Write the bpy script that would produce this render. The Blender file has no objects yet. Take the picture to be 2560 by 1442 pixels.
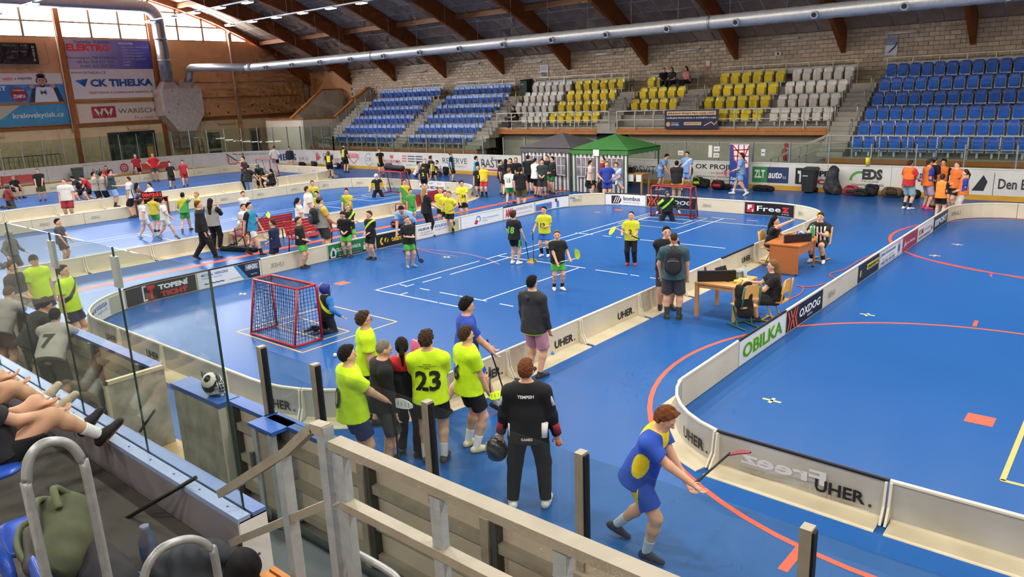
import bpy, math, random
import numpy as np
from mathutils import Vector, Matrix
from mathutils.bvhtree import BVHTree
random.seed(7); rng = np.random.default_rng(7)
scn = bpy.context.scene
COL = scn.collection
R = math.radians
# ---------------------------------------------------------------- camera (26 mm phone lens in the near stand)
FPX, YAW, PIT, ROL, CH = 1870.1, 0.711392, 0.254307, -0.0406651, 4.6
_fw = np.array([-math.sin(YAW)*math.cos(PIT), math.cos(YAW)*math.cos(PIT), -math.sin(PIT)])
_rt = np.cross(_fw, [0, 0, 1.]); _rt /= np.linalg.norm(_rt); _up = np.cross(_rt, _fw)
_c, _s = math.cos(ROL), math.sin(ROL)
CR, CU = _c*_rt + _s*_up, -_s*_rt + _c*_up
CAM = np.array([0, 0, CH])
cam = bpy.data.cameras.new('camera'); cam.sensor_width = 36; cam.lens = 36*FPX/2560
cam.clip_start = .05; cam.clip_end = 300
co = bpy.data.objects.new('camera', cam); COL.objects.link(co); scn.camera = co
co.matrix_world = Matrix(((CR[0], CU[0], -_fw[0], 0), (CR[1], CU[1], -_fw[1], 0), (CR[2], CU[2], -_fw[2], CH), (0, 0, 0, 1)))
def ray(px, py): return _fw + CR*(px-1280)/FPX - CU*(py-721)/FPX
def PZ(px, py, z=0.): d = ray(px, py); return CAM + d*((z-CH)/d[2])      # where a sight line meets a level
def PY(px, py, y): d = ray(px, py); return CAM + d*(y/d[1])               # ... the plane of a wall along x
def PX(px, py, x): d = ray(px, py); return CAM + d*(x/d[0])               # ... the plane of a wall along y
def pj(p):
    v = np.asarray(p, float) - CAM; w = v @ _fw
    return (1280 + FPX*(v @ CR)/w, 721 - FPX*(v @ CU)/w) if w > .1 else (-9e9, 0)
# ---------------------------------------------------------------- world, exposure
wd = bpy.data.worlds.new('overcast_sky'); scn.world = wd; wd.use_nodes = True
bgn = wd.node_tree.nodes['Background']; bgn.inputs[0].default_value = (1., .985, .955, 1); bgn.inputs[1].default_value = 27.
vs = scn.view_settings; vs.view_transform = 'Standard'; vs.look = 'None'; vs.gamma = 1; vs.exposure = .55; vs.use_curve_mapping = False
try:
    scn.cycles.max_bounces = 4; scn.cycles.diffuse_bounces = 2; scn.cycles.glossy_bounces = 2; scn.cycles.transparent_max_bounces = 16
    scn.cycles.use_adaptive_sampling = True; scn.cycles.adaptive_threshold = .05; scn.cycles.adaptive_min_samples = 12
    scn.cycles.caustics_reflective = False; scn.cycles.caustics_refractive = False; scn.cycles.sample_clamp_indirect = 4
except Exception: pass
# ---------------------------------------------------------------- colours and materials
def lin(h):
    if not isinstance(h, str): return tuple(h)
    h = h.lstrip('#'); o = []
    if len(h) == 3: h = ''.join(c*2 for c in h)
    for i in (0, 2, 4):
        c = int(h[i:i+2], 16)/255
        o.append(c/12.92 if c <= .04045 else ((c+.055)/1.055)**2.4)
    return tuple(o)
MATS = {}
def M(h, rough=.65, metal=0., noise=None, bump=None, rnd=0., island=0., spec=.4, emit=None, coat=0.):
    """procedural material: base colour with optional noise mottling, bump and per-object variation"""
    key = (h, rough, metal, noise, bump, rnd, island, spec, emit, coat)
    if key in MATS: return MATS[key]
    m = bpy.data.materials.new('paint_%03d' % len(MATS)); m.use_nodes = True; nt = m.node_tree; n = nt.nodes; L = nt.links
    b = n['Principled BSDF']; c = lin(h)
    b.inputs['Base Color'].default_value = (*c, 1); b.inputs['Roughness'].default_value = rough; b.inputs['Metallic'].default_value = metal
    b.inputs['Specular IOR Level'].default_value = spec; b.inputs['Coat Weight'].default_value = coat
    if emit: b.inputs['Emission Color'].default_value = (*lin(emit[0]), 1); b.inputs['Emission Strength'].default_value = emit[1]
    src = None
    if noise or bump:
        tc = n.new('ShaderNodeTexCoord')
    if noise:                                    # noise = (scale, amount, second colour or None, stretch xyz)
        sc, am = noise[0], noise[1]; c2 = lin(noise[2]) if len(noise) > 2 and noise[2] else tuple(x*.55 for x in c)
        mp = n.new('ShaderNodeMapping'); L.new(tc.outputs['Object'], mp.inputs[0])
        if len(noise) > 3: mp.inputs['Scale'].default_value = noise[3]
        t = n.new('ShaderNodeTexNoise'); t.inputs['Scale'].default_value = sc; t.inputs['Detail'].default_value = 2; L.new(mp.outputs[0], t.inputs['Vector'])
        r = n.new('ShaderNodeValToRGB'); r.color_ramp.elements[0].position = .35; r.color_ramp.elements[1].position = .68; L.new(t.outputs['Fac'], r.inputs[0])
        mu = n.new('ShaderNodeMath'); mu.operation = 'MULTIPLY'; mu.inputs[1].default_value = am; L.new(r.outputs[0], mu.inputs[0])
        mx = n.new('ShaderNodeMixRGB'); mx.inputs[1].default_value = (*c, 1); mx.inputs[2].default_value = (*c2, 1); L.new(mu.outputs[0], mx.inputs[0]); src = mx.outputs[0]
    if rnd or island:
        hs = n.new('ShaderNodeHueSaturation'); mr = n.new('ShaderNodeMapRange')
        if rnd: oi = n.new('ShaderNodeObjectInfo'); L.new(oi.outputs['Random'], mr.inputs[0])
        else: oi = n.new('ShaderNodeNewGeometry'); L.new(oi.outputs['Random Per Island'], mr.inputs[0])
        k = rnd or island; mr.inputs[3].default_value = 1-k; mr.inputs[4].default_value = 1+k; L.new(mr.outputs[0], hs.inputs['Value'])
        if src: L.new(src, hs.inputs['Color'])
        else: hs.inputs['Color'].default_value = (*c, 1)
        src = hs.outputs[0]
    if src: L.new(src, b.inputs['Base Color'])
    if bump:                                     # bump = (scale, strength)
        t2 = n.new('ShaderNodeTexNoise'); t2.inputs['Scale'].default_value = bump[0]; L.new(tc.outputs['Object'], t2.inputs['Vector'])
        bp = n.new('ShaderNodeBump'); bp.inputs['Strength'].default_value = bump[1]; bp.inputs['Distance'].default_value = .02
        L.new(t2.outputs['Fac'], bp.inputs['Height']); L.new(bp.outputs[0], b.inputs['Normal'])
    MATS[key] = m; return m
def glass(tint='#ffffff', gl=.06, dirt=0.):
    key = ('glass', tint, gl, dirt)
    if key in MATS: return MATS[key]
    m = bpy.data.materials.new('glass_%d' % len(MATS)); m.use_nodes = True; nt = m.node_tree; nt.nodes.clear(); n = nt.nodes; L = nt.links
    o = n.new('ShaderNodeOutputMaterial'); t = n.new('ShaderNodeBsdfTransparent'); t.inputs[0].default_value = (*lin(tint), 1)
    g = n.new('ShaderNodeBsdfGlossy'); g.inputs['Roughness'].default_value = .02
    f = n.new('ShaderNodeLayerWeight'); f.inputs[0].default_value = .5; pw_ = n.new('ShaderNodeMath'); pw_.operation = 'POWER'; pw_.inputs[1].default_value = 4.; L.new(f.outputs['Facing'], pw_.inputs[0])
    mul = n.new('ShaderNodeMath'); mul.operation = 'MULTIPLY_ADD'; mul.inputs[1].default_value = .45; mul.inputs[2].default_value = gl*.5; L.new(pw_.outputs[0], mul.inputs[0])
    mx = n.new('ShaderNodeMixShader'); L.new(mul.outputs[0], mx.inputs[0]); L.new(t.outputs[0], mx.inputs[1]); L.new(g.outputs[0], mx.inputs[2])
    out = mx.outputs[0]
    if dirt:
        d = n.new('ShaderNodeBsdfDiffuse'); d.inputs[0].default_value = (.6, .6, .55, 1); tx = n.new('ShaderNodeTexNoise'); tx.inputs['Scale'].default_value = 3
        mm = n.new('ShaderNodeMath'); mm.operation = 'MULTIPLY'; mm.inputs[1].default_value = dirt; L.new(tx.outputs['Fac'], mm.inputs[0])
        m2 = n.new('ShaderNodeMixShader'); L.new(mm.outputs[0], m2.inputs[0]); L.new(out, m2.inputs[1]); L.new(d.outputs[0], m2.inputs[2]); out = m2.outputs[0]
    L.new(out, o.inputs[0]); MATS[key] = m; return m
# ---------------------------------------------------------------- mesh builder
class MB:
    def __init__(s): s.v = []; s.f = []; s.m = []; s.sm = []
    def add(s, vs, fs, mi=0, sm=False):
        b = len(s.v); s.v += [tuple(map(float, p)) for p in vs]; s.f += [tuple(b+i for i in f) for f in fs]; s.m += [mi]*len(fs); s.sm += [sm]*len(fs); return s
    def box(s, c, d, rz=0., mi=0, tz=0.):
        cs, sn = math.cos(rz), math.sin(rz); vs = []
        for k in (-.5, .5):
            for (i, j) in ((-.5, -.5), (.5, -.5), (.5, .5), (-.5, .5)):
                x, y = i*d[0], j*d[1]; vs.append((c[0]+x*cs-y*sn, c[1]+x*sn+y*cs, c[2]+k*d[2]))
        return s.add(vs, BOXF, mi)
    def b2(s, a, b, mi=0): return s.box([(a[i]+b[i])/2 for i in range(3)], [abs(b[i]-a[i]) for i in range(3)], 0, mi)
    def bar(s, a, b, w, h=None, mi=0, up=(0, 0, 1)):
        a, b = Vector(a), Vector(b); d = (b-a).normalized(); u = Vector(up)
        if abs(d.dot(u)) > .98: u = Vector((0, 1, 0))
        x = d.cross(u).normalized(); y = x.cross(d); h = h or w; vs = []
        for p in (a, b):
            for i, j in ((-.5, -.5), (.5, -.5), (.5, .5), (-.5, .5)): vs.append(p + x*i*w + y*j*h)
        return s.add(vs, BOXF, mi)
    def tube(s, pts, r, n=8, mi=0, cap=True, closed=False):
        P = [Vector(p) for p in pts]; N = len(P); rs = r if isinstance(r, (list, tuple)) else [r]*N
        vs = []; prev = None
        for i in range(N):
            d = (P[(i+1) % N]-P[i-1]) if closed else (P[min(i+1, N-1)]-P[max(i-1, 0)])
            d = d.normalized() if d.length > 1e-9 else Vector((0, 0, 1))
            if prev is None: u = Vector((0, 0, 1)) if abs(d.z) < .9 else Vector((1, 0, 0))
            else: u = prev
            x = d.cross(u).normalized(); y = x.cross(d).normalized(); prev = y
            for k in range(n): a = 2*math.pi*k/n; vs.append(P[i] + (x*math.cos(a)+y*math.sin(a))*rs[i])
        fs = [(i*n+k, i*n+(k+1) % n, ((i+1) % N)*n+(k+1) % n, ((i+1) % N)*n+k) for i in range(N if closed else N-1) for k in range(n)]
        s.add(vs, fs, mi, True)
        if cap and not closed:
            b = len(s.v)-N*n; s.f += [tuple(b+k for k in reversed(range(n))), tuple(b+(N-1)*n+k for k in range(n))]; s.m += [mi, mi]; s.sm += [False, False]
        return s
    def lathe(s, prof, c=(0, 0, 0), n=16, mi=0, sx=1., sy=1.):
        vs = [(c[0]+r*sx*math.cos(2*math.pi*k/n), c[1]+r*sy*math.sin(2*math.pi*k/n), c[2]+z) for r, z in prof for k in range(n)]
        fs = [(i*n+k, i*n+(k+1) % n, (i+1)*n+(k+1) % n, (i+1)*n+k) for i in range(len(prof)-1) for k in range(n)]
        s.add(vs, fs, mi, True)
        b = len(s.v)-len(vs); s.f += [tuple(b+k for k in reversed(range(n))), tuple(b+(len(prof)-1)*n+k for k in range(n))]; s.m += [mi, mi]; s.sm += [False, False]; return s
    def prism(s, poly, o, U, V, W, mi=0):
        """polygon (u,v) in plane (o,U,V) extruded along W"""
        o, U, V, W = map(Vector, (o, U, V, W)); n = len(poly)
        vs = [o+U*u+V*v for u, v in poly]; vs += [p+W for p in vs]
        return s.add(vs, [tuple(reversed(range(n))), tuple(range(n, 2*n))] + [(i, (i+1) % n, n+(i+1) % n, n+i) for i in range(n)], mi)
    def mesh(s, name, mats):
        me = bpy.data.meshes.new(name); me.from_pydata(s.v, [], s.f)
        for m in (mats if isinstance(mats, (list, tuple)) else [mats]): me.materials.append(m)
        if any(s.m): me.polygons.foreach_set('material_index', s.m)
        if any(s.sm): me.polygons.foreach_set('use_smooth', s.sm)
        me.update(); return me
def smooth(pts, n=5):
    P = [np.array(p, float) for p in pts]; P = [P[0]]+P+[P[-1]]; out = []
    for i in range(1, len(P)-2):
        for k in range(n):
            t = k/n; a, b, c, d = P[i-1:i+3]; out.append(.5*(2*b+(c-a)*t+(2*a-5*b+4*c-d)*t*t+(3*b-a-3*c+d)*t**3))
    return out+[P[-2]]
BOXF = [(3, 2, 1, 0), (4, 5, 6, 7), (0, 1, 5, 4), (1, 2, 6, 5), (2, 3, 7, 6), (3, 0, 4, 7)]
def link(name, data, parent=None, loc=None, rz=0., label=None, cat=None, group=None, kind=None):
    o = bpy.data.objects.new(name, data); COL.objects.link(o)
    if parent is not None: o.parent = parent
    if loc is not None: o.location = [float(x) for x in loc]
    if rz: o.rotation_euler = (0, 0, rz)
    for k, v in (('label', label), ('category', cat), ('group', group), ('kind', kind)):
        if v: o[k] = v
    return o
def thing(name, label, cat, loc=(0, 0, 0), rz=0., group=None, kind=None): return link(name, None, None, loc, rz, label, cat, group, kind)
def part(name, mb, mats, parent=None, loc=None, rz=0., **k): return link(name, mb.mesh(name, mats) if isinstance(mb, MB) else mb, parent, loc, rz, **k)
def whole(name, mb, mats, label, cat, loc=None, rz=0., group=None, kind=None): return part(name, mb, mats, None, loc, rz, label=label, cat=cat, group=group, kind=kind)
def struct(name, mb, mats, parent=None, loc=None, label=None): return part(name, mb, mats, parent, loc, label=label, kind='structure' if parent is None else None)
def dup(root, loc, rz=0., label=None, group=None):
    r = root.copy(); COL.objects.link(r); r.location = [float(x) for x in loc]; r.rotation_euler = (0, 0, rz)
    if label: r['label'] = label
    if group: r['group'] = group
    for ch in list(root.children):
        c = ch.copy(); COL.objects.link(c); c.parent = r
        for g in ch.children: d = g.copy(); COL.objects.link(d); d.parent = c
    return r
# ---------------------------------------------------------------- lettering: flat print as thin meshes
_TX = {}
def glyphs(s, bold=0., shear=0.):
    k = (s, bold, shear)
    if k not in _TX:
        cu = bpy.data.curves.new('lettering', 'FONT'); cu.body = s; cu.size = 1; cu.offset = bold; cu.shear = shear; cu.resolution_u = 2
        ob = bpy.data.objects.new('lettering', cu); me = ob.to_mesh()
        n = len(me.vertices); v = np.zeros(n*3); me.vertices.foreach_get('co', v); v = v.reshape(-1, 3)[:, :2]
        f = [tuple(p.vertices) for p in me.polygons]
        ob.to_mesh_clear(); bpy.data.objects.remove(ob); bpy.data.curves.remove(cu)
        if n: v = v - v.min(0)
        _TX[k] = (v, f, v.max(0) if n else np.array([1., 1.]))
    return _TX[k]
class Print:
    """draws rectangles, polygons and words on a surface given by a map (u, v) in metres -> point, lifted by e"""
    def __init__(s, fmap, e=.004): s.map = fmap; s.e = e; s.by = {}
    def mb(s, c): return s.by.setdefault(c, MB())
    def poly(s, pts, c, lift=0): s.mb(c).add([s.map(u, v, s.e+lift*3) for u, v in pts], [tuple(range(len(pts)))])
    def rect(s, u0, v0, u1, v1, c, lift=0, n=1):
        for i in range(n):
            a, b = u0+(u1-u0)*i/n, u0+(u1-u0)*(i+1)/n; s.poly([(a, v0), (b, v0), (b, v1), (a, v1)], c, lift)
    def disc(s, u, v, r, c, lift=0, n=20, ry=None): s.poly([(u+r*math.cos(2*math.pi*k/n), v+(ry or r)*math.sin(2*math.pi*k/n)) for k in range(n)], c, lift)
    def ring(s, u, v, r, w, c, lift=0, n=20, a0=0, a1=360):
        for k in range(n):
            a, b = R(a0+(a1-a0)*k/n), R(a0+(a1-a0)*(k+1)/n)
            s.poly([(u+q*math.cos(t), v+q*math.sin(t)) for q, t in ((r, a), (r+w, a), (r+w, b), (r, b))], c, lift)
    def line(s, pts, w, c, lift=0):
        for (a, b), (x, y) in zip(pts, pts[1:]):
            d = math.hypot(x-a, y-b) or 1; nx, ny = -(y-b)/d*w/2, (x-a)/d*w/2
            s.poly([(a+nx, b+ny), (a-nx, b-ny), (x-nx, y-ny), (x+nx, y+ny)], c, lift)
    def text(s, t, u, v, w, h, c, bold=.0, shear=0., mirror=False, lift=.002, rot=0.):
        """word fitted into the box u..u+w, v..v+h"""
        P, F, mx = glyphs(t, bold, shear); cr, sr = math.cos(rot), math.sin(rot); vs = []
        for x, y in P:
            x = x/mx[0]*w; y = y/mx[1]*h
            if mirror: x = w-x
            vs.append(s.map(u+x*cr-y*sr, v+x*sr+y*cr, s.e+lift*3))
        s.mb(c).add(vs, [f[::-1] for f in F] if mirror else F)
    def done(s, parent, name='lettering', rough=.5):
        for c, m in s.by.items(): part(name, m, M(c, rough), parent)
def flat(o, U, V, N):
    o, U, V, N = map(lambda q: np.array(q, float), (o, U, V, N))
    return lambda u, v, e=0.: o + U*u + V*v + N*e
# ================================================================ THE HALL
GX, FY = -57.0, 40.2                       # gable wall, far block wall
BAY, NB = 5.55, 12
BX = [-56.8+BAY*i for i in range(NB)]      # roof beams
CPT = [(40.2, 6.93), (38.2, 8.18), (36.5, 9.2), (34, 10.3), (31.7, 11.27), (29, 12.1), (26, 12.9), (22, 13.7), (17, 14.2), (12, 14.2), (7, 13.6), (2, 12.4), (-3, 10.8), (-9.2, 8.0)]
_cy = np.array([p[0] for p in CPT][::-1]); _cz = np.array([p[1] for p in CPT][::-1])
def zc(y): return float(np.interp(y, _cy, _cz))
# ---- floor: blue sport tiles inside the rink, concrete around
def rink(step=1.5, off=0.):
    P = []
    def arc(cx, cy, r, a0, a1):
        n = 14
        for k in range(n+1): a = R(a0+(a1-a0)*k/n); P.append((cx+r*math.cos(a), cy+r*math.sin(a)))
    P.append((7, 33+off)); arc(-46.5, 24.5, 8.5+off, 90, 180); arc(-46.5, 12.7, 8.5+off, 180, 270); P.append((7, 4.2-off)); return P
fm = bpy.data.materials.new('sport_floor'); fm.use_nodes = True
def _floor():
    nt = fm.node_tree; n = nt.nodes; L = nt.links; b = n['Principled BSDF']; tc = n.new('ShaderNodeTexCoord')
    t1 = n.new('ShaderNodeTexNoise'); t1.inputs['Scale'].default_value = .35; t1.inputs['Detail'].default_value = 6; L.new(tc.outputs['Object'], t1.inputs['Vector'])
    t2 = n.new('ShaderNodeTexNoise'); t2.inputs['Scale'].default_value = 40; t2.inputs['Detail'].default_value = 3; L.new(tc.outputs['Object'], t2.inputs['Vector'])
    mx = n.new('ShaderNodeMixRGB'); mx.inputs[1].default_value = (*lin('#1e5294'), 1); mx.inputs[2].default_value = (*lin('#265c9e'), 1); L.new(t1.outputs['Fac'], mx.inputs[0])
    m2 = n.new('ShaderNodeMixRGB'); m2.blend_type = 'MULTIPLY'; m2.inputs[0].default_value = .25; L.new(mx.outputs[0], m2.inputs[1]); L.new(t2.outputs['Color'], m2.inputs[2])
    L.new(mx.outputs[0], b.inputs['Base Color'])
    mr = n.new('ShaderNodeMapRange'); mr.inputs[3].default_value = .25; mr.inputs[4].default_value = .34; L.new(t1.outputs['Fac'], mr.inputs[0]); L.new(mr.outputs[0], b.inputs['Roughness'])
    b.inputs['Specular IOR Level'].default_value = .1
    bp = n.new('ShaderNodeBump'); bp.inputs['Strength'].default_value = .05; bp.inputs['Distance'].default_value = .01; L.new(t2.outputs['Fac'], bp.inputs['Height']); L.new(bp.outputs[0], b.inputs['Normal'])
_floor()
mb = MB(); P = rink(); mb.add([(x, y, 0) for x, y in P] + [(x, y, -.05) for x, y in P], [tuple(range(len(P)))] + [tuple(len(P)+k for k in reversed(range(len(P))))])
FLOOR = struct('floor', mb, fm)
# make the polygon face up
if FLOOR.data.polygons[0].normal.z < 0: FLOOR.data.flip_normals()
struct('floor_hall', MB().b2((GX-.4, -9, -.12), (9, FY+.4, -.06)), M('#8c867c', .8, noise=(1.2, .5)))
# painted lines (taped on the tiles)
LW = '#e6e4da'; LY = '#d8b063'; LR = '#d8553a'
_ln = {}
def fline(x0, y0, x1, y1, c, w=.042, lift=0.):
    d = math.hypot(x1-x0, y1-y0); nx, ny = -(y1-y0)/d*w/2, (x1-x0)/d*w/2; z = .003+lift
    m = MB().add([(x0+nx, y0+ny, z), (x0-nx, y0-ny, z), (x1-nx, y1-ny, z), (x1+nx, y1+ny, z)], [(0, 1, 2, 3)])
    o = part('court_line', m, M(c, .45), FLOOR); 
    if o.data.polygons[0].normal.z < 0: o.data.flip_normals()
def frect(x0, y0, x1, y1, c, w=.042):
    fline(x0, y0, x1, y0, c, w); fline(x0, y1, x1, y1, c, w); fline(x0, y0, x0, y1, c, w); fline(x1, y0, x1, y1, c, w)
def farc(cx, cy, r, a0, a1, c, w=.06, n=40):
    m = MB(); n = max(4, int(n*abs(a1-a0)/360))
    for k in range(n):
        a, b = R(a0+(a1-a0)*k/n), R(a0+(a1-a0)*(k+1)/n); z = .0025
        m.add([(cx+q*math.cos(t), cy+q*math.sin(t), z) for q, t in ((r-w/2, a), (r+w/2, a), (r+w/2, b), (r-w/2, b))], [(0, 1, 2, 3)])
    part('court_line', m, M(c, .45), FLOOR)
for a in [(-14.38, 11.46, -14.38, 15.3), (-14.38, 15.6, -14.38, 16.5), (-14.38, 17.27, -14.38, 24.95), (-13.93, 12.65, -13.93, 13.33), (-13.93, 13.66, -13.93, 24.1),
          (-14.29, 12.19, -14.05, 12.19), (-13.52, 12.19, -13.19, 12.19), (-12.83, 12.19, -12.22, 12.19), (-12.18, 12.2, -11.3, 12.2), (-14.42, 11.48, -12.2, 11.5), (-12.14, 11.5, -11.2, 11.52),
          (-10.9, 12.2, -10.5, 12.2), (-10.3, 12.2, -9.9, 12.2), (-11.43, 12.2, -11.43, 16.05), (-11.43, 20.2, -11.43, 24.95), (-14.38, 16.1, -11.25, 16.1), (-10.91, 16.07, -9.92, 16.07),
          (-9.84, 16.07, -9.58, 16.07), (-9.26, 16.07, -8.7, 16.07), (-14.5, 20.18, -13.8, 20.2), (-13.4, 20.2, -13.1, 20.2), (-12.9, 20.2, -12.7, 20.2), (-12.15, 20.2, -9.19, 20.25), (-12.2, 24.2, -9.4, 24.2),
          (-11.9, 25.0, -11.0, 25.0), (-10.6, 25, -10.2, 25), (-9.7, 25, -9.4, 25), (-13.98, 12.1, -13.98, 12.4), (-13.5, 11.5, -13.5, 11.75)]: fline(*a, LW)
frect(-14.2, 22.4, -11.97, 24.8, '#cdbfae'); frect(-14.02, 23.42, -12.22, 24.12, LW)
frect(-14.21, 7.59, -11.86, 9.96, LY); frect(-13.85, 8.3, -12.19, 8.95, LY)
for cx, cy in ((-1.35, 11.33), (-15.72, 11.47), (-15.86, 25.02)): fline(cx-.17, cy, cx+.17, cy, LR, .34)
farc(-1.35, 11.33, 4.48, 0, 360, LR, .075, 72); farc(-1.35, 24.9, 4.45, 90, 270, LR, .09, 72); farc(-15.8, 20.2, 4.8, 195, 275, '#b4606a', .035, 60); farc(-15.8, 11.4, 4.45, 60, 150, '#b0606a', .04, 60)
fline(-2.22, 6.95, -2.23, 6.45, LR, .1); fline(-2.17, 15.86, -2.2, 16.28, LR, .07); fline(-4.57, 21.67, -1.2, 19.95, '#b04a5a', .05); fline(-2.6, 20.55, -2.55, 20.2, '#b04a5a', .05)
fline(-21.42, 5, -21.42, 32.9, LR, .3)
fline(-.85, 9.63, -.85, 13, LY, .06); fline(-.87, 9.63, 3, 9.63, LY, .06)
for cx, cy in ((-3.89, 10.37), (-17.05, 9.4), (-4.0, 15.6), (-15.6, 15.2), (-16.3, 24.2), (-4.1, 22.0), (-3.9, 23.8)): fline(cx-.14, cy, cx+.14, cy, '#e3cf94', .05); fline(cx, cy-.1, cx, cy+.1, '#e3cf94', .05)
for X in (-29.3, -28.8, -26.6): fline(X, 9, X, 24.9, '#cfd6e2')
for Y in (12.2, 16.1, 20.2, 24.2): fline(-29.3, Y, -25.2, Y, '#cfd6e2')
frect(-30.1, 22.4, -27.6, 24.9, '#cfd6e2'); frect(-29.8, 23.4, -27.9, 24.2, '#cfd6e2')
for X in (-45, -43.4): fline(X, 9, X, 26, '#dde3ee')
# ---- gable wall (left) with columns, plywood panels, window band
struct('wall_near', MB().b2((GX-.3, -9.3, 0), (9.3, -9, 8.3)), M('#b9aa94', .8)); struct('wall_right', MB().b2((9, -9.3, 0), (9.3, FY+.4, 14.6)), M('#b9aa94', .8))
brown = M('#cf9f6e', .62, noise=(1.6, .35, '#ba895a')); beige = M('#e0cba8', .75, noise=(.8, .4, '#cdb48e')); wood = M('#a5602a', .5, noise=(3, .45, '#7c421a', (1, 8, 1)))
WL = struct('wall_left', MB().b2((GX-.3, -9, 0), (GX, FY+.3, 3.55)).b2((GX-.32, -9, 3.5), (GX-.21, FY+.3, 9.42)), beige)
COLY = [-9.2, -3.9, 2.3, 8.5, 14.65, 20.8, 26.95, 33.15, 39.3]
for i in range(len(COLY)-1):
    y0, y1 = COLY[i]+.16, COLY[i+1]-.16
    part('panel', MB().b2((GX-.2, y0, 3.78), (GX-.03, y1, 6.35)), brown, WL); part('panel', MB().b2((GX-.2, y0, 6.39), (GX-.03, y1, 9.42)), brown, WL)
    part('rail', MB().b2((GX-.2, y0, 3.5), (GX+.06, y1, 3.72)).b2((GX-.02, y0, 3.74), (GX+.12, y1, 3.80)), [M('#94602f', .6)], WL)
    part('rail', MB().b2((GX-.1, y0, 5.17), (GX+.05, y1, 5.29)), M('#a06a38', .6), WL)
    if 8 < y0 < 39:
        rr = random.Random(i)
        for k in range(7): part('vent_hole', MB().tube([(GX-.05, y0+.4+k*.8, 4.55 if k % 2 else 4.05), (GX-.018, y0+.4+k*.8, 4.55 if k % 2 else 4.05)], .07, 10), M('#4a2c16', .9), WL)
for y in COLY: part('column', MB().b2((GX-.25, y-.16, 0), (GX+.14, y+.16, min(zc(y)-.6, 13))), wood if y < 30 else M('#c09468', .6), WL)
for y, z0, z1 in ((20.55, 3.2, 11.6), (33.0, 3.5, 10.2)): part('pipe', MB().tube([(GX+.2, y, z0), (GX+.2, y, z1)], .05), M('#d9c4ad', .5), WL)
# window band
frm = M('#9a7a58', .5)
for i in range(len(COLY)-1):
    y0, y1 = COLY[i]+.16, COLY[i+1]-.16
    if y1 < 5: continue
    w = link('window_%d' % (i-2), None, None, (GX-.1, 0, 0), kind='structure'); m = MB()
    ys = [y0, y0+(y1-y0)/3, y0+2*(y1-y0)/3, y1]; zt = lambda y: zc(y)-.42
    for a, b in zip(ys, ys[1:]):
        for z in (9.47, 10.45, 11.42, 12.4):
            if z < min(zt(a), zt(b)) or (z < max(zt(a), zt(b)) and z < 10): 
                part('pane', MB().b2((-.01, a+.03, z+.03), (.01, b-.03, z+.95)), glass('#f4f7ff', .05), w)
        m.bar((0, a, zt(a)), (0, b, zt(b)), .12, .14)
    for y in ys: m.b2((-.06, y-.075, 9.42), (.06, y+.075, zt(y)))
    for z in (9.45, 10.45, 11.42, 12.4):
        a, b = y0, y1
        while zt(b) < z and b > a+.2: b -= .1
        if b > a+.3: m.b2((-.05, a, z-.055), (.05, b, z+.055))
    part('frame', m, frm, w)
# doors and openings low on the gable wall
d1 = link('door_1', None, None, (GX+.02, 22.8, 0), kind='structure')
part('leaf', MB().b2((0, 0, 0), (.05, 3.35, 3.05)), M('#3a3f3c', .35, noise=(2, .6, '#1c2220')), d1); part('header', MB().b2((0, 1.35, 2.75), (.09, 2.2, 2.98)), M('#151515', .6), d1)
for k in range(4): part('pane', MB().b2((.051, .25+k*.78, .3), (.07, .9+k*.78, 2.6)), M('#59615c', .12, noise=(3, .7, '#2b302c')), d1)
d2 = link('door_2', None, None, (GX+.02, 30.0, 0), kind='structure')
part('frame', MB().b2((0, 0, 0), (.06, 1.5, 2.75)), M('#d8c8a8', .6), d2); part('pane', MB().b2((.06, .2, 1.35), (.075, 1.25, 2.6)), M('#4d5752', .1, noise=(4, .6, '#252d2a')), d2); part('pane', MB().b2((.06, .2, .4), (.075, 1.25, 1.15)), M('#4b6172', .1), d2)
d3 = link('door_3', None, None, (GX+.02, 33.9, 0), kind='structure')
part('frame', MB().b2((0, 0, 0), (.06, .95, 2.7)), M('#9c8a76', .6), d3); part('pane', MB().b2((.06, .1, .3), (.075, .8, 2.5)), M('#39444a', .1), d3)
for y in (14.9, 24.3, 31.2): whole('strip_light', MB().b2((-.06, 0, 0), (.06, 1.5, .12)).tube([(0, -.2, .3), (0, .1, .05)], .012).tube([(0, 1.4, .05), (0, 1.6, .3)], .012), M('#c9b28e', .5), {14.9: 'unlit strip light above the metal rack on the gable wall', 24.3: 'unlit strip light above the dark glazed double door', 31.2: 'unlit strip light above the narrow glazed door'}[y], 'strip light', (GX+.1, y, 3.15))
# ---- far block wall
WF = struct('wall_far', MB().b2((GX-.3, FY+.04, 0), (9, FY+.4, 7.2)), M('#6d6155', .9))
part('panel', MB().b2((GX, FY-.02, 4.6), (-51.2, FY+.06, 7.1)), brown, WF); part('panel', MB().b2((GX, FY-.02, 0), (-51.2, FY+.06, 4.55)), brown, WF)
part('rail', MB().b2((GX, FY-.2, 4.3), (-49.5, FY-.02, 4.75)), M('#8c7c6a', .8), WF)
bm = MB().box((0, 0, 0), (.418, .1, .186)).mesh('brick', M('#c6b298', .88, noise=(5, .4, '#ab967a'), rnd=.16, bump=(40, .3)))
rest = MB(); bl = []
row = 0; z = .1
while z < 6.98:
    x = -51.0 + (.22 if row % 2 else 0)
    while x < 5:
        if z > 2.4: bl.append((x, z))
        x += .43
    z += .2; row += 1
def seen(p, mg=0): u, v = pj(p); return -mg < u < 2560+mg and -mg < v < 1442+mg
vis = [b for b in bl if seen((b[0], FY, b[1])) and b[0] > -10.3 and b[1] > 4.55]
vis.sort(key=lambda b: -b[0]); vs_ = set(vis[:300])
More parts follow.
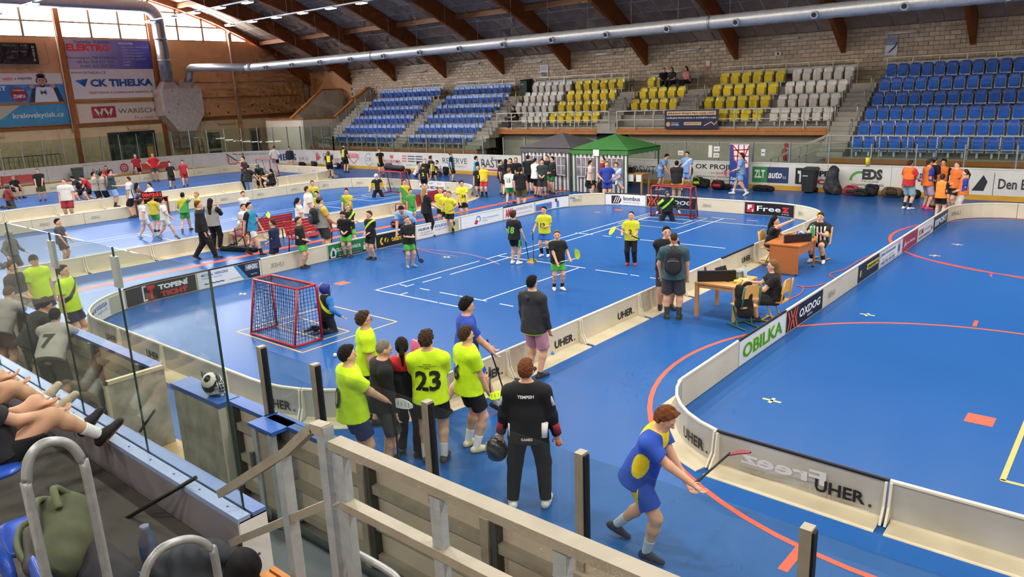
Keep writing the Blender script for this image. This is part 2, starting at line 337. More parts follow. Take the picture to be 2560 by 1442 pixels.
for b in bl:
    if b in vs_: link('brick', bm, WF, (b[0], FY, b[1]))
    elif seen((b[0], FY, b[1]), 60): rest.box((b[0], FY, b[1]), (.418, .1, .186))
part('brickwork', rest, M('#c6b298', .88, noise=(5, .4, '#ab967a'), island=.16, bump=(40, .3)), WF, kind='stuff')
# ---- roof: beams, purlins, ceiling tiles
ys = [40.2, 39.2, 38.2, 36.5, 34, 31.7, 29, 26, 22, 17, 12, 7, 2, -3, -9.2]
beamw = M('#9a5425', .55, noise=(2.2, .4, '#6f3814', (1, 1, 6)))
for i, x in enumerate(BX):
    dp = 1.02 if i else .42
    lo = [(40.2, 5.87), (39.2, 6.55), (38.2, 7.22)] + [(y, zc(y)-dp) for y in ys[3:]]
    poly = [(y, zc(y)+.02) for y in ys] + lo[::-1]
    n = ['first', 'second', 'third', 'fourth', 'fifth', 'sixth', 'seventh', 'eighth', 'ninth', 'tenth', 'eleventh', 'twelfth'][i]
    struct('roof_beam', MB().prism(poly, (-.11, 0, 0), (0, 1, 0), (0, 0, 1), (.22, 0, 0)), beamw, None, (x, 0, 0), label='brown laminated timber roof beam, %s from the window gable' % n)
    if i < NB-1:
        for y in (35.7, 29.2, 23.5): struct('roof_purlin', MB().b2((.11, -.09, -.34), (BAY-.11, .09, -.04)), M('#b07848', .6, noise=(2, .3)), None, (x, y, zc(y)), label='timber purlin under the ceiling, bay %d from the gable, %s' % (i+1, {35.7: 'lowest', 29.2: 'middle', 23.5: 'upper'}[y]))
mb = MB(); yy = [FY+.1] + [y for y in ys[1:]]
vsl = [(x, y, zc(y)+.052) for y in yy for x in (GX-.3, 9.2)]; mb.add(vsl + [(a, b, c+.3) for a, b, c in vsl], [(2*k, 2*k+1, 2*k+3, 2*k+2) for k in range(len(yy)-1)] + [(len(vsl)+2*k, len(vsl)+2*k+2, len(vsl)+2*k+3, len(vsl)+2*k+1) for k in range(len(yy)-1)])
CE = struct('ceiling', mb, M('#e0d2c2', .8))
# arc-length rows
pts = [(y, zc(y)) for y in np.arange(40.1, -3, -.05)]; s_ = [0.]
for a, b in zip(pts, pts[1:]): s_.append(s_[-1]+math.hypot(a[0]-b[0], a[1]-b[1]))
tl = []
for k in range(int(s_[-1]/.98)):
    sa = (k+.5)*.98; y = float(np.interp(sa, s_, [p[0] for p in pts])); an = math.atan2(zc(y-.3)-zc(y+.3), .6)
    for i in range(NB-1):
        for j in range(5): tl.append((BX[i]+.1+(j+.5)*(BAY-.2)/5, y, zc(y)+.03, an))
tw, tlz = (BAY-.2)/5-.085, .895
tmat = M('#b39c88', .8, noise=(1.3, .5, '#927e6e'), rnd=.14); tmat2 = M('#b39c88', .8, noise=(1.3, .5, '#927e6e'), island=.14)
tm = MB().box((0, 0, 0), (tw, tlz, .03)).mesh('ceiling_tile', tmat)
order = sorted(range(len(tl)), key=lambda q: (not seen(tl[q][:3]), np.linalg.norm(np.array(tl[q][:3])-CAM)))
own = set(order[:300]); rest = MB()
for q, (x, y, z, an) in enumerate(tl):
    if q in own: o = link('ceiling_tile', tm, CE, (x, y, z)); o.rotation_euler = (-an, 0, 0)
    else:
        ca, sa = math.cos(an), math.sin(an); vs2 = []
        for k in (-.015, .015):
            for i, j in ((-.5, -.5), (.5, -.5), (.5, .5), (-.5, .5)): vs2.append((x+i*tw, y+j*tlz*ca+k*sa, z-j*tlz*sa+k*ca))
        rest.add(vs2, BOXF)
part('ceiling_tiles', rest, tmat2, CE, kind='stuff')
NUM = ['first', 'second', 'third', 'fourth', 'fifth', 'sixth', 'seventh', 'eighth', 'ninth', 'tenth', 'eleventh', 'twelfth', 'thirteenth', 'fourteenth', 'fifteenth', 'sixteenth', 'seventeenth', 'eighteenth', 'nineteenth', 'twentieth', 'twenty-first', 'twenty-second']
# ---- lamp rows hanging from white trunking
lampm = M('#ffffff', .4, emit=('#fff4de', 7.)); white = M('#e8e6e0', .45)
for r_, (y, gap) in enumerate(((24.0, 2.35), (19.5, 2.35), (12.5, 4.7), (5.0, 4.7), (-3.5, 4.7))):
    z = 8.95; lab = ['lowest', 'upper', 'rear', 'added nearer', 'stand'][r_]; n = int(48.5/gap)+1  # last two rows are out of view, added to brighten the near end
    t = thing('lamp_trunking', 'white cable trunking carrying the %s row of hall lamps' % lab, 'cable trunking', (-41.2, y, z+.1))
    part('trunking', MB().bar((0, 0, 0), (49.5, 0, 0), .06), white, t)
    for k in range(11): part('hanger', MB().tube([(k*4.7+1.2, 0, 0), (k*4.7+1.2, 0, zc(y)-z)], .007, 5), M('#bdb5aa', .5), t)
    for k in range(n):
        o = thing('hall_lamp', 'flat white hall lamp, %s from the gable on the %s row' % (NUM[k], lab), 'lamp', (-41+k*gap, y, z), group='hall lamps')
        part('housing', MB().box((0, 0, .06), (.62, .3, .07)), white, o); part('diffuser', MB().box((0, 0, .01), (.56, .25, .03)), lampm, o)
        la = bpy.data.lights.new('lamp_light', 'AREA'); la.shape = 'RECTANGLE'; la.size = .56; la.size_y = .25; la.energy = 85 if gap < 3 else 165; la.color = (1, .955, .88); la.spread = R(175)
        lo_ = bpy.data.objects.new('lamp_light', la); COL.objects.link(lo_); lo_.parent = o; lo_.location = (0, 0, -.03)
# strip lights on the block wall
for k, (px, py) in enumerate(((1964, 97), (1511, 135), (1720, 125), (2253, 82), (1333, 156), (1050, 178), (1180, 160))):
    p = PY(px, py, FY-.1); whole('wall_strip_light', MB().tube([(-.7, 0, 0), (.7, 0, 0)], .06, 8).b2((-.7, -.02, 0), (.7, .1, .07)), M('#d8d4cc', .4), 'unlit white tube light on the block wall, %s from the gable' % ['sixth', 'fourth', 'fifth', 'seventh', 'third', 'first', 'second'][k], 'strip light', p, group='tube lights on the block wall')
# ================================================================ AIR DUCTS
galv = M('#b4b3b0', .4, metal=.5, noise=(6, .35, '#8f9094', (3, 1, 1)), bump=(30, .15))
galv2 = M('#d2cbc1', .42, metal=.3, noise=(5, .4, '#b0a69c'), bump=(12, .5))
DY, DZ = 28.8, 7.0
def elbow(c, a0, a1, r, ax, ay, n=6):
    return [tuple(np.array(c)+np.array(ax)*r*math.cos(R(a0+(a1-a0)*k/n))+np.array(ay)*r*math.sin(R(a0+(a1-a0)*k/n))) for k in range(n+1)]
dk = thing('air_duct', 'long galvanised spiral air duct with nozzles under the roof', 'air duct', (-47, DY, DZ))
m = MB(); pts, rs = [], []
for k in range(176):
    x = k*.3; pts.append((x, 0, 0)); rs.append(.262 if k % 2 else .25)
part('pipe', m.tube(pts, rs, 20), galv, dk)
for k in range(17):
    x = 2.1+k*2.92; part('nozzle', MB().tube([(x, -.2, -.06), (x, -.36, -.1), (x, -.42, -.12)], [.10, .105, .14], 14).tube([(x, -.421, -.12), (x, -.44, -.125)], [.085, .085], 12, 1), [galv, M('#20201e', .8)], dk)
for k in range(24): part('hanger', MB().tube([(.8+k*2.2, 0, .2), (.8+k*2.2, 0, zc(DY)-DZ)], .006, 4), M('#a9a49b', .5), dk)
for x in (0, 12.5, 22.6, 33, 43): part('collar', MB().tube([(x-.04, 0, 0), (x+.06, 0, 0)], [.275, .275], 20), M('#8f8d88', .4, metal=.7), dk)
# riser box with two elbows at the gable
bx = thing('air_handling_box', 'dented galvanised air box hanging on the gable wall', 'air handling box', (-56.1, 27.95, 2.85))
part('box', MB().prism([(-1.5, 1.2), (-.62, 0), (.62, 0), (1.5, 1.2), (1.5, 3.1), (-1.5, 3.1)], (-.75, 0, 0), (0, 1, 0), (0, 0, 1), (1.4, 0, 0)), galv2, bx)
part('throat', MB().b2((-.6, -.62, -1.2), (.5, .62, .02)), M('#9c948a', .5, metal=.4), bx)
for y in (-.72, .75): part('hopper', MB().add([(-.6, y-.62, 3.1), (.55, y-.62, 3.1), (.55, y+.62, 3.1), (-.6, y+.62, 3.1), (-.3, y-.28, 3.75), (.3, y-.28, 3.75), (.3, y+.28, 3.75), (-.3, y+.28, 3.75)], BOXF), galv, bx)
rnd_ = random.Random(4)
for k in range(46): part('dent_patch', MB().box((.652, rnd_.uniform(-1.3, 1.3), rnd_.uniform(1.3, 3.0)), (.012, rnd_.uniform(.05, .16), rnd_.uniform(.03, .09))), M(rnd_.choice(['#d8d2ca', '#8f877e', '#c8bfb4']), .4, metal=.4), bx)
rz = thing('air_riser', 'galvanised riser pipe bending along the gable window band', 'air duct', (-56.0, 27.2, 6.5))
part('pipe', MB().tube([(0, 0, 0), (0, 0, 4.0)] + elbow((0, -1.1, 4.0), 0, 90, 1.1, (0, 1, 0), (0, 0, 1)) + [(0, -12, 5.1)], .42, 18), galv, rz)
for z in (1.4, 2.9): part('collar', MB().tube([(0, 0, z), (0, 0, z+.08)], .445, 18), galv, rz)
rz = thing('air_elbow', 'galvanised elbow joining the air box to the long spiral duct', 'air duct', (-56.0, DY, 6.5))
part('pipe', MB().tube([(0, 0, 0)] + elbow((.9, 0, .3), 180, 90, .6, (1, 0, 0), (0, 0, 1)) + [(8.6, 0, .55)], .26, 18), galv, rz)
part('reducer', MB().tube([(8.4, 0, .52), (9.0, 0, .5)], [.27, .29], 18), galv, rz)
# ================================================================ FAR STAND
rY = lambda k: 34.3+.9*k
rZ = lambda k: 1.42+.6*k
conc = M('#a39d92', .85, noise=(2, .35, '#8b857a')); steel = M('#b8b6ae', .4, metal=.6); wood2 = M('#b9773f', .55, noise=(3, .4, '#945a2a', (6, 1, 1)))
ST = thing('grandstand', 'stepped concrete grandstand along the block wall', 'grandstand', (0, 0, 0))
def steps(x0, x1, k0, name='tier'):
    for k in range(k0, 6):
        part(name, MB().b2((x0, rY(k)-.45, max(0, rZ(k)-(.62 if k > k0 else .35))), (x1, rY(k)+.47 if k < 5 else FY-.12, rZ(k))), conc, ST)
steps(-47.95, -31.6, 0); steps(-31.6, -10.9, 2); steps(-10.9, 6, 0)
# aisles: concrete half steps with yellow top edges
aisles = [(-47.6, -46.2, 0, 'at the white parapet end'), (-39.5, -38.3, 0, 'between the two light blue seat blocks'), (-32.6, -31.3, 0, 'beside the first white seats'), (-24.0, -22.8, 2, 'between the yellow blocks'), (-19.7, -18.4, 2, 'beside the dark banner'), (-11.3, -10.2, 0, 'between white and deep blue seats')]
for x0, x1, k0, w in aisles:
    t = thing('aisle_stairs', 'grey concrete aisle stairs %s' % w, 'stairs', (x0, 0, 0))
    for k in range(k0, 5):
        for h in (0, 1, 2): part('step', MB().b2((0, rY(k)+.45-.3*h-.3, rZ(k)), (x1-x0, rY(k)+.45-.3*h, rZ(k)+.6-.2*h)), conc, t)
    part('edge', MB().b2((0, rY(5)-.5, rZ(5)), (x1-x0, rY(5)-.42, rZ(5)+.02)), M('#e0c12e', .6), t); part('edge', MB().b2((0, rY(4)+.445, rZ(5)-.11), (x1-x0, rY(4)+.455, rZ(5)+.01)), M('#e0c12e', .6), t)
    for k in range(k0+1, 5):
        for xx in (.08, x1-x0-.08): part('hoop', MB().tube([(xx, rY(k)-.35, rZ(k)-.1), (xx, rY(k)-.35, rZ(k)+.78)] + elbow((xx, rY(k)-.2, rZ(k)+.78), 180, 0, .15, (0, 1, 0), (0, 0, 1), 6) + [(xx, rY(k)-.05, rZ(k)+.1)], .022, 6), steel, t)
# folding seats
def make_seat(name, c, c2, fc, w):
    """backrest, tipped-up seat pad and metal bracket; faces the ice (-y)"""
    q = w/2*.86; me = []
    b = MB(); rows = []
    for z, hw, y in ((.40, .80, .16), (.58, .98, .18), (.72, 1., .205), (.80, .86, .215), (.835, .5, .22)):
        rows.append([(-q*hw, y-.03, z), (-q*hw*.5, y+.015, z), (q*hw*.5, y+.015, z), (q*hw, y-.03, z)])
    vs2 = [p for r in rows for p in r] + [(x, y+.03, z) for r in rows for x, y, z in r]; n = len(rows)
    fs = []
    for i in range(n-1):
        for j in range(3): a = i*4+j; fs += [(a, a+1, a+5, a+4), (n*4+a+4, n*4+a+5, n*4+a+1, n*4+a)]
    for i in range(n-1): fs += [(i*4, (i+1)*4, n*4+(i+1)*4, n*4+i*4), (i*4+3, n*4+i*4+3, n*4+(i+1)*4+3, (i+1)*4+3)]
    fs += [(n*4-4, n*4-3, 2*n*4-3, 2*n*4-4), (n*4-3, n*4-2, 2*n*4-2, 2*n*4-3), (n*4-2, n*4-1, 2*n*4-1, 2*n*4-2)]
    b.add(vs2, fs, 0, True)
    s = MB()
    prof = [(-q*.72, .26), (q*.72, .26), (q*.86, .40), (q*.86, .58), (q*.7, .615), (-q*.7, .615), (-q*.86, .58), (-q*.86, .40)]
    s.prism([(x, z) for x, z in prof], (0, .11, 0), (1, 0, 0), (0, -.12, 1), (0, -.055, 0))
    for x0, x1 in ((-.5, -.25), (-.25, 0), (0, .25), (.25, .5)):       # moulded zigzag ribs under the pad
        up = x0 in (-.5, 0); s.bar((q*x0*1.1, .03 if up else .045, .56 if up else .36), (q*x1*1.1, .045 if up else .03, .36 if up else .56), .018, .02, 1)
    f = MB().b2((-q, .12, .2), (q, .17, .26)).b2((-q*.95, .09, .24), (-q*.86, .2, .62)).b2((q*.86, .09, .24), (q*.95, .2, .62)).b2((-q*.9, .05, .23), (q*.9, .1, .27)).b2((-.04, .14, -.0), (.04, .2, .22))
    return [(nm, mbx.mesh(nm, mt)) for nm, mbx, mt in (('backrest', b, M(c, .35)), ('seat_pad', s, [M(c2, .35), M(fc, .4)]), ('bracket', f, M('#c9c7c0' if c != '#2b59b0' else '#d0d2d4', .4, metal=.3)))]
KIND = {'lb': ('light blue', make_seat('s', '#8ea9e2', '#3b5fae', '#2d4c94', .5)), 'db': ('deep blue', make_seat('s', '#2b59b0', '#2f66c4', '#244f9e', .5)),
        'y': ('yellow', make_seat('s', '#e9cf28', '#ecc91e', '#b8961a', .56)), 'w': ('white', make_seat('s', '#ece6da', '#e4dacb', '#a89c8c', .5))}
NTH = ['first', 'second', 'third', 'fourth', 'fifth', 'sixth', 'seventh', 'eighth', 'ninth', 'tenth', 'eleventh', 'twelfth', 'thirteenth', 'fourteenth']
ORD = ['lowest', 'second', 'third', 'fourth', 'fifth', 'top']
def seats(kd, x0, pitch, n, row, block, skip=()):
    c, ms = KIND[kd]
    for i in range(n):
        if i in skip: continue
        p = (x0+pitch*(i+.5), rY(row), rZ(row)); u, v = pj(p)
        if not (-20 < u < 2585): continue
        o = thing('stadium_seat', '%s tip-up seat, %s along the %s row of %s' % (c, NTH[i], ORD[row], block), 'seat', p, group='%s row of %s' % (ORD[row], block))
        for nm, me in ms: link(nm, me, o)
for k in range(6):
    seats('lb', -46.05, .5, 13, k, 'the gable end block'); seats('lb', -38.2, .53, 11 if k < 5 else 10, k, 'the block nearer the tents')
    seats('db', -10.08, .5, 13, k, 'the deep blue block')
for k in range(2, 6):
    seats('w', -31.1 if k > 2 else -29.9, .52, 6 if k > 2 else 4, k, 'the block over the dark tent'); seats('y', -27.75, .6, 6, k, 'the block over the dark tent')
    seats('y', -18.3 if k > 2 else -17.1, .6, 6 if k > 2 else 4, k, 'the block beside the dark banner'); seats('w', -14.42, .5, 6, k, 'the block beside the dark banner')
for k in (3, 4, 5): seats('y', -22.7, .59, 5, k, 'the small block with spectators', (2, 3, 4) if k == 5 else ())
# back panels behind the top rows, rails
def railing(name, lab, x0, x1, y, z0, hs, gap, cat='railing', w=.045, mat=None):
    t = thing(name, lab, cat, (x0, y, z0)); n = max(1, round((x1-x0)/gap)); mt = mat or steel
    for i in range(n+1): part('post', MB().b2((i*(x1-x0)/n-w/2, -w/2, 0), (i*(x1-x0)/n+w/2, w/2, max(hs))), mt, t)
    for h in hs: part('rail', MB().bar((0, 0, h), (x1-x0, 0, h), w), mt, t)
    return t
for x0, x1, w in ((-46.1, -39.5, 'first light blue block'), (-38.2, -32.8, 'second light blue block'), (-31.1, -24.1, 'white and yellow block'), (-22.7, -19.7, 'small yellow block'), (-18.3, -11.4, 'yellow and white block'), (-10.1, 4, 'deep blue block')):
    t = railing('top_railing', 'pale railing and backboard behind the top row of the %s' % w, x0, x1, rY(5)+.42, rZ(5), (1.12,), 1.1, w=.035)
    part('backboard', MB().b2((0, .03, .62), (x1-x0, .06, .9)), M('#c9c8c4', .5), t)
railing('front_railing', 'grey front railing of the deep blue block', -10.9, 4, 33.9, 1.3, (.5, 1.02), 1.04)
railing('front_railing', 'grey front railing below the light blue blocks', -48.3, -32.6, 33.9, 1.3, (.45, .95), 1.04)
railing('front_railing', 'white front railing of the white and yellow block', -31.3, -23.1, 35.55, 2.5, (.5, .96), 1.1)
railing('front_railing', 'white railing carrying the dark blue banner', -22.6, -11.4, 35.55, 2.5, (.5, .96), 1.1)
for x0, x1, w in ((-31.3, -24, 'under the white and yellow block'), (-22.7, -11.3, 'under the blocks beside the dark banner')):
    t = thing('fascia_boards', 'brown timber fascia boards %s' % w, 'fascia boards', (x0, 35.62, 2.22))
    for k in range(2): part('plank', MB().b2((0, 0, k*.17), (x1-x0, .06, k*.17+.155)), wood2, t)
for x0, x1, w in ((-49, -31.5, 'below the light blue blocks'), (-10.9, 5, 'below the deep blue block')):
    t = thing('fascia_boards', 'brown timber fascia boards %s' % w, 'fascia boards', (x0, 33.82, .95))
    for k in range(2): part('plank', MB().b2((0, 0, k*.22), (x1-x0, .06, k*.22+.2)), wood2, t)
struct('wall_under_stand', MB().b2((-31.5, 36.3, 0), (-10.9, 36.5, 2.3)), M('#b6b0a2', .8, noise=(1, .3)))
struct('wall_under_front', MB().b2((-49, 33.95, 0), (-31.5, 34.0, 1.3)).b2((-10.9, 33.95, 0), (5, 34.0, 1.3)), M('#8b8578', .85))
d = link('door_4', None, None, (-24.4, 36.24, 0), kind='structure'); part('frame', MB().b2((0, 0, 0), (.12, .1, 2.2)).b2((1.9, 0, 0), (2.02, .1, 2.2)).b2((0, 0, 2.1), (2.02, .1, 2.25)), M('#27408a', .5), d); part('leaf', MB().b2((.12, .03, 0), (1.9, .06, 2.1)), M('#4a4a40', .5, noise=(3, .6, '#28281f')), d)
part('panel', MB().b2((.3, .01, .9), (1.0, .028, 1.9)), M('#8a8462', .5), d)
# white stair block with timber-topped parapets at the gable end
t = thing('stair_block', 'white staircase block with timber capped parapets beside the stand', 'staircase', (-48.6, 33.4, 0)); wp = M('#d9cfc0', .8, noise=(1.2, .25)); cap = M('#b4702f', .5)
pl = [(0, 0), (6.6, 0), (6.6, 5.5), (6.4, 5.5), (2.9, 3.35), (0, 3.38)]
part('parapet', MB().prism(pl, (0, 0, 0), (0, 1, 0), (0, 0, 1), (-.25, 0, 0)), wp, t)
for (a, b) in (((0, 3.4), (2.9, 3.37)), ((2.9, 3.37), (6.4, 5.53)), ((6.4, 5.53), (6.6, 5.53))): part('cap', MB().bar((-.12, a[0], a[1]), (-.12, b[0], b[1]), .36, .09), cap, t)
part('front', MB().b2((-5.0, 0, 0), (-.25, .25, 3.38)), M('#efe2cc', .8), t); part('cap', MB().bar((-5, .12, 3.4), (0, .12, 3.4), .36, .09), cap, t)  # front coloured lighter than the parapets: the light on this face is painted in
part('parapet', MB().prism([(1.4, 3.3), (6.6, 3.3), (6.6, 5.5), (4.6, 5.5)], (-3.6, 0, 0), (0, 1, 0), (0, 0, 1), (-.2, 0, 0)), wp, t)
for (a, b) in (((1.3, 3.3), (4.6, 5.53)), ((4.6, 5.53), (6.6, 5.53))): part('cap', MB().bar((-3.7, a[0], a[1]), (-3.7, b[0], b[1]), .34, .1), cap, t)
part('landing', MB().b2((-5, .25, 0), (-.25, 6.6, 3.2)), wp, t)
# back rail stairs in front (grey sloping handrails)
t = thing('stair_handrail', 'grey sloping handrail up to the deep blue block', 'handrail', (-13.6, 34.6, 0))
for y in (0, .9):
    for dz in (0, .45): part('rail', MB().bar((0, y, .75+dz), (2.6, y, 1.9+dz), .05), steel, t)
    for x in (0, 1.3, 2.6): part('post', MB().bar((x, y, 0), (x, y, 1.2+x*.44), .05), steel, t)
for k in range(6): part('step', MB().b2((k*.43, 0, 0), (k*.43+.43, .9, .2*(k+1))), conc, t)
# ================================================================ ICE RINK BOARDS WITH GLASS
def dpath(s):
    """far side of the rink seen from the ice: along the gable, round the corner, along the stand; returns point and inward normal"""
    if s < 11.8: return np.array([-55., 12.7+s]), np.array([1., 0])
    if s < 25.152: a = math.pi - (s-11.8)/8.5; n = np.array([math.cos(a), math.sin(a)]); return np.array([-46.5, 24.5])+n*8.5, -n
    return np.array([-46.5+s-25.152, 33.]), np.array([0, -1.])
def s_at(px, z=.8):
    ss = np.arange(-6, 78, .05); b = min(ss, key=lambda s: abs(pj((*dpath(s)[0], z))[0]-px)); return float(b)
def pstrip(path, s0, s1, n, prof, mi=0, mb=None):
    mb = mb or MB(); k = len(prof); vs2 = []
    for i in range(n+1):
        p, nn = path(s0+(s1-s0)*i/n)
        vs2 += [(p[0]+nn[0]*o, p[1]+nn[1]*o, z) for o, z in prof]
    fs = [(i*k+j, i*k+(j+1) % k, (i+1)*k+(j+1) % k, (i+1)*k+j) for i in range(n) for j in range(k)] + [tuple(reversed(range(k))), tuple(n*k+j for j in range(k))]
    return mb.add(vs2, fs, mi)
def pmap(path, s0, off, rev=False):
    def f(u, v, e=0.):
        p, nn = path(s0-u if rev else s0+u); e = -e if rev else e
        return (p[0]+nn[0]*(off+e), p[1]+nn[1]*(off+e), v)
    return f
dwhite = M('#dcdad4', .42, noise=(1.3, .35, '#b9b4a8')); kick = M('#d9a53a', .5, noise=(2, .3)); gpost = M('#a9adb0', .35, metal=.6); gls = glass('#eef4f0', .05)
def dasher(label, s0, s1, gh, gap, dirty=False):
    t = thing('rink_boards', label, 'rink boards', (0, 0, 0)); n = max(1, round((s1-s0)/2.4)); d = (s1-s0)/n
    for i in range(n):
        a, b = s0+i*d+.006, s0+(i+1)*d-.006; cv = 1 if (b < 11.8 or a > 25.1) else 4
        part('board_panel', pstrip(dpath, a, b, cv, [(0, .2), (0, 1.16), (-.08, 1.16), (-.08, .2)]), dwhite, t)
        part('kick_plate', pstrip(dpath, a, b, cv, [(.012, 0), (.012, .2), (-.08, .2), (-.08, 0)]), kick, t)
        part('cap', pstrip(dpath, a-.006, b+.006, cv, [(.02, 1.16), (.02, 1.2), (-.12, 1.2), (-.12, 1.16)]), M('#e6e4e0', .4), t)
    if gh:
        m = max(1, round((s1-s0)/gap)); d = (s1-s0)/m
        for i in range(m+1):
            p, nn = dpath(s0+i*d); an = math.atan2(nn[1], nn[0]); part('post', MB().box((p[0]-nn[0]*.06, p[1]-nn[1]*.06, 1.2+gh/2), (.08, .05, gh), an), gpost, t)
            if i < m: part('glass_pane', pstrip(dpath, s0+i*d+.03, s0+(i+1)*d-.03, 1 if not (11 < s0+i*d < 25.2) else 2, [(-.05, 1.2), (-.05, 1.2+gh-.03), (-.062, 1.2+gh-.03), (-.062, 1.2)]), gls, t)
    return t
X2S = lambda x: 25.152+x+46.5
DB1 = dasher('white rink boards with tall glass along the gable and round the corner', -4.5, X2S(-44.7), 1.72, 1.22)
DB2 = dasher('white rink boards with medium glass below the light blue seats', X2S(-44.7), X2S(-25.5), 1.0, 1.65)
DB3 = dasher('white rink boards with low glass below the yellow and deep blue seats', X2S(-25.5), X2S(4.5), .86, 1.68)
def ad(parent, px0, px1, fn):
    a, b = s_at(px0), s_at(px1); P = Print(pmap(dpath, a, .0), .004); fn(P, b-a); P.done(parent)
K = '#2b2d33'; RD = '#c33238'
def a_topeni(P, L): P.text('TOPENÍ PLYN', 0, .62, L, .3, '#6a6460', .01)
def a_kola(P, L): P.text('kolečka', .6, .38, L-.8, .42, '#4a4644', .02); P.text('www.pro-vase.cz', 0, 1.0, L*.8, .09, '#b08a8a')
def a_gas(P, L): P.ring(.45, .66, .2, .1, RD); P.ring(.45, .66, .08, .06, RD); P.text('PROGAS', 1.0, .5, L-1.1, .3, '#5a4a4a', .0); P.text('kotle', .2, .26, 1.4, .08, '#c07070')
def a_dn(P, L):
    P.line([(.1, 1.0), (.1, .3), (.6, .3), (.95, .6), (.75, 1.0), (.45, 1.05)], .09, '#cf5a52'); P.line([(0, 1.08), (1.05, .25)], .09, '#4a5a5a', .002); P.line([(1.2, 1.1), (1.2, .3)], .09, '#4a4f55')
def a_proj(P, L): P.text('PROJEKČNÍ KANCELÁŘ', 0, .88, L, .2, '#4a4f58', .005)
def a_hebs(P, L): P.text('HEBS', 0, .42, L*.6, .5, '#3c5288', .03); P.text('S.R.O.', L*.68, .44, L*.32, .24, '#555a66', .0); P.text('www.hebsprojekt.cz', L*.35, .25, L*.4, .08, '#777')
def a_ice(P, L): P.poly([(.1, .35), (.75, .65), (.1, .95)], '#c95a5a'); P.poly([(.1, .95), (.75, .65), (.4, 1.05)], '#9a8a90', .002); P.text('CZECH', 1.0, .72, L*.35, .26, '#3a4470', .02); P.text('ICE HOCKEY.TV', 1.0, .4, L-1.1, .26, '#b84a50', .01)
def a_red(P, L): P.line([(0, 1.0), (0, .75), (L/2, .35), (L, .75), (L, 1.0)], .08, '#cf7a78'); P.rect(.1, .72, L-.1, 1.02, '#d26a68'); P.text('STYL', .2, .76, L-.4, .22, '#efe6e2', .01)
def a_zr(P, L): P.ring(L*.35, .65, .36, .05, '#7f9089', a0=60, a1=330); P.text('ZR', L*.2, .55, L*.32, .24, '#6d7a74'); P.text('stavby', L*.5, .3, L*.5, .14, '#8aa394')
def a_inch(P, L): P.rect(L*.4, .78, L*.6, 1.0, '#d2605a'); P.text('INCHROMA', 0, .5, L, .2, '#a84450', .01); P.rect(0, .42, L, .45, '#c9747a')
def a_bars(P, L):
    for k in range(3): P.rect(0, .6+k*.16, L*.22, .68+k*.16, '#cf6c66'); P.rect(L*.28, .6+k*.16, L*.62, .68+k*.16, '#5a5c66'); P.rect(L*.66, .6+k*.16, L, .68+k*.16, '#5a5c66')
    P.text('elektro servis', L*.2, .36, L*.7, .1, '#777')
def a_res(P, L): P.text('RESERVE', 0, .6, L, .34, '#4c4c50', .0); P.text('& logistics', L*.45, .38, L*.5, .12, '#888')
def a_bas(P, L): P.text('BAŠTA', 0, .45, L, .62, '#54565a', .015); P.rect(.1, .25, L, .36, '#b85a68')
def a_svit(P, L): P.text('NIOSVIT', 0, .45, L, .42, '#5a5c60', -.005)
def a_ok(P, L):
    P.ring(.42, .7, .34, .07, K); P.text('k', .3, .5, .22, .45, RD, .03); P.text('OK PROJEKT', .95, .75, L-1.0, .3, K, .015); P.text('- projekce staveb', 1.6, .58, L*.5, .13, '#b55560', .0)
    P.text('info@okproject.cz   www.okproject.cz', .95, .42, L-1.2, .1, '#4d4d52'); P.text('PROJEKČNÍ KANCELÁŘ', .95, .22, L-1.0, .16, '#55555a', .0)
def a_zlt(P, L):
    P.rect(0, .3, L*.42, 1.0, '#3d8a4a'); P.rect(L*.42, .3, L, 1.0, '#33416a'); P.text('ZLT', L*.06, .5, L*.3, .36, '#e8ebe6', .04, lift=.004); P.text('auto', L*.45, .5, L*.38, .3, '#e6e8ee', .03, .25, lift=.004); P.text('a.s.', L*.85, .5, L*.1, .12, '#d0d4de', .01, lift=.004)
def a_tope(P, L): P.rect(0, .3, L*.2, 1.0, '#26262a'); P.text('T', .1, .38, L*.12, .5, '#e8e8e8', .06, lift=.004); P.text('TOPENÍ', L*.22, .66, L*.76, .3, '#2b2b30', .05); P.text('TICHÝ', L*.3, .32, L*.68, .28, '#b8323a', .05)
def a_eds(P, L): P.ring(.45, .55, .3, .1, '#4aa04e', a0=70, a1=180); P.text('EDS', .55, .6, L*.5, .44, '#3a3c40', .06); P.text('TRADE', .5, .5, L*.45, .07, '#777'); P.text('DODAVATEL DOPRAVNÍCH', .15, .34, L-.3, .11, '#55575a', .01); P.text('A POZEMNÍCH STAVEB', .15, .2, L-.5, .11, '#55575a', .01)
def a_sa(P, L): P.text('SAPELI', 0, .6, L, .34, '#3f4f9a', .04)
def a_den(P, L): P.poly([(0, .35), (.35, .95), (.5, .7), (.4, .35)], '#30343a'); P.line([(-.5, .15), (.7, .15), (.7, 1.02)], .02, '#555'); P.text('Den Braven', .85, .45, L-.9, .38, '#3a3c42', .02)
for pp, a, b, fn in ((DB1, 2, 72, a_topeni), (DB1, 208, 288, a_kola), (DB1, 293, 378, a_gas), (DB1, 567, 596, a_dn), (DB1, 598, 690, a_proj), (DB1, 688, 772, a_hebs), (DB2, 786, 862, a_ice), (DB2, 870, 897, a_red), (DB2, 906, 950, a_zr), (DB2, 957, 1001, a_inch),
                     (DB2, 1005, 1056, a_bars), (DB2, 1107, 1168, a_res), (DB2, 1203, 1262, a_bas), (DB3, 1558, 1640, a_svit), (DB3, 1693, 1860, a_ok), (DB3, 1882, 1972, a_zlt), (DB3, 1990, 2102, a_tope), (DB3, 2122, 2222, a_eds), (DB3, 2280, 2330, a_sa), (DB3, 2432, 2640, a_den)): ad(pp, a, b, fn)
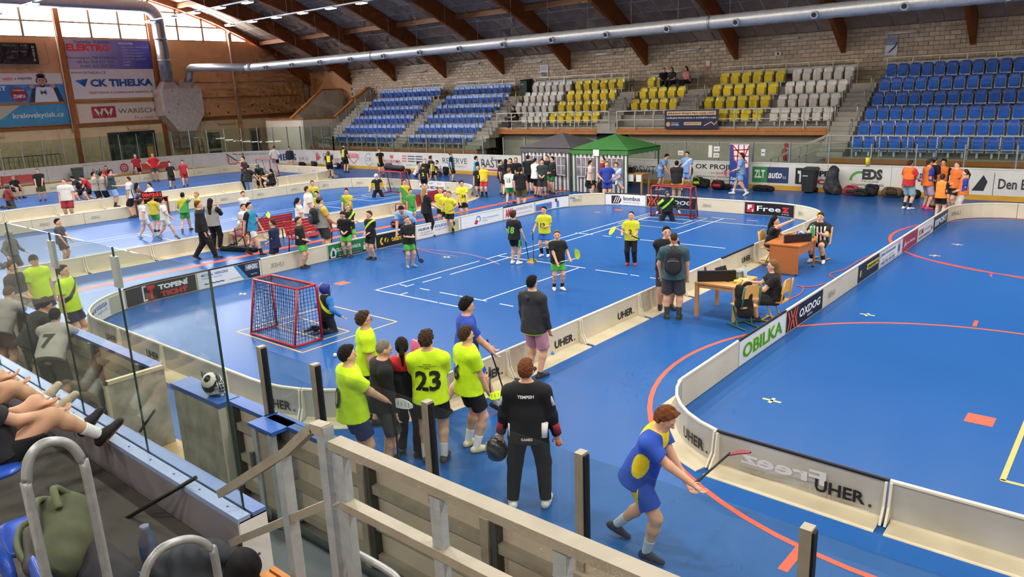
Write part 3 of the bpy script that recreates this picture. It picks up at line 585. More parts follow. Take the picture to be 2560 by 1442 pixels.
# ================================================================ FLOORBALL BOARDS
class RR:
    def __init__(s, x0, x1, y0, y1, r):
        s.b = (x0, x1, y0, y1, r); s.h, s.w, s.a = y1-y0-2*r, x1-x0-2*r, math.pi*r/2; s.T = 2*(s.h+s.w)+4*s.a
    def __call__(s, t):
        x0, x1, y0, y1, r = s.b; t = t % s.T
        for k in range(4):
            l = s.h if k % 2 == 0 else s.w
            if t <= l:
                return [(np.array([x0, y0+r+t]), np.array([1., 0])), (np.array([x0+r+t, y1]), np.array([0, -1.])), (np.array([x1, y1-r-t]), np.array([-1., 0])), (np.array([x1-r-t, y0]), np.array([0, 1.]))][k]
            t -= l
            if t <= s.a:
                c = [(x0+r, y1-r), (x1-r, y1-r), (x1-r, y0+r), (x0+r, y0+r)][k]; an = math.pi-k*math.pi/2-t/r; n = np.array([math.cos(an), math.sin(an)]); return np.array(c)+n*r, -n
            t -= s.a
        return np.array([x0, y0+r]), np.array([1., 0])
BCR = M('#ddd2b8', .42, noise=(1.5, .35, '#c8b894'), spec=.35); BCG = M('#bfbcb2', .4, noise=(1.6, .6, '#a59d86')); BFT = M('#d2c6a8', .5, noise=(2.5, .45, '#b3a688')); BTOP = M('#e7dfc8', .4); BBLK = M('#1c1c20', .4)
def uher(P, L, mirror=False):
    if mirror: P.text('UHER.', L*.12, .16, L*.2, .13, '#9a9890', .0, mirror=True)
    else: P.text('UHER', L*.62, .12, L*.27, .15, '#1d1d1f', .03); P.disc(L*.915, .13, .018, '#3a3a3a')
def board(court, s0, s1, label, inner=None, cap=None, outer=None, group=None, dirty=False):
    pm = court((s0+s1)/2)[0]; a, b = court(s0)[0], court(s1)[0]
    if not (seen((*a, .25), 40) or seen((*b, .25), 40) or seen((*pm, .25), 40)): return
    L = s1-s0; ln = np.hypot(*(b-a)); n = 1 if ln > L*.997 else max(3, int(L/.3)); g = .008
    off = lambda f: f
    t = thing('floorball_board', label, 'board', (0, 0, 0), group=group)
    part('panel', pstrip(court, s0+g, s1-g, n, [(.012, .01), (.012, .475), (-.012, .475), (-.012, .01)]), BCG if dirty else BCR, t)
    part('cap', pstrip(court, s0+g, s1-g, n, [(.02, .465), (.02, .488), (.01, .5), (-.01, .5), (-.02, .488), (-.02, .465)]), cap or BTOP, t)
    part('foot', pstrip(court, s0+g+.04, s1-g-.04, n, [(.0, .0), (.0, .05), (-.03, .05), (-.05, .03), (-.30, .012), (-.31, 0)]), BFT, t)
    for se in (s0+.025, s1-.025):
        p, nn = court(se); T = np.array([-nn[1], nn[0]])*.012
        o = (p[0]-T[0], p[1]-T[1], 0); part('rib', MB().prism([(.0, .02), (.17, .02), (.07, .2), (.04, .47), (.0, .47)], o, (-nn[0], -nn[1], 0), (0, 0, 1), (2*T[0], 2*T[1], 0)), BTOP, t)
    sm_, nm_ = court((s0+s1)/2); facing = np.dot(nm_, -pm) > 0
    if facing:
        P = Print(pmap(court, s0, .013), .003 if n == 1 else .011)
        if inner: inner(P, L)
        else: uher(P, L, True)
    else:
        P = Print(pmap(court, s1, -.013, True), .003 if n == 1 else .008)
        if outer is not False: uher(P, L)
    P.done(t)
def bgp(P, L, c, n=12, m=.03): P.rect(m, .03, L-m, .45, c, 0, n)
def i_topeni(P, L):
    bgp(P, L, '#2a2a2c', 4); P.rect(L*.26, .05, L*.44, .43, '#e3e1de', .001); P.text('1', L*.28, .1, L*.05, .3, '#222', .06, lift=.003); P.text('T', L*.33, .08, L*.1, .33, '#cc2b2b', .08, lift=.004)
    P.text('TOPENÍ', L*.48, .25, L*.4, .16, '#e8e6e2', .06, lift=.002); P.text('TICHÝ', L*.5, .07, L*.37, .16, '#cf3030', .06, lift=.002)
def i_heinz(P, L):
    bgp(P, L, '#e6e9ea'); P.poly([(L*.56, .45), (L*.62, .45), (L*.78, .03), (L*.7, .03)], '#4a8fc0', .001); P.poly([(L*.62, .45), (L*.97, .45), (L*.97, .03), (L*.78, .03)], '#1f2940', .001)
    P.text('MICHAL HEINZKE', L*.07, .33, L*.4, .07, '#3b78b0', .02, lift=.002); P.text('pojištění a hypotéky', L*.08, .25, L*.3, .05, '#6f7f90', lift=.002); P.text('~ ~~~', L*.1, .1, L*.3, .05, '#3d5a80', .01, lift=.002); P.text('www.heinzke.cz', L*.48, .1, L*.2, .035, '#6f8fa8', lift=.002)
    P.text('HEINZKE', L*.76, .28, L*.17, .1, '#eef0f2', .04, lift=.003); P.line([(L*.745, .26), (L*.945, .26), (L*.945, .4), (L*.745, .4), (L*.745, .26)], .008, '#eef0f2', .003); P.text('hypotéky', L*.82, .1, L*.1, .05, '#d8dde4', .0, lift=.003)
def i_cel(P, L):
    bgp(P, L, '#2c7f4c'); P.rect(.03, .03, L-.03, .12, '#1f3f38', .001); P.poly([(.1, .05), (.28, .05), (.33, .25), (.2, .38), (.08, .2)], '#d6dcdc', .002); P.poly([(.14, .1), (.26, .1), (.24, .25), (.18, .28)], '#24453d', .003)
    P.text('CELOROČNÍ NÁBOR', L*.16, .22, L*.52, .14, '#eef2ec', .02, lift=.003); P.text('+420 605 776 745 | www.fbcnabor.cz', L*.2, .055, L*.5, .05, '#dfe6e0', lift=.003)
    for k in range(3): u = L*(.76+k*.08); P.rect(u-.05, .1, u+.05, .25, '#d6e0dc', .002); P.disc(u, .31, .04, '#caa48c', .003)
def i_tstore(P, L):
    bgp(P, L, '#232323'); P.ring(L*.18, .23, .07, .06, '#f0cf2a', .002, a0=100, a1=260); P.disc(L*.26, .24, .085, '#f0cf2a', .002); P.poly([(L*.22, .14), (L*.26, .14), (L*.31, .34), (L*.27, .34)], '#232323', .003); P.text('teamstore', L*.38, .16, L*.55, .14, '#eecb2c', .02, lift=.002)
def i_hleda(P, L):
    bgp(P, L, '#eceae6'); P.text('HLEDÁ SE', L*.06, .29, L*.32, .1, '#4a4a4e', .03, lift=.002); P.text('KOLEGA', L*.41, .29, L*.27, .1, '#4a78c0', .03, lift=.002); P.text('+420 554 689 117', L*.08, .19, L*.28, .05, '#777', lift=.002); P.text('email@logicall.cz', L*.08, .11, L*.3, .05, '#666', lift=.002); P.text('logicall', L*.42, .17, L*.24, .09, '#8a8c92', -.01, lift=.002)
    P.rect(L*.72, .05, L*.95, .42, '#b9b69c', .001); P.disc(L*.83, .3, .08, '#2b2b2b', .003); P.rect(L*.76, .07, L*.9, .2, '#cfd04a', .002)
def i_msk(P, L): bgp(P, L, '#f0f0ee'); P.poly([(L*.3, .12), (L*.34, .26), (L*.4, .2), (L*.36, .08)], '#c83a40', .002); P.ring(L*.4, .26, .09, .03, '#2f5fa8', .002, a0=-60, a1=170); P.text('Moravskoslezský', L*.5, .22, L*.38, .07, '#4a6aa8', lift=.002); P.text('kraj', L*.5, .13, L*.1, .07, '#4a6aa8', lift=.002)
def i_amg(P, L): bgp(P, L, '#f2f0ee'); P.text('AM', L*.06, .08, L*.17, .32, '#d22f36', .05, lift=.002); P.text('G', L*.24, .25, L*.06, .15, '#d22f36', .03, lift=.002); P.text('B', L*.24, .08, L*.06, .15, '#d22f36', .03, lift=.002); P.text('AUTOMYČKY ČR', L*.33, .26, L*.58, .12, '#6a6a70', -.005, lift=.002); P.text('ekologické mytí automobilů', L*.38, .12, L*.5, .05, '#c05a5f', lift=.002)
def i_500(P, L): bgp(P, L, '#f0f0f2', 4); P.rect(.05, .06, L*.75, .32, '#3f8fd0', .001, 4); P.text('500 Kč', L*.05, .1, L*.28, .14, '#d0336a', .03, lift=.003); P.text('NET', L*.4, .17, L*.22, .1, '#d0336a', .03, lift=.003); P.rect(L*.58, .28, L*.7, .42, '#7a2a50', .003); P.rect(L*.78, .05, L*.95, .4, '#cfd8e0', .002); P.disc(L*.86, .34, .06, '#7a5a48', .003)
def i_olma(P, L): P.text('olma', L*.02, .33, L*.16, .08, '#4a7ac0', .02); P.text('UHER', L*.1, .2, L*.25, .12, '#8f8c84', .0, mirror=True); P.text('~', L*.28, .38, L*.1, .04, '#c0a070')
def i_bombus(P, L): bgp(P, L, '#e9e9e9'); P.rect(L*.15, .07, L*.28, .4, '#3a2626', .001); P.disc(L*.29, .235, .165, '#3a2626', .001); [P.line([(L*.2+k*.09, .1), (L*.2+k*.09+.12, .36)], .035, '#ece9e6', .003) for k in range(3)]; P.text('bombus', L*.43, .21, L*.42, .17, '#4a4448', .02, lift=.002); P.text('natural energy', L*.43, .09, L*.42, .09, '#7a767a', -.01, lift=.002)
def i_oxdog(P, L):
    bgp(P, L, '#1f2026')
    for k in range(4): u = L*(.03+k*.065); P.poly([(u, .05), (u+.06, .05), (u+.16, .25), (u+.06, .43), (u, .43), (u+.1, .25)] if k < 2 else [(u+.08, .05), (u+.14, .05), (u+.05, .25), (u+.16, .43), (u+.1, .43), (u-.02, .25)], '#e0623c', .002)
    P.text('OXDOG', L*.33, .17, L*.58, .17, '#eef0f2', .035, .15, lift=.003); P.text('ESPORT', L*.55, .09, L*.14, .045, '#d6d8dc', .02, lift=.003)
def i_freez(P, L): bgp(P, L, '#17181c'); P.rect(L*.05, .1, L*.2, .39, '#c22f3c', .001); P.text('F', L*.07, .2, L*.08, .16, '#f2f0f0', .05, lift=.003); P.text('z', L*.15, .12, L*.035, .09, '#f2f0f0', .02, lift=.003); P.text('Free', L*.25, .16, L*.46, .19, '#eff0f2', .012, lift=.003); P.text('z', L*.73, .16, L*.16, .19, '#c93642', .05, lift=.003); P.text('by ESPORT', L*.73, .075, L*.16, .045, '#d6d6da', .01, lift=.003)
def i_yel(P, L): P.rect(0, .03, L*.6, .45, '#d9cf3a', 0, 5); P.text('S C', .1, .2, L*.35, .15, '#6a5a1a', .02)
def i_obilka(P, L): bgp(P, L, '#e4e9ea'); P.text('OBILKA', L*.07, .1, L*.85, .27, '#e9e64a', .06, lift=.001); P.text('OBILKA', L*.08, .11, L*.83, .25, '#3da12e', .015, lift=.003)
def i_team2(P, L): bgp(P, L, '#2a2e33'); P.disc(L*.14, .22, .09, '#e8cf3a', .002); P.poly([(L*.12, .13), (L*.16, .13), (L*.2, .33), (L*.16, .33)], '#2a2e33', .003); P.rect(L*.4, .22, L*.95, .36, '#e8d23a', .002); P.text('teamstore', L*.43, .25, L*.5, .09, '#2a2e33', .02, lift=.004)
def i_jitka(P, L): bgp(P, L, '#e6eaf2'); P.line([(.06, .06), (L-.06, .06), (L-.06, .43), (.06, .43), (.06, .06)], .012, '#4a5a8a', .002); P.text('Jitka Kosturová', L*.06, .29, L*.6, .1, '#3e4a72', .02, lift=.003); P.text('Vaše realitní makléřka', L*.1, .2, L*.5, .06, '#b8a83a', lift=.003); P.text('+420 733 164 163', L*.05, .09, L*.6, .08, '#3e4a72', .02, lift=.003); P.ring(L*.83, .25, .13, .015, '#4a5a9a', .003); P.rect(L*.8, .16, L*.86, .34, '#4a5a9a', .003)
def i_red(P, L): bgp(P, L, '#a83a4c'); P.text('pro bono', L*.2, .16, L*.6, .12, '#f0e2e4', .02, lift=.003); P.poly([(.1, .12), (.25, .35), (.3, .2)], '#e8dadd', .003)
def i_port(P, L): bgp(P, L, '#eceae8'); P.text('RTM', L*.08, .2, L*.25, .16, '#c9505c', .02, lift=.003); P.text('REKLAMA', L*.4, .25, L*.4, .06, '#777', lift=.003); P.text('PORTUGALSKO', L*.06, .07, L*.75, .08, '#555', .02, lift=.003); P.disc(L*.88, .2, .07, '#a04a5a', .003)
def i_esport(P, L): bgp(P, L, '#3c4552'); P.text('ESPORT', L*.08, .14, L*.84, .2, '#e8ecf0', .06, lift=.003)
def i_flor(P, L): bgp(P, L, '#ecebe6'); P.text('FLORBAL BEZ HRANIC', L*.05, .1, L*.9, .14, '#2f3a4a', .03, lift=.002); [P.rect(L*(.1+k*.3), .36, L*(.25+k*.3), .39, '#8a8c92', .002) for k in range(3)]
CC = RR(-18.4, -7.8, 5.6, 26.2, 2.4)
jl = [(-3.0, -1.0, i_hleda, 'cream corner board with grey notice, first on the central court beside the kneeling goalkeeper', None), (-1.0, .93, i_topeni, 'black board plate with white block lettering over red lettering', BBLK), (.93, 2.79, i_heinz, 'white and navy board plate with blue diagonal', BBLK), (2.79, 5.0, None, 'plain cream board between navy plate and green plate', None),
      (5.0, 6.83, i_cel, 'green board plate with white wording and three small figures', None), (6.83, 8.55, i_tstore, 'black board plate with yellow round logo and yellow lettering', None), (8.55, 10.7, i_hleda, 'white board plate with a dark wording and a photo at its end', None), (10.7, 13.0, i_msk, 'white board plate with a small red and blue emblem', None),
      (13.0, 14.9, i_amg, 'white board plate with large red initials', BBLK), (14.9, 16.9, i_500, 'blue and white board plate with pink wording and a bearded figure', BBLK), (16.9, 18.44, i_olma, 'curved cream board at the far corner of the central court', None), (18.44, 20.27, i_bombus, 'pale board plate with dark striped round logo behind the goal', BBLK),
      (20.27, 22.47, i_oxdog, 'black board plate with orange chevrons behind the far goal', None), (22.47, 24.37, None, 'plain cream board between two black plates behind the far goal', None), (24.37, 26.3, i_freez, 'black board plate with red square and white rounded lettering', None), (26.3, 27.6, None, 'curved cream board next to the yellow plate at the far corner', None), (27.6, 28.9, i_yel, 'curved board with a yellow plate at the far corner', None)]
for a, b, fn, lab, cp in jl: board(CC, a, b, lab, fn, cp)
rs = [28.9, 31.9-1.0, 31.9+.0, 34.0, 36.0, 38.0, 39.9, 42.0, 44.1, 45.9, 47.7, 49.5, 51.7, 53.5, 55.28]
rs = [28.9, 30.4, 32.1, 34.0, 36.0, 38.0, 39.9, 42.0, 44.1, 45.9, 47.7, 49.5, 51.7, 53.5, 55.28]
nm = ['behind the seated referee', 'behind the desk with two officials', 'behind the pale chair of the dark haired girl', 'with a black cap beside the desk', 'behind the small table', 'behind the man with the rucksack', 'to the near side of the man with the rucksack', 'beside the youth in the hooded jacket', 'touched by the stick of the walking youth', 'behind the lime shirt with number 23', 'behind the group in lime shirts', 'behind the grey dasher posts', 'behind the goalkeeper helmet', 'beside the leaning boy in the grey shirt']
for k, (a, b) in enumerate(zip(rs, rs[1:])): board(CC, a, b, 'cream board printed with black lettering, %s' % nm[k], None, BBLK if k == 3 else None, None if k not in (1, 9, 10) else None, dirty=k > 8, group='outer boards of the central court')
CR_ = RR(-4.87, 6.5, 7.95, 29.1, 1.7)
y2s = lambda y: y-(7.95+1.7)
for (a, b), fn, lab, cp in zip([(9.3, 11.35), (11.35, 13.45), (13.45, 15.5), (15.5, 17.85), (17.85, 19.6), (19.6, 21.8), (21.8, 23.45), (23.45, 25.4), (25.4, 27.4)], [None, i_obilka, i_oxdog, None, i_team2, i_jitka, i_red, i_port, i_esport],
        ['plain cream board at the curved corner beside the lime lettering', 'white board plate with tall green and yellow lettering', 'dark board plate with orange chevrons beside the lime lettering plate', 'plain cream board between two dark plates of the near court', 'dark board plate with a yellow label', 'white board plate with blue wording and a round emblem', 'crimson board plate of the near court', 'white board plate with small red and grey wording', 'slate board plate with pale slanted lettering'], [None, BBLK, None, None, None, None, None, None, None]):
    board(CR_, y2s(a), y2s(b), lab, fn, cp)
for a, b, lab in ((y2s(27.4), y2s(27.4)+2.67, 'curved cream board at the far corner of the near court'), (y2s(27.4)+2.67, y2s(27.4)+4.7, 'cream board at the far edge of the frame, second behind the orange bibs')): board(CR_, a, b, lab)
T = CR_.T
sN = lambda x: CR_.h*2+CR_.w+CR_.a*3+(6.5-1.7-x)     # s on the near side at X
for a, b, lab, cp in ((sN(-3.67), T-.36, 'curved cream board at the corner where the youth in blue bends', None), (sN(-1.68), sN(-3.67), 'cream board with black cap and a pale see-through logo', BBLK), (sN(.4), sN(-1.68), 'cream board with plain grey face at the frame corner', None)):
    board(CR_, a, b, lab, None, cp, False if 'plain' in lab else None, dirty=True)
bd = [o for o in bpy.data.objects if o.get('label', '').startswith('cream board with black cap')]
if bd:
    P = Print(pmap(CR_, sN(-3.67), -.0125, True), .002); L = 2; P.text('Freez', .35, .2, 1.0, .17, '#d8d8d4', .03, mirror=True); P.done(bd[0], 'lettering')
CL1 = RR(-34.0, -23.55, 4.8, 26.3, 2.4); CL2 = RR(-49.9, -38.45, 6.0, 29.4, 2.4)
def ring_boards(C, s0, s1, n, fmt, **k):
    for i in range(n): board(C, s0+(s1-s0)*i/n, s0+(s1-s0)*(i+1)/n, fmt % ['first', 'second', 'third', 'fourth', 'fifth', 'sixth', 'seventh', 'eighth', 'ninth', 'tenth', 'eleventh'][i], **k)
ring_boards(CL1, -1, CL1.h, 9, 'plain cream board, %s on the gable side of the middle court', group='inner boards of the middle court')
ring_boards(CL1, CL1.h, CL1.h+CL1.a, 2, 'curved cream board, %s at the goalkeeper corner of the middle court')
q = CL1.h+CL1.a
board(CL1, q, q+2.9, 'plain cream board behind the middle court goal'); board(CL1, q+2.9, q+4.85, 'white board plate with dark wording behind the middle court', i_flor); board(CL1, q+4.85, q+CL1.w, 'plain cream board between the white plate and the rounded corner')
ring_boards(CL1, q+CL1.w, q+CL1.w+CL1.a, 2, 'curved cream board, %s at the corner by the blonde woman')
q += CL1.w+CL1.a; ring_boards(CL1, q, q+CL1.h+1, 9, 'plain cream outer board, %s along the red benches', outer=False, group='outer boards of the middle court')
ring_boards(CL2, 2, CL2.h, 9, 'plain cream board, %s along the gable side of the far court', group='inner boards of the far court'); ring_boards(CL2, CL2.h, CL2.h+CL2.a, 2, 'curved cream board, %s at the gable corner of the far court')
q = CL2.h+CL2.a; ring_boards(CL2, q, q+CL2.w, 4, 'plain cream board, %s behind the far court goal', group='end boards of the far court'); ring_boards(CL2, q+CL2.w, q+CL2.w+CL2.a, 2, 'curved cream board, %s at the timekeeper corner of the far court')
q += CL2.w+CL2.a; ring_boards(CL2, q, q+CL2.h, 9, 'plain cream outer board, %s along the timekeeper side of the far court', outer=False, group='outer boards of the far court')
# ================================================================ GOALS
netm = M('#20283a', .8); netl = M('#b9c2cc', .8)
def goal(label, x, y, rz, h=1.15, col='#b0262c', nm_=netm, step=.075):
    t = thing('floorball_goal', label, 'goal', (x, y, 0), rz); rd = M(col, .35); w, db, dt = .8, .62, .42; r = .028
    part('frame', MB().tube([(-w, 0, .03), (-w, 0, h-.12)] + elbow((-w+.1, 0, h-.12), 180, 90, .1, (1, 0, 0), (0, 0, 1), 4) + elbow((w-.1, 0, h-.12), 90, 0, .1, (1, 0, 0), (0, 0, 1), 4) + [(w, 0, h-.12), (w, 0, .03)], r, 8), rd, t)
    for sx in (-1, 1):
        part('side_bar', MB().tube([(sx*w, 0, .03), (sx*w, db, .03)], r*.9, 8), rd, t); part('side_bar', MB().tube([(sx*w*.96, 0, h-.02), (sx*w*.96, dt, h-.02)], r*.8, 8), rd, t); part('back_post', MB().tube([(sx*w*.97, db, .03), (sx*w*.96, dt, h-.02)], r*.8, 8), rd, t)
    part('back_bar', MB().tube([(-w, db, .03), (w, db, .03)], r*.9, 8), rd, t); part('back_bar', MB().tube([(-w*.96, dt, h-.02), (w*.96, dt, h-.02)], r*.8, 8), rd, t)
    m = MB(); q = .0032
    def seg(a, b): m.bar(a, b, q*2)
    n = int(2*w/step); k = int(h/step)
    for i in range(n+1): u = -w*.97+i*2*w*.97/n; seg((u, db, .04), (u, dt, h-.03)); seg((u, dt, h-.02), (u, .01, h-.02))
    for j in range(k+1):
        z = .04+j*(h-.07)/k; yb = db+(dt-db)*j/k; seg((-w*.97, yb, z), (w*.97, yb, z))
        for sx in (-1, 1): seg((sx*w*.98, .01, z), (sx*w*.97, yb, z))
    for j in range(int(dt/step)+1): seg((-w*.97, j*step, h-.02), (w*.97, j*step, h-.02))
    for j in range(int(db/step)+1):
        for sx in (-1, 1): seg((sx*w*.98, j*step, .03), (sx*w*.97, min(j*step, dt+.02), h-.03))
    o = part('net', m, nm_, t, kind='stuff')
    # hanging inner catch net
    m = MB(); 
    for i in range(15): u = -w*.85+i*2*w*.85/14; m.bar((u, dt*.55, h-.05), (u*1.02, dt*.75, .12), .005)
    for j in range(12): z = .12+j*(h-.2)/11; m.bar((-w*.85, dt*.7, z), (w*.85, dt*.7, z), .005)
    part('inner_net', m, nm_, t, kind='stuff'); return t
goal('red floorball goal with dark net beside the yellow goal area', -13.0, 8.29, math.pi)
goal('red floorball goal with net before the black chevron plate', -13.2, 24.32, 0)
p = PZ(975, 487); goal('red floorball goal with a sports bag lying on top', p[0], 24.4, 0)
p = PZ(668, 437); goal('pale topped floorball goal on the court by the gable', -44.2, 27.0, 0, nm_=netl)
# ================================================================ BANNERS ON THE GABLE
def gban(label, y0, y1, z0, z1, bg, fn):
    t = thing('wall_banner', label, 'banner', (GX, y0, z0)); L, H = y1-y0, z1-z0
    part('sheet', MB().b2((.02, 0, 0), (.035, L, H)), M(bg, .55, noise=(1, .12)), t)
    P = Print(flat((.036, 0, 0), (0, 1, 0), (0, 0, 1), (1, 0, 0)), .003); fn(P, L, H); P.done(t)
def g_el(P, L, H):
    for k in range(12):
        a = k/11; c = '#%02x%02x%02x' % tuple(int(p*(1-a)+q*a) for p, q in zip((176, 168, 190), (62, 62, 150))); P.rect(L*(.18+.82*k/12), 0, L*(.18+.82*(k+1)/12), H, c)
    P.text('Stanislav Kettner', L*.1, H*.86, L*.42, H*.12, '#55507a', .01); P.text('ELEKTRO', L*.01, H*.6, L*.5, H*.24, '#cf2f36', .04); P.text('Petrovická 61, 794 01 KRNOV', 0, H*.32, L*.58, H*.1, '#5a527c', .01); P.text('tel./fax. 554 611 104', L*.1, H*.19, L*.42, H*.1, '#5a527c', .01); P.text('mobil: 602 524 109', L*.13, H*.05, L*.4, H*.1, '#5a527c', .01)
    P.text('PROVÁDÍME:', L*.62, H*.85, L*.18, H*.09, '#e8e6f0', .02)
    for k, w in enumerate(['prům. a domov. elektroinstalace', 'měření a regulace', 'elektronické zabezpečení', 'elektronické vytápění', 'prodej elekt. spotřebičů', 'projekce', 'revize']): P.text(w, L*.65, H*(.73-k*.105), min(L*.33, L*.0115*len(w)), H*.07, '#dcdaec', .01)
def g_ti(P, L, H): P.text('WWW.CKTIHELKA.CZ', L*.01, H*.84, L*.4, H*.08, '#4a4f5c', .01); P.poly([(L*.04, H*.62), (L*.19, H*.68), (L*.14, H*.4)], '#2f6fb4'); P.poly([(L*.09, H*.55), (L*.19, H*.68), (L*.14, H*.4)], '#1d4f92', .002); P.text('CK TIHELKA', L*.21, H*.4, L*.76, H*.26, '#2a4f92', .05); P.text('CESTOVNÍ A DOPRAVNÍ KANCELÁŘ', L*.18, H*.16, L*.8, H*.1, '#b4343f', .01)
def g_wa(P, L, H): P.rect(L*.16, H*.32, L*.44, H*.86, '#a23338'); P.line([(L*.2, H*.76), (L*.25, H*.42), (L*.29, H*.76)], .16, '#ddd2c8', .002); P.line([(L*.31, H*.76), (L*.36, H*.42), (L*.4, H*.76)], .16, '#ddd2c8', .002); P.text('WARISCH', L*.47, H*.5, L*.46, H*.22, '#6a5550', .005); P.text('To je maso!', L*.66, H*.16, L*.25, H*.18, '#8a4a44', -.01, .3); P.line([(L*.68, H*.12), (L*.92, H*.18)], .02, '#8a4a44')
def g_kr(P, L, H): P.poly([(0, H*.05), (L*.28, H*.4), (L*.5, H), (0, H)], '#b5b39a'); P.text('kralovskytisk.cz', L*.40, H*.34, L*.54, H*.3, '#e3e2da', .02)
def g_me(P, L, H):
    P.rect(0, 0, L, H*.62, '#3f86c4'); P.poly([(0, H*.62), (L*.45, H*.62), (L*.66, H*.04), (0, H*.04)], '#2d6fae', .001); P.text('S', L*.30, H*.72, L*.05, H*.2, '#8a8a8a'); P.text('sviští', L*.375, H*.76, L*.10, H*.12, '#c8424a', .01); P.text('a nepadej', L*.49, H*.76, L*.18, H*.12, '#333a44', .01)
    P.text('ET', L*.30, H*.42, L*.09, H*.15, '#eef2f6', .03, lift=.003); P.disc(L*.51, H*.28, .5, '#8a2a3c', .002, ry=.46); P.text('instalace', L*.45, H*.4, L*.12, H*.06, '#f0e6e8', .01, lift=.005); P.text('ZDARMA', L*.445, H*.16, L*.13, H*.12, '#f2eaec', .03, lift=.005)
    P.poly([(L*.66, 0), (L*.92, 0), (L*.88, H*.52), (L*.70, H*.52)], '#dfe3e6', .003); P.poly([(L*.60, 0), (L*.68, 0), (L*.72, H*.5), (L*.66, H*.5)], '#2a3a5a', .0025); P.poly([(L*.90, 0), (L*.98, 0), (L*.93, H*.5), (L*.86, H*.5)], '#2a3a5a', .0025)
    P.disc(L*.77, H*.70, .26, '#b98a70', .004, ry=.36); P.ring(L*.77, H*.72, .27, .07, '#33383e', .005, a0=-20, a1=200); P.disc(L*.77, H*.91, .27, '#2c3136', .005, ry=.14); P.disc(L*.77, H*.57, .17, '#4a3228', .006, ry=.12); P.disc(L*.77, H*.6, .09, '#e6ddd6', .008, ry=.03)
    for sx in (-1, 1): P.disc(L*.77+sx*.09, H*.75, .03, '#2a201c', .008); P.disc(L*.77+sx*.62, H*.55, .15, '#b98a70', .005)
    P.text('M', L*.735, H*.26, L*.07, H*.16, '#6a9ac8', .01, lift=.006)
gban('white and violet banner with large red word on the gable', 21.05, 26.75, 7.42, 9.36, '#b9b0c4', g_el); gban('white banner with a blue paper plane and blue lettering', 21.05, 26.75, 5.42, 7.40, '#e6e2de', g_ti); gban('cream banner with a crimson rounded emblem', 21.1, 26.85, 3.62, 5.08, '#dccfc0', g_wa)
gban('sky blue banner with white web address on the gable', 14.9, 20.55, 3.75, 5.14, '#3f8fbe', g_kr); gban('blue banner with a bearded man giving thumbs up', 14.9, 20.5, 5.3, 7.15, '#e4e2de', g_me)
t = thing('scoreboard', 'black hockey scoreboard hanging on the gable', 'scoreboard', (GX+.3, 15.2, 7.72)); part('case', MB().b2((-.2, 0, 0), (0, 4.0, 1.3)), M('#2a2626', .5), t); part('hanger_frame', MB().tube([(0, 4.0, 1.45), (.05, 4.55, 1.4), (.05, 4.6, 0), (0, 3.9, -.08)], .02, 6), M('#7a6a5a', .5), t)
P = Print(flat((.001, 0, 0), (0, 1, 0), (0, 0, 1), (1, 0, 0)), .003); P.text('HRACÍ ČAS', 2.1, 1.1, .7, .1, '#b9b4b0'); P.text('SKORE', 3.1, 1.1, .35, .08, '#b9b4b0'); P.text('TREST  TREST', 2.5, .72, .9, .08, '#b08a8a'); P.text('ČÍSLO', 2.2, .35, .5, .08, '#a9a4a0')
for k, c in enumerate('HOSTÉ'): P.text(c, 3.72, .98-k*.2, .13, .15, '#e6e2de', .03)
P.done(t)
# dark blue banner on the stand railing
t = thing('railing_banner', 'dark blue banner with pale wording tied to the stand railing', 'banner', (-19.65, 35.48, 2.52)); L, H = 2.95, .95; part('sheet', MB().b2((0, 0, 0), (L, .02, H)), M('#252a4a', .6, noise=(2, .2)), t)
P = Print(flat((0, -.001, 0), (1, 0, 0), (0, 0, 1), (0, -1, 0)), .003); P.rect(.12, .68, L-.12, .88, '#e3b98c'); P.text('SPRÁVNÝ SPORT PRO VAŠE DÍTĚ', .17, .72, L-.36, .13, '#23284a', .02, lift=.003); P.text('UDĚLEJTE PRVNÍ KROK A ZAČNĚTE U NÁS', .1, .49, L-.2, .12, '#e4e6ee', .02); P.disc(.2, .24, .12, '#d8a070'); P.text('POJĎ HRÁT', .38, .27, .42, .07, '#dfe2ea', .01); P.text('HOKEJ', .38, .15, .42, .1, '#dfe2ea', .03); P.rect(1.1, .19, 2.05, .34, '#e3b98c'); P.text('POJDHRATHOKEJ.CZ', 1.15, .23, .85, .07, '#23284a', .02, lift=.003); P.line([(2.2, .16), (2.6, .34), (2.75, .2), (2.9, .36)], .05, '#d8a070'); P.done(t)
# posters on the block wall and small signs
def wsign(label, px0, py0, px1, py1, y, bg, fn=None, cat='poster', name='poster', nrm=-1):
    a, b = PY(px0, py1, y), PY(px1, py0, y); L, H = b[0]-a[0], b[2]-a[2]; t = thing(name, label, cat, (a[0], y, a[2])); part('sheet', MB().b2((0, -.012, 0), (L, 0, H)), M(bg, .5), t)
    if fn: P = Print(flat((0, -.013, 0), (1, 0, 0), (0, 0, 1), (0, -1, 0)), .003); fn(P, L, H); P.done(t)
def f_sk(P, L, H): P.rect(0, H*.6, L, H, '#7d8aa6'); P.text('HOKEJ', L*.1, H*.68, L*.5, H*.12, '#d4d8e2'); P.line([(L*.35, H*.18), (L*.8, H*.5), (L*.95, H*.75)], .07, '#30343c', .002); P.line([(L*.2, H*.14), (L*.4, H*.2)], .03, '#30343c', .002)
def f_fo(P, L, H): P.rect(L*.1, H*.55, L*.9, H*.95, '#b7b3b6'); [P.disc(L*(.2+.15*(k % 5)), H*(.15+.1*(k//5)), .05, '#6f6a6e', .002) for k in range(15)]
wsign('pale poster with a hockey player below a tube light', 2212, 94, 2246, 139, 40.12, '#d8dbe4', f_sk); wsign('pale poster of small photographs over the white seats', 1351, 161, 1370, 195, 40.12, '#dedad6', f_fo)
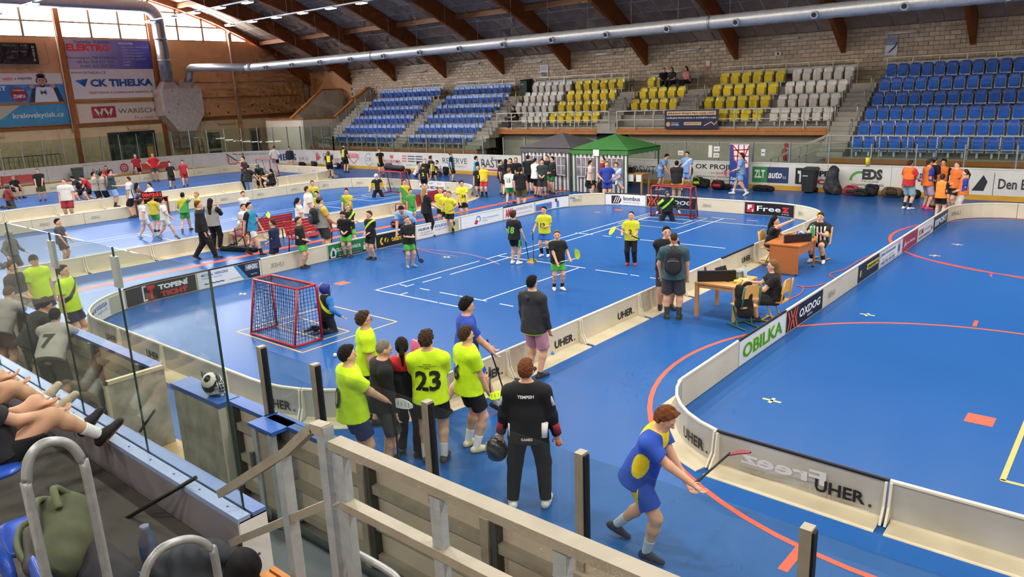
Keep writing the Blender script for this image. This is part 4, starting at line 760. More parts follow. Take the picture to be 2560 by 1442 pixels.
wsign('small blue and white camera sign on the block wall', 1938, 129, 1953, 139, 40.12, '#dfe4e8', lambda P, L, H: P.disc(L*.5, H*.5, L*.22, '#4a5a6a'), 'sign', 'wall_sign'); wsign('small white and red notice on the block wall', 1765, 151, 1775, 165, 40.12, '#e4dcd4', None, 'sign', 'wall_sign'); wsign('red striped notice below the white notice on the block wall', 1765, 166, 1775, 174, 40.12, '#c9564a', None, 'sign', 'wall_sign')
for lab, px, py, w, h, c in (('narrow white sheet on the glass left of two notices', 1776, 378, 10, 30, '#ece9e2'), ('upper white notice sheet on the glass', 1792, 372, 15, 12, '#eae8e4'), ('lower white notice sheet with a red line on the glass', 1791, 388, 15, 11, '#e8e2de'), ('white sheet with a dark figure on the glass', 1908, 381, 11, 17, '#e9eae6'), ('white and red oval notice on the glass', 1702, 382, 14, 11, '#e8dada')):
    wsign(lab, px-w/2, py-h/2, px+w/2, py+h/2, 32.97, c, (lambda P, L, H: P.rect(L*.15, H*.4, L*.85, H*.55, '#b05a5a' if 'red' in lab else '#5a6068')) if 'narrow' not in lab else None, 'notice', 'paper_notice')
wsign('red fire extinguisher sign on the grey wall', 1961, 358, 1971, 368, 36.28, '#c43a34', None, 'sign', 'wall_sign')
# ================================================================ PEOPLE: bodies and clothes grown as one smooth surface from a posed skeleton
class Field:
    """rectilinear grid of signed distances; prims are blended in their own boxes, then meshed by surface nets"""
    def __init__(s): s.pr = []
    def cone(s, a, b, r1, r2, k=.03, flat=None, clip=()): s.pr.append(('c', np.array(a, float), np.array(b, float), r1, r2, k, flat, clip)); return s
    def ell(s, c, r, ax=None, k=.02, clip=()): s.pr.append(('e', np.array(c, float), np.array(r, float), ax, None, k, None, clip)); return s
    def bounds(s):
        lo, hi = np.full(3, 9e9), np.full(3, -9e9)
        for p in s.pr:
            if p[0] == 'c': R_ = max(p[3], p[4]); l, h = np.minimum(p[1], p[2])-R_, np.maximum(p[1], p[2])+R_
            else: R_ = max(p[2]); l, h = p[1]-R_, p[1]+R_
            lo = np.minimum(lo, l); hi = np.maximum(hi, h)
        return lo, hi
    def mesh(s, cell, clips=(), cuts=(), wob=None):
        lo, hi = s.bounds(); lo = lo-2.1*cell; hi = hi+2.1*cell
        n = np.maximum(3, np.ceil((hi-lo)/cell).astype(int)+1); ax = [lo[i]+cell*np.arange(n[i]) for i in range(3)]
        F = np.full(n, .5)
        def dist(p, X, Y, Z):
            if p[0] == 'c':
                a, b, r1, r2, fl = p[1], p[2], p[3], p[4], p[6]; ba = b-a; dx, dy, dz = X-a[0], Y-a[1], Z-a[2]
                sc = 1.
                if fl is not None:
                    d, q = fl; t = (dx*d[0]+dy*d[1]+dz*d[2])*(1/q-1); dx = dx+t*d[0]; dy = dy+t*d[1]; dz = dz+t*d[2]; sc = (1+q)/2
                l2 = ba@ba or 1e-9; h = np.clip((dx*ba[0]+dy*ba[1]+dz*ba[2])/l2, 0, 1)
                d_ = (np.sqrt((dx-h*ba[0])**2+(dy-h*ba[1])**2+(dz-h*ba[2])**2)-(r1+(r2-r1)*h))*sc
            else:
                c, r, A = p[1], p[2], p[3]; v = [X-c[0], Y-c[1], Z-c[2]]
                if A is not None: v = [v[0]*A[0][i]+v[1]*A[1][i]+v[2]*A[2][i] for i in range(3)]
                k0 = np.sqrt(sum((v[i]/r[i])**2 for i in range(3))); k1 = np.sqrt(sum((v[i]/r[i]**2)**2 for i in range(3)))+1e-9; d_ = k0*(k0-1)/k1
            for (pt, nn) in p[7]: d_ = np.maximum(d_, (X-pt[0])*nn[0]+(Y-pt[1])*nn[1]+(Z-pt[2])*nn[2])
            return d_
        def box(p):
            if p[0] == 'c': q = max(p[3], p[4]); l, h = np.minimum(p[1], p[2])-q, np.maximum(p[1], p[2])+q
            else: q = max(p[2]); l, h = p[1]-q, p[1]+q
            m = max(p[5], cell*2)+cell
            i0 = np.maximum(0, np.floor((l-m-lo)/cell).astype(int)); i1 = np.minimum(n, np.ceil((h+m-lo)/cell).astype(int)+1); return i0, i1
        for p in s.pr:
            i0, i1 = box(p); sl = tuple(slice(i0[i], i1[i]) for i in range(3))
            X = ax[0][sl[0]][:, None, None]; Y = ax[1][sl[1]][None, :, None]; Z = ax[2][sl[2]][None, None, :]
            d = dist(p, X, Y, Z); f = F[sl]; k = p[5]; h = np.maximum(k-np.abs(f-d), 0)/k; F[sl] = np.minimum(f, d)-h*h*k*.25
        X, Y, Z = ax[0][:, None, None], ax[1][None, :, None], ax[2][None, None, :]
        if wob: F += wob[0]*(np.sin(X*wob[1]+1.3*np.sin(Z*wob[1]*.7))*np.sin(Y*wob[1]*1.1+Z*wob[1]*.5)*np.sin(Z*wob[1]*.9+X*9))
        for pt, nn in clips: F = np.maximum(F, (X-pt[0])*nn[0]+(Y-pt[1])*nn[1]+(Z-pt[2])*nn[2])
        for c in cuts: F = np.maximum(F, -dist(c, X, Y, Z))
        return nets(F, lo, cell)
def nets(F, lo, cell):
    S = F < 0; n = np.array(F.shape)
    cnt = sum(S[i:n[0]-1+i, j:n[1]-1+j, k:n[2]-1+k].astype(np.int8) for i in (0, 1) for j in (0, 1) for k in (0, 1))
    act = (cnt > 0) & (cnt < 8); I = np.argwhere(act)
    if len(I) == 0: return np.zeros((0, 3)), np.zeros((0, 4), int)
    idx = np.full(act.shape, -1, int); idx[act] = np.arange(len(I))
    pos = np.zeros((len(I), 3)); num = np.zeros(len(I))
    for a in range(3):
        o1, o2 = [(1, 2), (0, 2), (0, 1)][a]
        for u in (0, 1):
            for v in (0, 1):
                c0 = np.zeros(3, int); c0[o1] = u; c0[o2] = v; c1 = c0.copy(); c1[a] = 1
                A, B = I+c0, I+c1; f0, f1 = F[tuple(A.T)], F[tuple(B.T)]; m = (f0 < 0) != (f1 < 0)
                t = f0[m]/(f0[m]-f1[m]); p = np.tile(c0.astype(float), (m.sum(), 1)); p[:, a] = t; pos[m] += p; num[m] += 1
    V = lo+(I+pos/num[:, None])*cell
    Q = []
    for a in range(3):
        o1, o2 = [(1, 2), (2, 0), (0, 1)][a]
        sl0 = [slice(None)]*3; sl1 = [slice(None)]*3; sl0[a] = slice(0, -1); sl1[a] = slice(1, None)
        d = S[tuple(sl0)].astype(np.int8)-S[tuple(sl1)].astype(np.int8)
        E = np.argwhere(d != 0); E = E[(E[:, o1] > 0) & (E[:, o2] > 0)]
        if len(E) == 0: continue
        sg = d[tuple(E.T)]; q = []
        for du, dv in ((-1, -1), (0, -1), (0, 0), (-1, 0)):
            C = E.copy(); C[:, o1] += du; C[:, o2] += dv; ok = (C < np.array(idx.shape)).all(1); C = np.minimum(C, np.array(idx.shape)-1); q.append(idx[tuple(C.T)])
        q = np.array(q).T; good = (q >= 0).all(1); q = q[good]; sg = sg[good]; q[sg < 0] = q[sg < 0][:, ::-1]; Q.append(q)
    return V, np.concatenate(Q)
def npmesh(name, V, Q, mats, mi=None, extra=None):
    me = bpy.data.meshes.new(name); nv, nq = len(V), len(Q)
    if extra is not None and len(extra.v):
        ev = np.array(extra.v); ef = [tuple(nv+i for i in f) for f in extra.f]; V = np.concatenate([V, ev])
    else: ef = []
    loops = np.concatenate([Q.reshape(-1), np.array([i for f in ef for i in f], int)]) if ef else Q.reshape(-1)
    tot = np.concatenate([np.full(nq, 4), np.array([len(f) for f in ef], int)]) if ef else np.full(nq, 4)
    me.vertices.add(len(V)); me.vertices.foreach_set('co', V.astype(np.float32).ravel()); me.loops.add(len(loops)); me.loops.foreach_set('vertex_index', loops.astype(np.int32))
    me.polygons.add(len(tot)); st = np.concatenate([[0], np.cumsum(tot)[:-1]]); me.polygons.foreach_set('loop_start', st.astype(np.int32))
    for m in mats: me.materials.append(m)
    idx = np.zeros(len(tot), np.int32)
    if mi is not None: idx[:nq] = mi
    if ef: idx[nq:] = extra.m
    me.polygons.foreach_set('material_index', idx); me.polygons.foreach_set('use_smooth', np.ones(len(tot), bool)); me.update(calc_edges=True); me.validate(); return me
def unit(v): v = np.asarray(v, float); return v/(np.linalg.norm(v)+1e-9)
def bone2(a, t, l1, l2, hint):
    a, t = np.asarray(a, float), np.asarray(t, float); d = t-a; L = np.linalg.norm(d); mx = (l1+l2)*.998
    if L > mx: t = a+d/L*mx; d = t-a; L = mx
    L = max(L, abs(l1-l2)+.02); x = (l1*l1-l2*l2+L*L)/(2*L); h = math.sqrt(max(l1*l1-x*x, 0)); u = d/(np.linalg.norm(d)+1e-9); w = np.asarray(hint, float); w = w-u*(w@u); w = unit(w)
    return a+u*x+w*h, t
def rotx(a): c, s = math.cos(a), math.sin(a); return np.array([[1, 0, 0], [0, c, -s], [0, s, c]])
def rotz(a): c, s = math.cos(a), math.sin(a); return np.array([[c, -s, 0], [s, c, 0], [0, 0, 1]])
def roty(a): c, s = math.cos(a), math.sin(a); return np.array([[c, 0, s], [0, 1, 0], [-s, 0, c]])
# poses: left hand, right hand, left foot, right foot (x right, y forward, z up; for a 1.75 m body), extras
POSES = {
 'stand': dict(lh=(-.27, .03, .80), rh=(.27, .03, .80)), 'easy': dict(lh=(-.26, .08, .82), rh=(.25, .10, .84), lf=(-.13, .04, 0), rf=(.13, -.04, 0)),
 'cross': dict(lh=(.12, .22, 1.18), rh=(-.12, .23, 1.14)), 'clap': dict(lh=(-.03, .30, 1.10), rh=(.05, .30, 1.10)), 'hips': dict(lh=(-.2, .06, 1.02), rh=(.2, .06, 1.02), eh=(.9, -.5, 0)),
 'front': dict(lh=(-.12, .30, .95), rh=(.12, .30, .95)), 'stick': dict(lh=(-.10, .32, .92), rh=(.2, .28, .80)), 'stickup': dict(lh=(.02, .3, 1.12), rh=(.22, .22, .98)),
 'walk': dict(lh=(-.27, .20, .85), rh=(.27, -.15, .84), lf=(-.09, -.27, .04), rf=(.09, .30, 0)), 'stride': dict(lh=(-.26, .22, .9), rh=(.24, .30, .95), lf=(-.1, -.38, .08), rf=(.1, .40, 0)),
 'phone': dict(lh=(-.12, .28, 1.42), rh=(.10, .26, 1.46)), 'point': dict(lh=(-.80, .18, 1.38), rh=(.25, .05, .82)), 'think': dict(lh=(-.05, .2, 1.18), rh=(.03, .16, 1.48)), 'wave': dict(lh=(-.26, .1, .85), rh=(.34, .2, 1.62)),
 'sit': dict(pz=.50, lf=(-.12, .42, 0), rf=(.12, .42, 0), lh=(-.13, .36, .62), rh=(.13, .36, .62)), 'sitdesk': dict(pz=.50, lf=(-.12, .34, 0), rf=(.12, .34, 0), lh=(-.14, .48, .80), rh=(.14, .50, .80), lean=.12),
 'ground': dict(pz=.16, lf=(-.12, .52, 0), rf=(.12, .50, 0), lh=(-.1, .42, .5), rh=(.1, .42, .5), lean=.35, kh=(0, .4, 1)), 'kneel': dict(pz=.46, lf=(-.16, -.42, .03), rf=(.16, -.42, .03), lh=(-.34, .18, .50), rh=(.34, .18, .50), kh=(0, 1, -.6)),
 'goalie': dict(pz=.40, lf=(-.22, -.36, .03), rf=(.22, -.36, .03), lh=(-.42, .15, .42), rh=(.42, .15, .42), kh=(0, 1, -.6), lean=.05), 'bend': dict(lean=.95, lh=(-.16, .62, .52), rh=(.18, .62, .50), lf=(-.14, .05, 0), rf=(.14, -.1, 0), hp=-.5),
 'lean': dict(lean=.62, lh=(-.15, .66, .98), rh=(.2, .68, .98), lf=(-.13, 0, 0), rf=(.13, -.12, 0), hp=-.35), 'crouch': dict(pz=.72, lean=.55, lh=(-.18, .6, .55), rh=(.2, .55, .5), lf=(-.22, .2, 0), rf=(.2, -.25, 0), hp=-.4),
 'swing': dict(lean=.28, pz=.90, lh=(-.02, .42, .98), rh=(.10, .52, 1.02), lf=(-.16, -.30, .06), rf=(.14, .12, 0), hp=.42, hyaw=0), 'run': dict(lean=.15, lh=(-.3, .3, 1.0), rh=(.3, -.2, .95), lf=(-.1, -.5, .3), rf=(.08, .25, 0)),
 'back': dict(lh=(-.14, -.16, .95), rh=(.14, -.16, .95), eh=(1, -.3, 0)), 'hold1': dict(lh=(-.27, .03, .80), rh=(.24, .34, 1.0)), 'fold': dict(lh=(-.06, .2, .98), rh=(.08, .2, 1.0)), 'arm': dict(lh=(-.28, .03, .8), rh=(.5, .3, 1.15)),
}
HAIRC = {'d': '#241a14', 'k': '#15110f', 'b': '#4a3322', 'l': '#8a6844', 'bl': '#b8935e', 'g': '#8d8478', 'r': '#7a4524'}
SKIN = M('#dba98a', .55, noise=(9, .25, '#c8917a'), spec=.3); EYE = M('#1c1614', .4)
SK2 = {'t': M('#c99473', .55, noise=(9, .25, '#b67e62'), spec=.3), 'p': M('#e3b89c', .55, noise=(9, .25, '#d29d86'), spec=.3)}
def person(label, loc, h=1.75, face=180., pose='stand', shirt='#dddddd', sl=None, legs=('s', '#1a1a1c'), hair='d', style='short', shoe='#2a2a2e', sock=None, cell=.022, bulk=1., group=None, longsl=False, num=None, skin=None, over=None, twist=0., hyaw=0., absf=None, stripe=None, hat=None, hem=None, z0=0., gloves=None, sleevet=.62, side=None, fnum=None, shoestripe=None):
    """face: 0 away from the camera, 90 towards the right of the picture, 180 towards the camera"""
    d = dict(POSES['stand']); d.update(POSES[pose]); d.update(over or {})
    S = h/1.75; W = bulk*(1.12 if h > 1.6 else 1.08)
    az = math.atan2(-loc[0], loc[1]) if absf is None else 0.
    yaw = (az-R(face)) if absf is None else R(absf)          # heading of +y
    o = thing('person', label, 'person', (loc[0], loc[1], z0), yaw, group)
    hs = S*(1+.20*max(0, 1.75-h)/.4); pz = d.get('pz', .95); lean = d.get('lean', 0.); hp = d.get('hp', 0.); fwd = np.array([0, 1., 0])
    pel = np.array([0, d.get('py', 0.), pz]); U = rotz(twist)@rotx(-lean)
    up = lambda x, y, z: pel+U@np.array([x, y, z-.95])
    uf = U@fwd; ux = U@np.array([1., 0, 0]); uz = U@np.array([0, 0, 1.])
    sh = [up(-.175*W, -.01, 1.385), up(.175*W, -.01, 1.385)]; hip = [pel+(-.09*W, 0, -.03), pel+(.09*W, 0, -.03)]
    hd = [np.array(d['lh'], float), np.array(d['rh'], float)]
    ft = [np.array(d.get('lf', (-.115, .0, 0)), float)+(0, 0, .085), np.array(d.get('rf', (.115, .0, 0)), float)+(0, 0, .085)]
    eh = d.get('eh', (.35, -.9, -.35)); kh = d.get('kh', (0, 1, .15))
    el, wr = zip(*[bone2(sh[i], hd[i], .285, .265, (eh[0]*(-1 if i == 0 else 1), eh[1], eh[2])) for i in (0, 1)])
    kn, an = zip(*[bone2(hip[i], ft[i], .44, .43, (kh[0]+(-.12 if i == 0 else .12), kh[1], kh[2])) for i in (0, 1)])
    HB = up(0, .0, 1.468); Hm = rotz(hyaw)@U@rotx(lean*.75+hp); k = hs/S
    H = lambda x, y, z: HB+Hm@(np.array([x, y, z])*k)
    tot = H(0, 0, .275)[2] if pose in ('stand',) else 0
    q = lambda p: np.asarray(p, float)*S
    fl = (uf, .66)
    def torso(F, e, k_=.05):
        F.cone(q(up(0, 0, 1.0)), q(up(0, .005, 1.17)), (.150*W+e)*S, (.145*W+e)*S, k_, fl); F.cone(q(up(0, .005, 1.17)), q(up(0, 0, 1.335)), (.145*W+e)*S, (.165*W+e)*S, k_, fl)
        [F.cone(q(up(0, -.012, 1.425)), q(up(sx*.155*W, -.012, 1.378)), (.045+e*.7)*S, (.056+e*.8)*S, k_) for sx in (-1, 1)]
    B = Field(); torso(B, 0)
    B.ell(q(pel+(0, -.01, -.02)), np.array((.165*W, .118*W, .13))*S, k=.05)
    B.cone(q(up(0, -.012, 1.43)), q(H(0, .0, .06)), .06*S, .054*S*k, .04)
    hk = S*k
    B.ell(q(H(0, -.008, .168)), np.array((.075, .094, .108))*hk, Hm, .02); B.cone(q(H(0, .025, .12)), q(H(0, .05, .078)), .062*hk, .040*hk, .03); B.cone(q(H(0, .083, .165)), q(H(0, .104, .128)), .010*hk, .016*hk, .015)
    for sx in (-1, 1): B.ell(q(H(sx*.078, -.008, .145)), np.array((.012, .022, .032))*hk, Hm, .01); B.cone(q(H(sx*.018, .083, .185)), q(H(sx*.05, .072, .183)), .010*hk, .008*hk, .015)
    for i in (0, 1):
        B.cone(q(sh[i]), q(el[i]), .052*S*W, .042*S*W, .04); B.cone(q(el[i]), q(wr[i]), .042*S*W, .030*S*W, .02)
        B.cone(q(hip[i]), q(kn[i]), .088*S*W, .060*S*W, .05); m_ = kn[i]+(an[i]-kn[i])*.3; B.cone(q(kn[i]), q(m_), .058*S*W, .058*S*W, .03); B.cone(q(m_), q(an[i]), .057*S*W, .038*S, .03)
    fin = MB()
    for i in (0, 1):            # hands: palm in the body surface, five fingers with bends
        u = unit(wr[i]-el[i]); sgn = -1 if i == 0 else 1; side_ = unit(np.cross(u, uz if abs(u@uz) < .9 else fwd)); pn = unit(np.cross(side_, u))
        pc = wr[i]+u*.085; B.cone(q(wr[i]), q(pc), .032*S, .036*S, .02, (pn, .55))
        base = wr[i]+u*.105
        for f, (off, ln) in enumerate(((-.032, .072), (-.011, .082), (.011, .077), (.031, .060))):
            a = base+side_*off; b = a+unit(u+pn*.25)*ln*.5; c = b+unit(u*.6+pn*.8)*ln*.5; fin.tube([q(a), q(b), q(c)], [.0095*S, .0088*S, .0065*S], 5)
        a = wr[i]+u*.03-side_*.03; b = a+unit(u*.7-side_*.7+pn*.2)*.045; c = b+unit(u+pn*.4)*.035; fin.tube([q(a), q(b), q(c)], [.012*S, .0105*S, .0075*S], 5)
    for sx in (-1, 1):          # eyes and brows
        for dz, w_, c_ in ((.158, .012, .007), (.190, .020, .005)):
            ce = H(sx*.034, .083, dz); fin.add([q(ce+Hm@np.array((w_*math.cos(t)*k, .006, c_*math.sin(t)*k))) for t in np.linspace(0, 2*math.pi, 7)[:-1]], [tuple(range(6))], 1)
    ce = H(0, .088, .094); fin.add([q(ce+Hm@np.array((.024*math.cos(t)*k, .004, .006*math.sin(t)*k))) for t in np.linspace(0, 2*math.pi, 9)[:-1]], [tuple(range(8))], 2)
    V, Q = B.mesh(cell)
    link('body', npmesh('body', V, Q, [SK2.get(skin, SKIN), EYE, M('#a8584e', .5)], None, fin), o)
    cs = min(cell, .02) if cell < .02 else cell
    # --- top
    hemz = hem if hem is not None else .84
    e = .030
    if shirt:
        F = Field(); torso(F, e, .06); hz = max(hemz, .80)
        if pz < .8: hz = .93
        F.cone(q(up(0, -.005, hz)), q(up(0, 0, 1.1)), (.182*W+e)*S, (.150*W+e)*S, .05, (uf, .84))
        for i in (0, 1):
            if longsl: F.cone(q(sh[i]), q(el[i]), .072*S*W, .060*S*W, .04); F.cone(q(el[i]), q(wr[i]), .060*S*W, .042*S*W, .03, clip=((q(wr[i]-unit(wr[i]-el[i])*.005), unit(wr[i]-el[i])),))
            elif sleevet > 0:
                t = sh[i]+(el[i]-sh[i])*sleevet; F.cone(q(sh[i]), q(t+unit(el[i]-sh[i])*.05), .072*S*W, .082*S*W, .04, clip=((q(t), unit(el[i]-sh[i])),))
        V, Q = F.mesh(cs, clips=((q(up(0, 0, hz)), -uz), (q(up(0, 0, 1.50)), uz)), wob=(.002 if (num or fnum) else .006, 19/S))
        mats = [M(shirt, .82, noise=(14, .18))]; mi = None; C = V[Q].mean(1)
        L = (C/S-pel)@U      # torso-local
        mi = np.zeros(len(Q), int)
        if sl:
            mats.append(M(sl, .82, noise=(14, .18))); dd = np.full(len(Q), 9.)
            for i in (0, 1):
                for a, b in ((sh[i], el[i]), (el[i], wr[i])):
                    ba = b-a; t = np.clip(((C/S-a)@ba)/(ba@ba), 0, 1); dd = np.minimum(dd, np.linalg.norm(C/S-a-t[:, None]*ba, axis=1)+(.0 if a is not sh[i] else .0))
            mi[(dd < .10) & (np.abs(L[:, 0]) > .165*W)] = 1
        if stripe:               # (kind, colour)
            mats.append(M(stripe[1], .82)); j = len(mats)-1
            if stripe[0] == 'v': mi[(np.sin(L[:, 0]*70) > 0) & (np.abs(L[:, 0]) < .2) & (L[:, 2] < .46)] = j
            if stripe[0] == 'side': mi[(np.abs(L[:, 0]) > .125*W) & (L[:, 2] < .36)] = j
            if stripe[0] == 'low': mi[L[:, 2] < .14] = j
            if stripe[0] == 'sash': mi[np.abs(L[:, 0]*.9+L[:, 2]-.32) < .05] = j
            if stripe[0] == 'diag': mi[(L[:, 0]-L[:, 2]*.8+.2) > 0] = j
            if stripe[0] == 'yoke': mi[(L[:, 2] > .37)] = j
            if stripe[0] == 'back': mi[(L[:, 1] < 0) & (L[:, 2] > .1) & (np.abs(L[:, 0]) < .1)] = j
            if stripe[0] == 'flank': mi[((L[:, 1]/.085)**2+((L[:, 2]-.19)/.14)**2 < 1) & (np.abs(L[:, 0]) > .1)] = j; mi[(L[:, 2] > .42) & (np.abs(L[:, 0]) < .1)] = j; mi[(L[:, 1] < 0) & (np.abs(L[:, 0]) < .035) & (L[:, 2] > .2)] = j
            if stripe[0] == 'half': mi[L[:, 0] > 0.03] = j
        tr = link('shirt', npmesh('shirt', V, Q, mats, mi), o)
        for (tx, c, zf, sz, sd) in [x for x in ((num if isinstance(num, list) else [num])+[fnum]) if x]:
            bvh = BVHTree.FromPolygons([tuple(v) for v in V], [tuple(f) for f in Q]); P, Fc, mx = glyphs(tx, .03); hh = sz*S; ww = hh*mx[0]/mx[1]; vs3 = []
            for x, y in P:
                lx = (x/mx[0]-.5)*ww; lz = y/mx[1]*hh
                if sd == 'b': lx = -lx
                o0 = q(up(0, 0, zf))+ux*lx*(-1 if sd == 'b' and False else 1)+uz*lz; dr = uf*(1 if sd == 'b' else -1)
                if sd == 'b': o0 = q(up(0, 0, zf))+ux*(-((x/mx[0]-.5)*ww))*-1+uz*lz
                if sd == 'f': o0 = q(up(0, 0, zf))-ux*((x/mx[0]-.5)*ww)+uz*lz
                st = o0-dr*.5; hit = bvh.ray_cast(Vector(st), Vector(dr)); vs3.append(tuple((np.array(hit[0]) if hit[0] is not None else o0)-dr*.018))
            part('number', MB().add(vs3, Fc), M(c, .7), tr)
    # --- legs
    kd, lc = legs[0], legs[1]
    if kd in ('s', 'l', 'p'):
        F = Field(); F.ell(q(pel+(0, -.01, -.0)), np.array((.172*W, .128*W, .15))*S, k=.04); tt = {'s': .72, 'l': .95, 'p': 1.}[kd]
        for i in (0, 1):
            dv = unit(kn[i]-hip[i])
            if kd == 'p': F.cone(q(hip[i]), q(kn[i]), .105*S*W, .082*S*W, .04); F.cone(q(kn[i]), q(an[i]), .082*S*W, .066*S, .03, clip=((q(an[i]-unit(an[i]-kn[i])*.0), unit(an[i]-kn[i])),))
            else: t = hip[i]+(kn[i]-hip[i])*tt; F.cone(q(hip[i]), q(t+dv*.06), .098*S*W, .102*S*W, .035, clip=((q(t), dv),))
        V, Q = F.mesh(cs, clips=((q(pel+(0, 0, .10)), (0, 0, 1)),), wob=(.005, 17/S)); mats = [M(lc, .85, noise=(12, .2))]; mi = None
        if side:
            mats.append(M(side, .8)); C = V[Q].mean(1); mi = ((np.abs(C[:, 0]/S) > .12*W) & (np.abs(C[:, 1]/S-.01) < .035)).astype(int)
        link({'s': 'shorts', 'l': 'shorts', 'p': 'trousers'}[kd], npmesh('legwear', V, Q, mats, mi), o)
    for i in (0, 1):
        u = unit(an[i]-kn[i])
        if sock:
            sc_, st = (sock, .62) if isinstance(sock, str) else sock
            F = Field(); a = kn[i]+(an[i]-kn[i])*st; F.cone(q(a-u*.03), q(an[i]+u*.03), (.064 if st < .5 else .052)*S*W, .045*S, .02, clip=((q(a), -u),)); V, Q = F.mesh(min(cs, .018)); link('sock', npmesh('sock', V, Q, [M(sc_, .85)]), o)
        # shoe pointing forwards (or back and down when kneeling)
        tw = .22*(-1 if i == 0 else 1); fd = np.array([math.sin(tw), math.cos(tw), 0]); up_ = np.array([0, 0, 1.])
        if an[i][2] > .12 or pose in ('kneel', 'goalie'):
            if pose in ('kneel', 'goalie'): fd = np.array([0, -.25, -.0])+np.array([0, -.7, 0]); fd = unit(fd)
            else: fd = unit(fd+np.array([0, 0, -.6])); up_ = unit(np.cross(np.cross(fd, (0, 0, 1)), fd))
        if d.get('fdir') is not None: fd = unit(np.array(d['fdir'][i])); up_ = unit(np.cross(np.cross(fd, (0, 0, 1)), fd)) if abs(fd[2]) < .95 else unit(np.cross((1, 0, 0), fd))
        A = an[i]-up_*.045
        F = Field(); F.cone(q(A-fd*.045), q(A+fd*.06+up_*.006), .046*S, .045*S, .03); F.cone(q(A+fd*.06), q(A+fd*.175-up_*.006), .044*S, .036*S, .03); F.cone(q(A), q(an[i]+u*-.015), .044*S, .045*S, .03)
        V, Q = F.mesh(min(cs, .016), clips=((q(A-up_*.042), -up_),)); C = V[Q].mean(1); hh = (C/S-A)@up_
        sc2 = shoe if isinstance(shoe, tuple) else (shoe, '#d9d6cf'); link('shoe', npmesh('shoe', V, Q, [M(sc2[0], .6), M(sc2[1], .6)], (hh < -.022).astype(int)), o)
        if shoestripe:
            sd_ = unit(np.cross(up_, fd))
            for w_ in (-1, 1): part('shoe_stripe', MB().bar(q(A+fd*.02+sd_*w_*.043-up_*.012), q(A+fd*.0+sd_*w_*.034+up_*.03), .012*S, .006).bar(q(A+fd*.05+sd_*w_*.043-up_*.012), q(A+fd*.03+sd_*w_*.034+up_*.03), .012*S, .006).bar(q(A+fd*.08+sd_*w_*.042-up_*.012), q(A+fd*.06+sd_*w_*.033+up_*.028), .012*S, .006), M(shoestripe, .6), o)
    # --- hair and headgear
    hc = HAIRC.get(hair, hair)
    if style and hat != 'helmet':
        F = Field(); e2 = {'buzz': .004, 'short': .010, 'curly': .018, 'mop': .020, 'long': .016, 'pony': .012, 'bald': .004, 'bob': .02}.get(style, .014)
        F.ell(q(H(0, -.016, .178)), np.array((.075+e2, .090+e2, .104+e2))*hk, Hm, .02); pz_ = {'bald': .12}.get(style, .0)
        if style in ('mop', 'curly', 'short'): F.ell(q(H(0, .055, .25)), np.array((.055, .035, .03))*hk*(1.25 if style == 'mop' else 1), Hm, .03)
        n1 = Hm@unit((0, .80, -.60)); cl = [(q(H(0, .040 if style != 'bald' else -.03, .212)), n1)]
        cl2 = (q(H(0, 0, .095 if style not in ('long', 'bob') else .03)), Hm@np.array([0, 0, -1.]))
        V, Q = F.mesh(min(cs, .016) if cs > .011 else .008, clips=tuple(cl)+(cl2,), wob=({'curly': .013, 'mop': .011, 'buzz': .003}.get(style, .007), {'mop': 62, 'curly': 75}.get(style, 88)/S))
        hm = M(hc, .75, noise=(45, .6), spec=.25, bump=(120, .9))
        ho = link('hair', npmesh('hair', V, Q, [hm]), o)
        if style in ('long', 'pony', 'bob'):
            F = Field()
            if style == 'long': F.cone(q(H(0, -.06, .16)), q(H(0, -.085, .02)), .075*hk, .085*hk, .03); F.cone(q(H(0, -.085, .02)), q(up(0, -.125, 1.27)), .08*hk, .05*hk, .03)
            elif style == 'bob': F.cone(q(H(0, -.05, .16)), q(H(0, -.06, .05)), .085*hk, .085*hk, .03)
            else: F.cone(q(H(0, -.1, .19)), q(H(0, -.14, .1)), .03*hk, .032*hk, .02); F.cone(q(H(0, -.14, .1)), q(H(0, -.13, -.06)), .032*hk, .014*hk, .02)
            V, Q = F.mesh(min(cs, .016), wob=(.006, 60/S)); link('hair', npmesh('hair', V, Q, [hm]), o)
    if hat and hat[0] == 'cap':
        F = Field(); F.ell(q(H(0, -.008, .185)), np.array((.088, .104, .112))*hk, Hm, .02); F.cone(q(H(0, .07, .20)), q(H(0, .15, .185)), .06*hk, .045*hk, .02, (Hm@np.array((0, 0, 1.)), .2)); V, Q = F.mesh(min(cs, .016), clips=((q(H(0, 0, .185)), Hm@np.array((0, .1, -1.))),)); link('cap', npmesh('cap', V, Q, [M(hat[1], .8)]), o)
    if hat == 'helmet' or (hat and hat[0] == 'helmet'):
        hcol = hat[1] if isinstance(hat, tuple) else '#202226'
        F = Field(); F.ell(q(H(0, -.012, .165)), np.array((.108, .130, .135))*hk, Hm, .02); F.cone(q(H(0, .03, .09)), q(H(0, .06, .03)), .085*hk, .06*hk, .03)
        cut = ('c', q(H(0, .06, .13)), q(H(0, .3, .12)), .070*hk, .085*hk, .02, None, ()); V, Q = F.mesh(min(cs, .016), cuts=(cut,)); t_ = link('helmet', npmesh('helmet', V, Q, [M(hcol, .4)]), o)
        m = MB()
        for a in (-.05, -.025, 0, .025, .05): m.tube([q(H(a, .115, .20)), q(H(a*1.05, .145-abs(a)*.4, .13)), q(H(a, .12, .06))], .004*hk, 4)
        for z in (.09, .13, .17): m.tube([q(H(-.075, .07, z)), q(H(0, .146, z)), q(H(.075, .07, z))], .004*hk, 4)
        part('cage', m, M('#c8c9cc', .3, metal=.6), t_)
    o['_j'] = 0
    del o['_j']
    info = dict(o=o, sh=sh, S=S, yaw=yaw, loc=np.array([loc[0], loc[1], z0]), wr=wr, el=el, H=H, up=up, an=an, U=U)
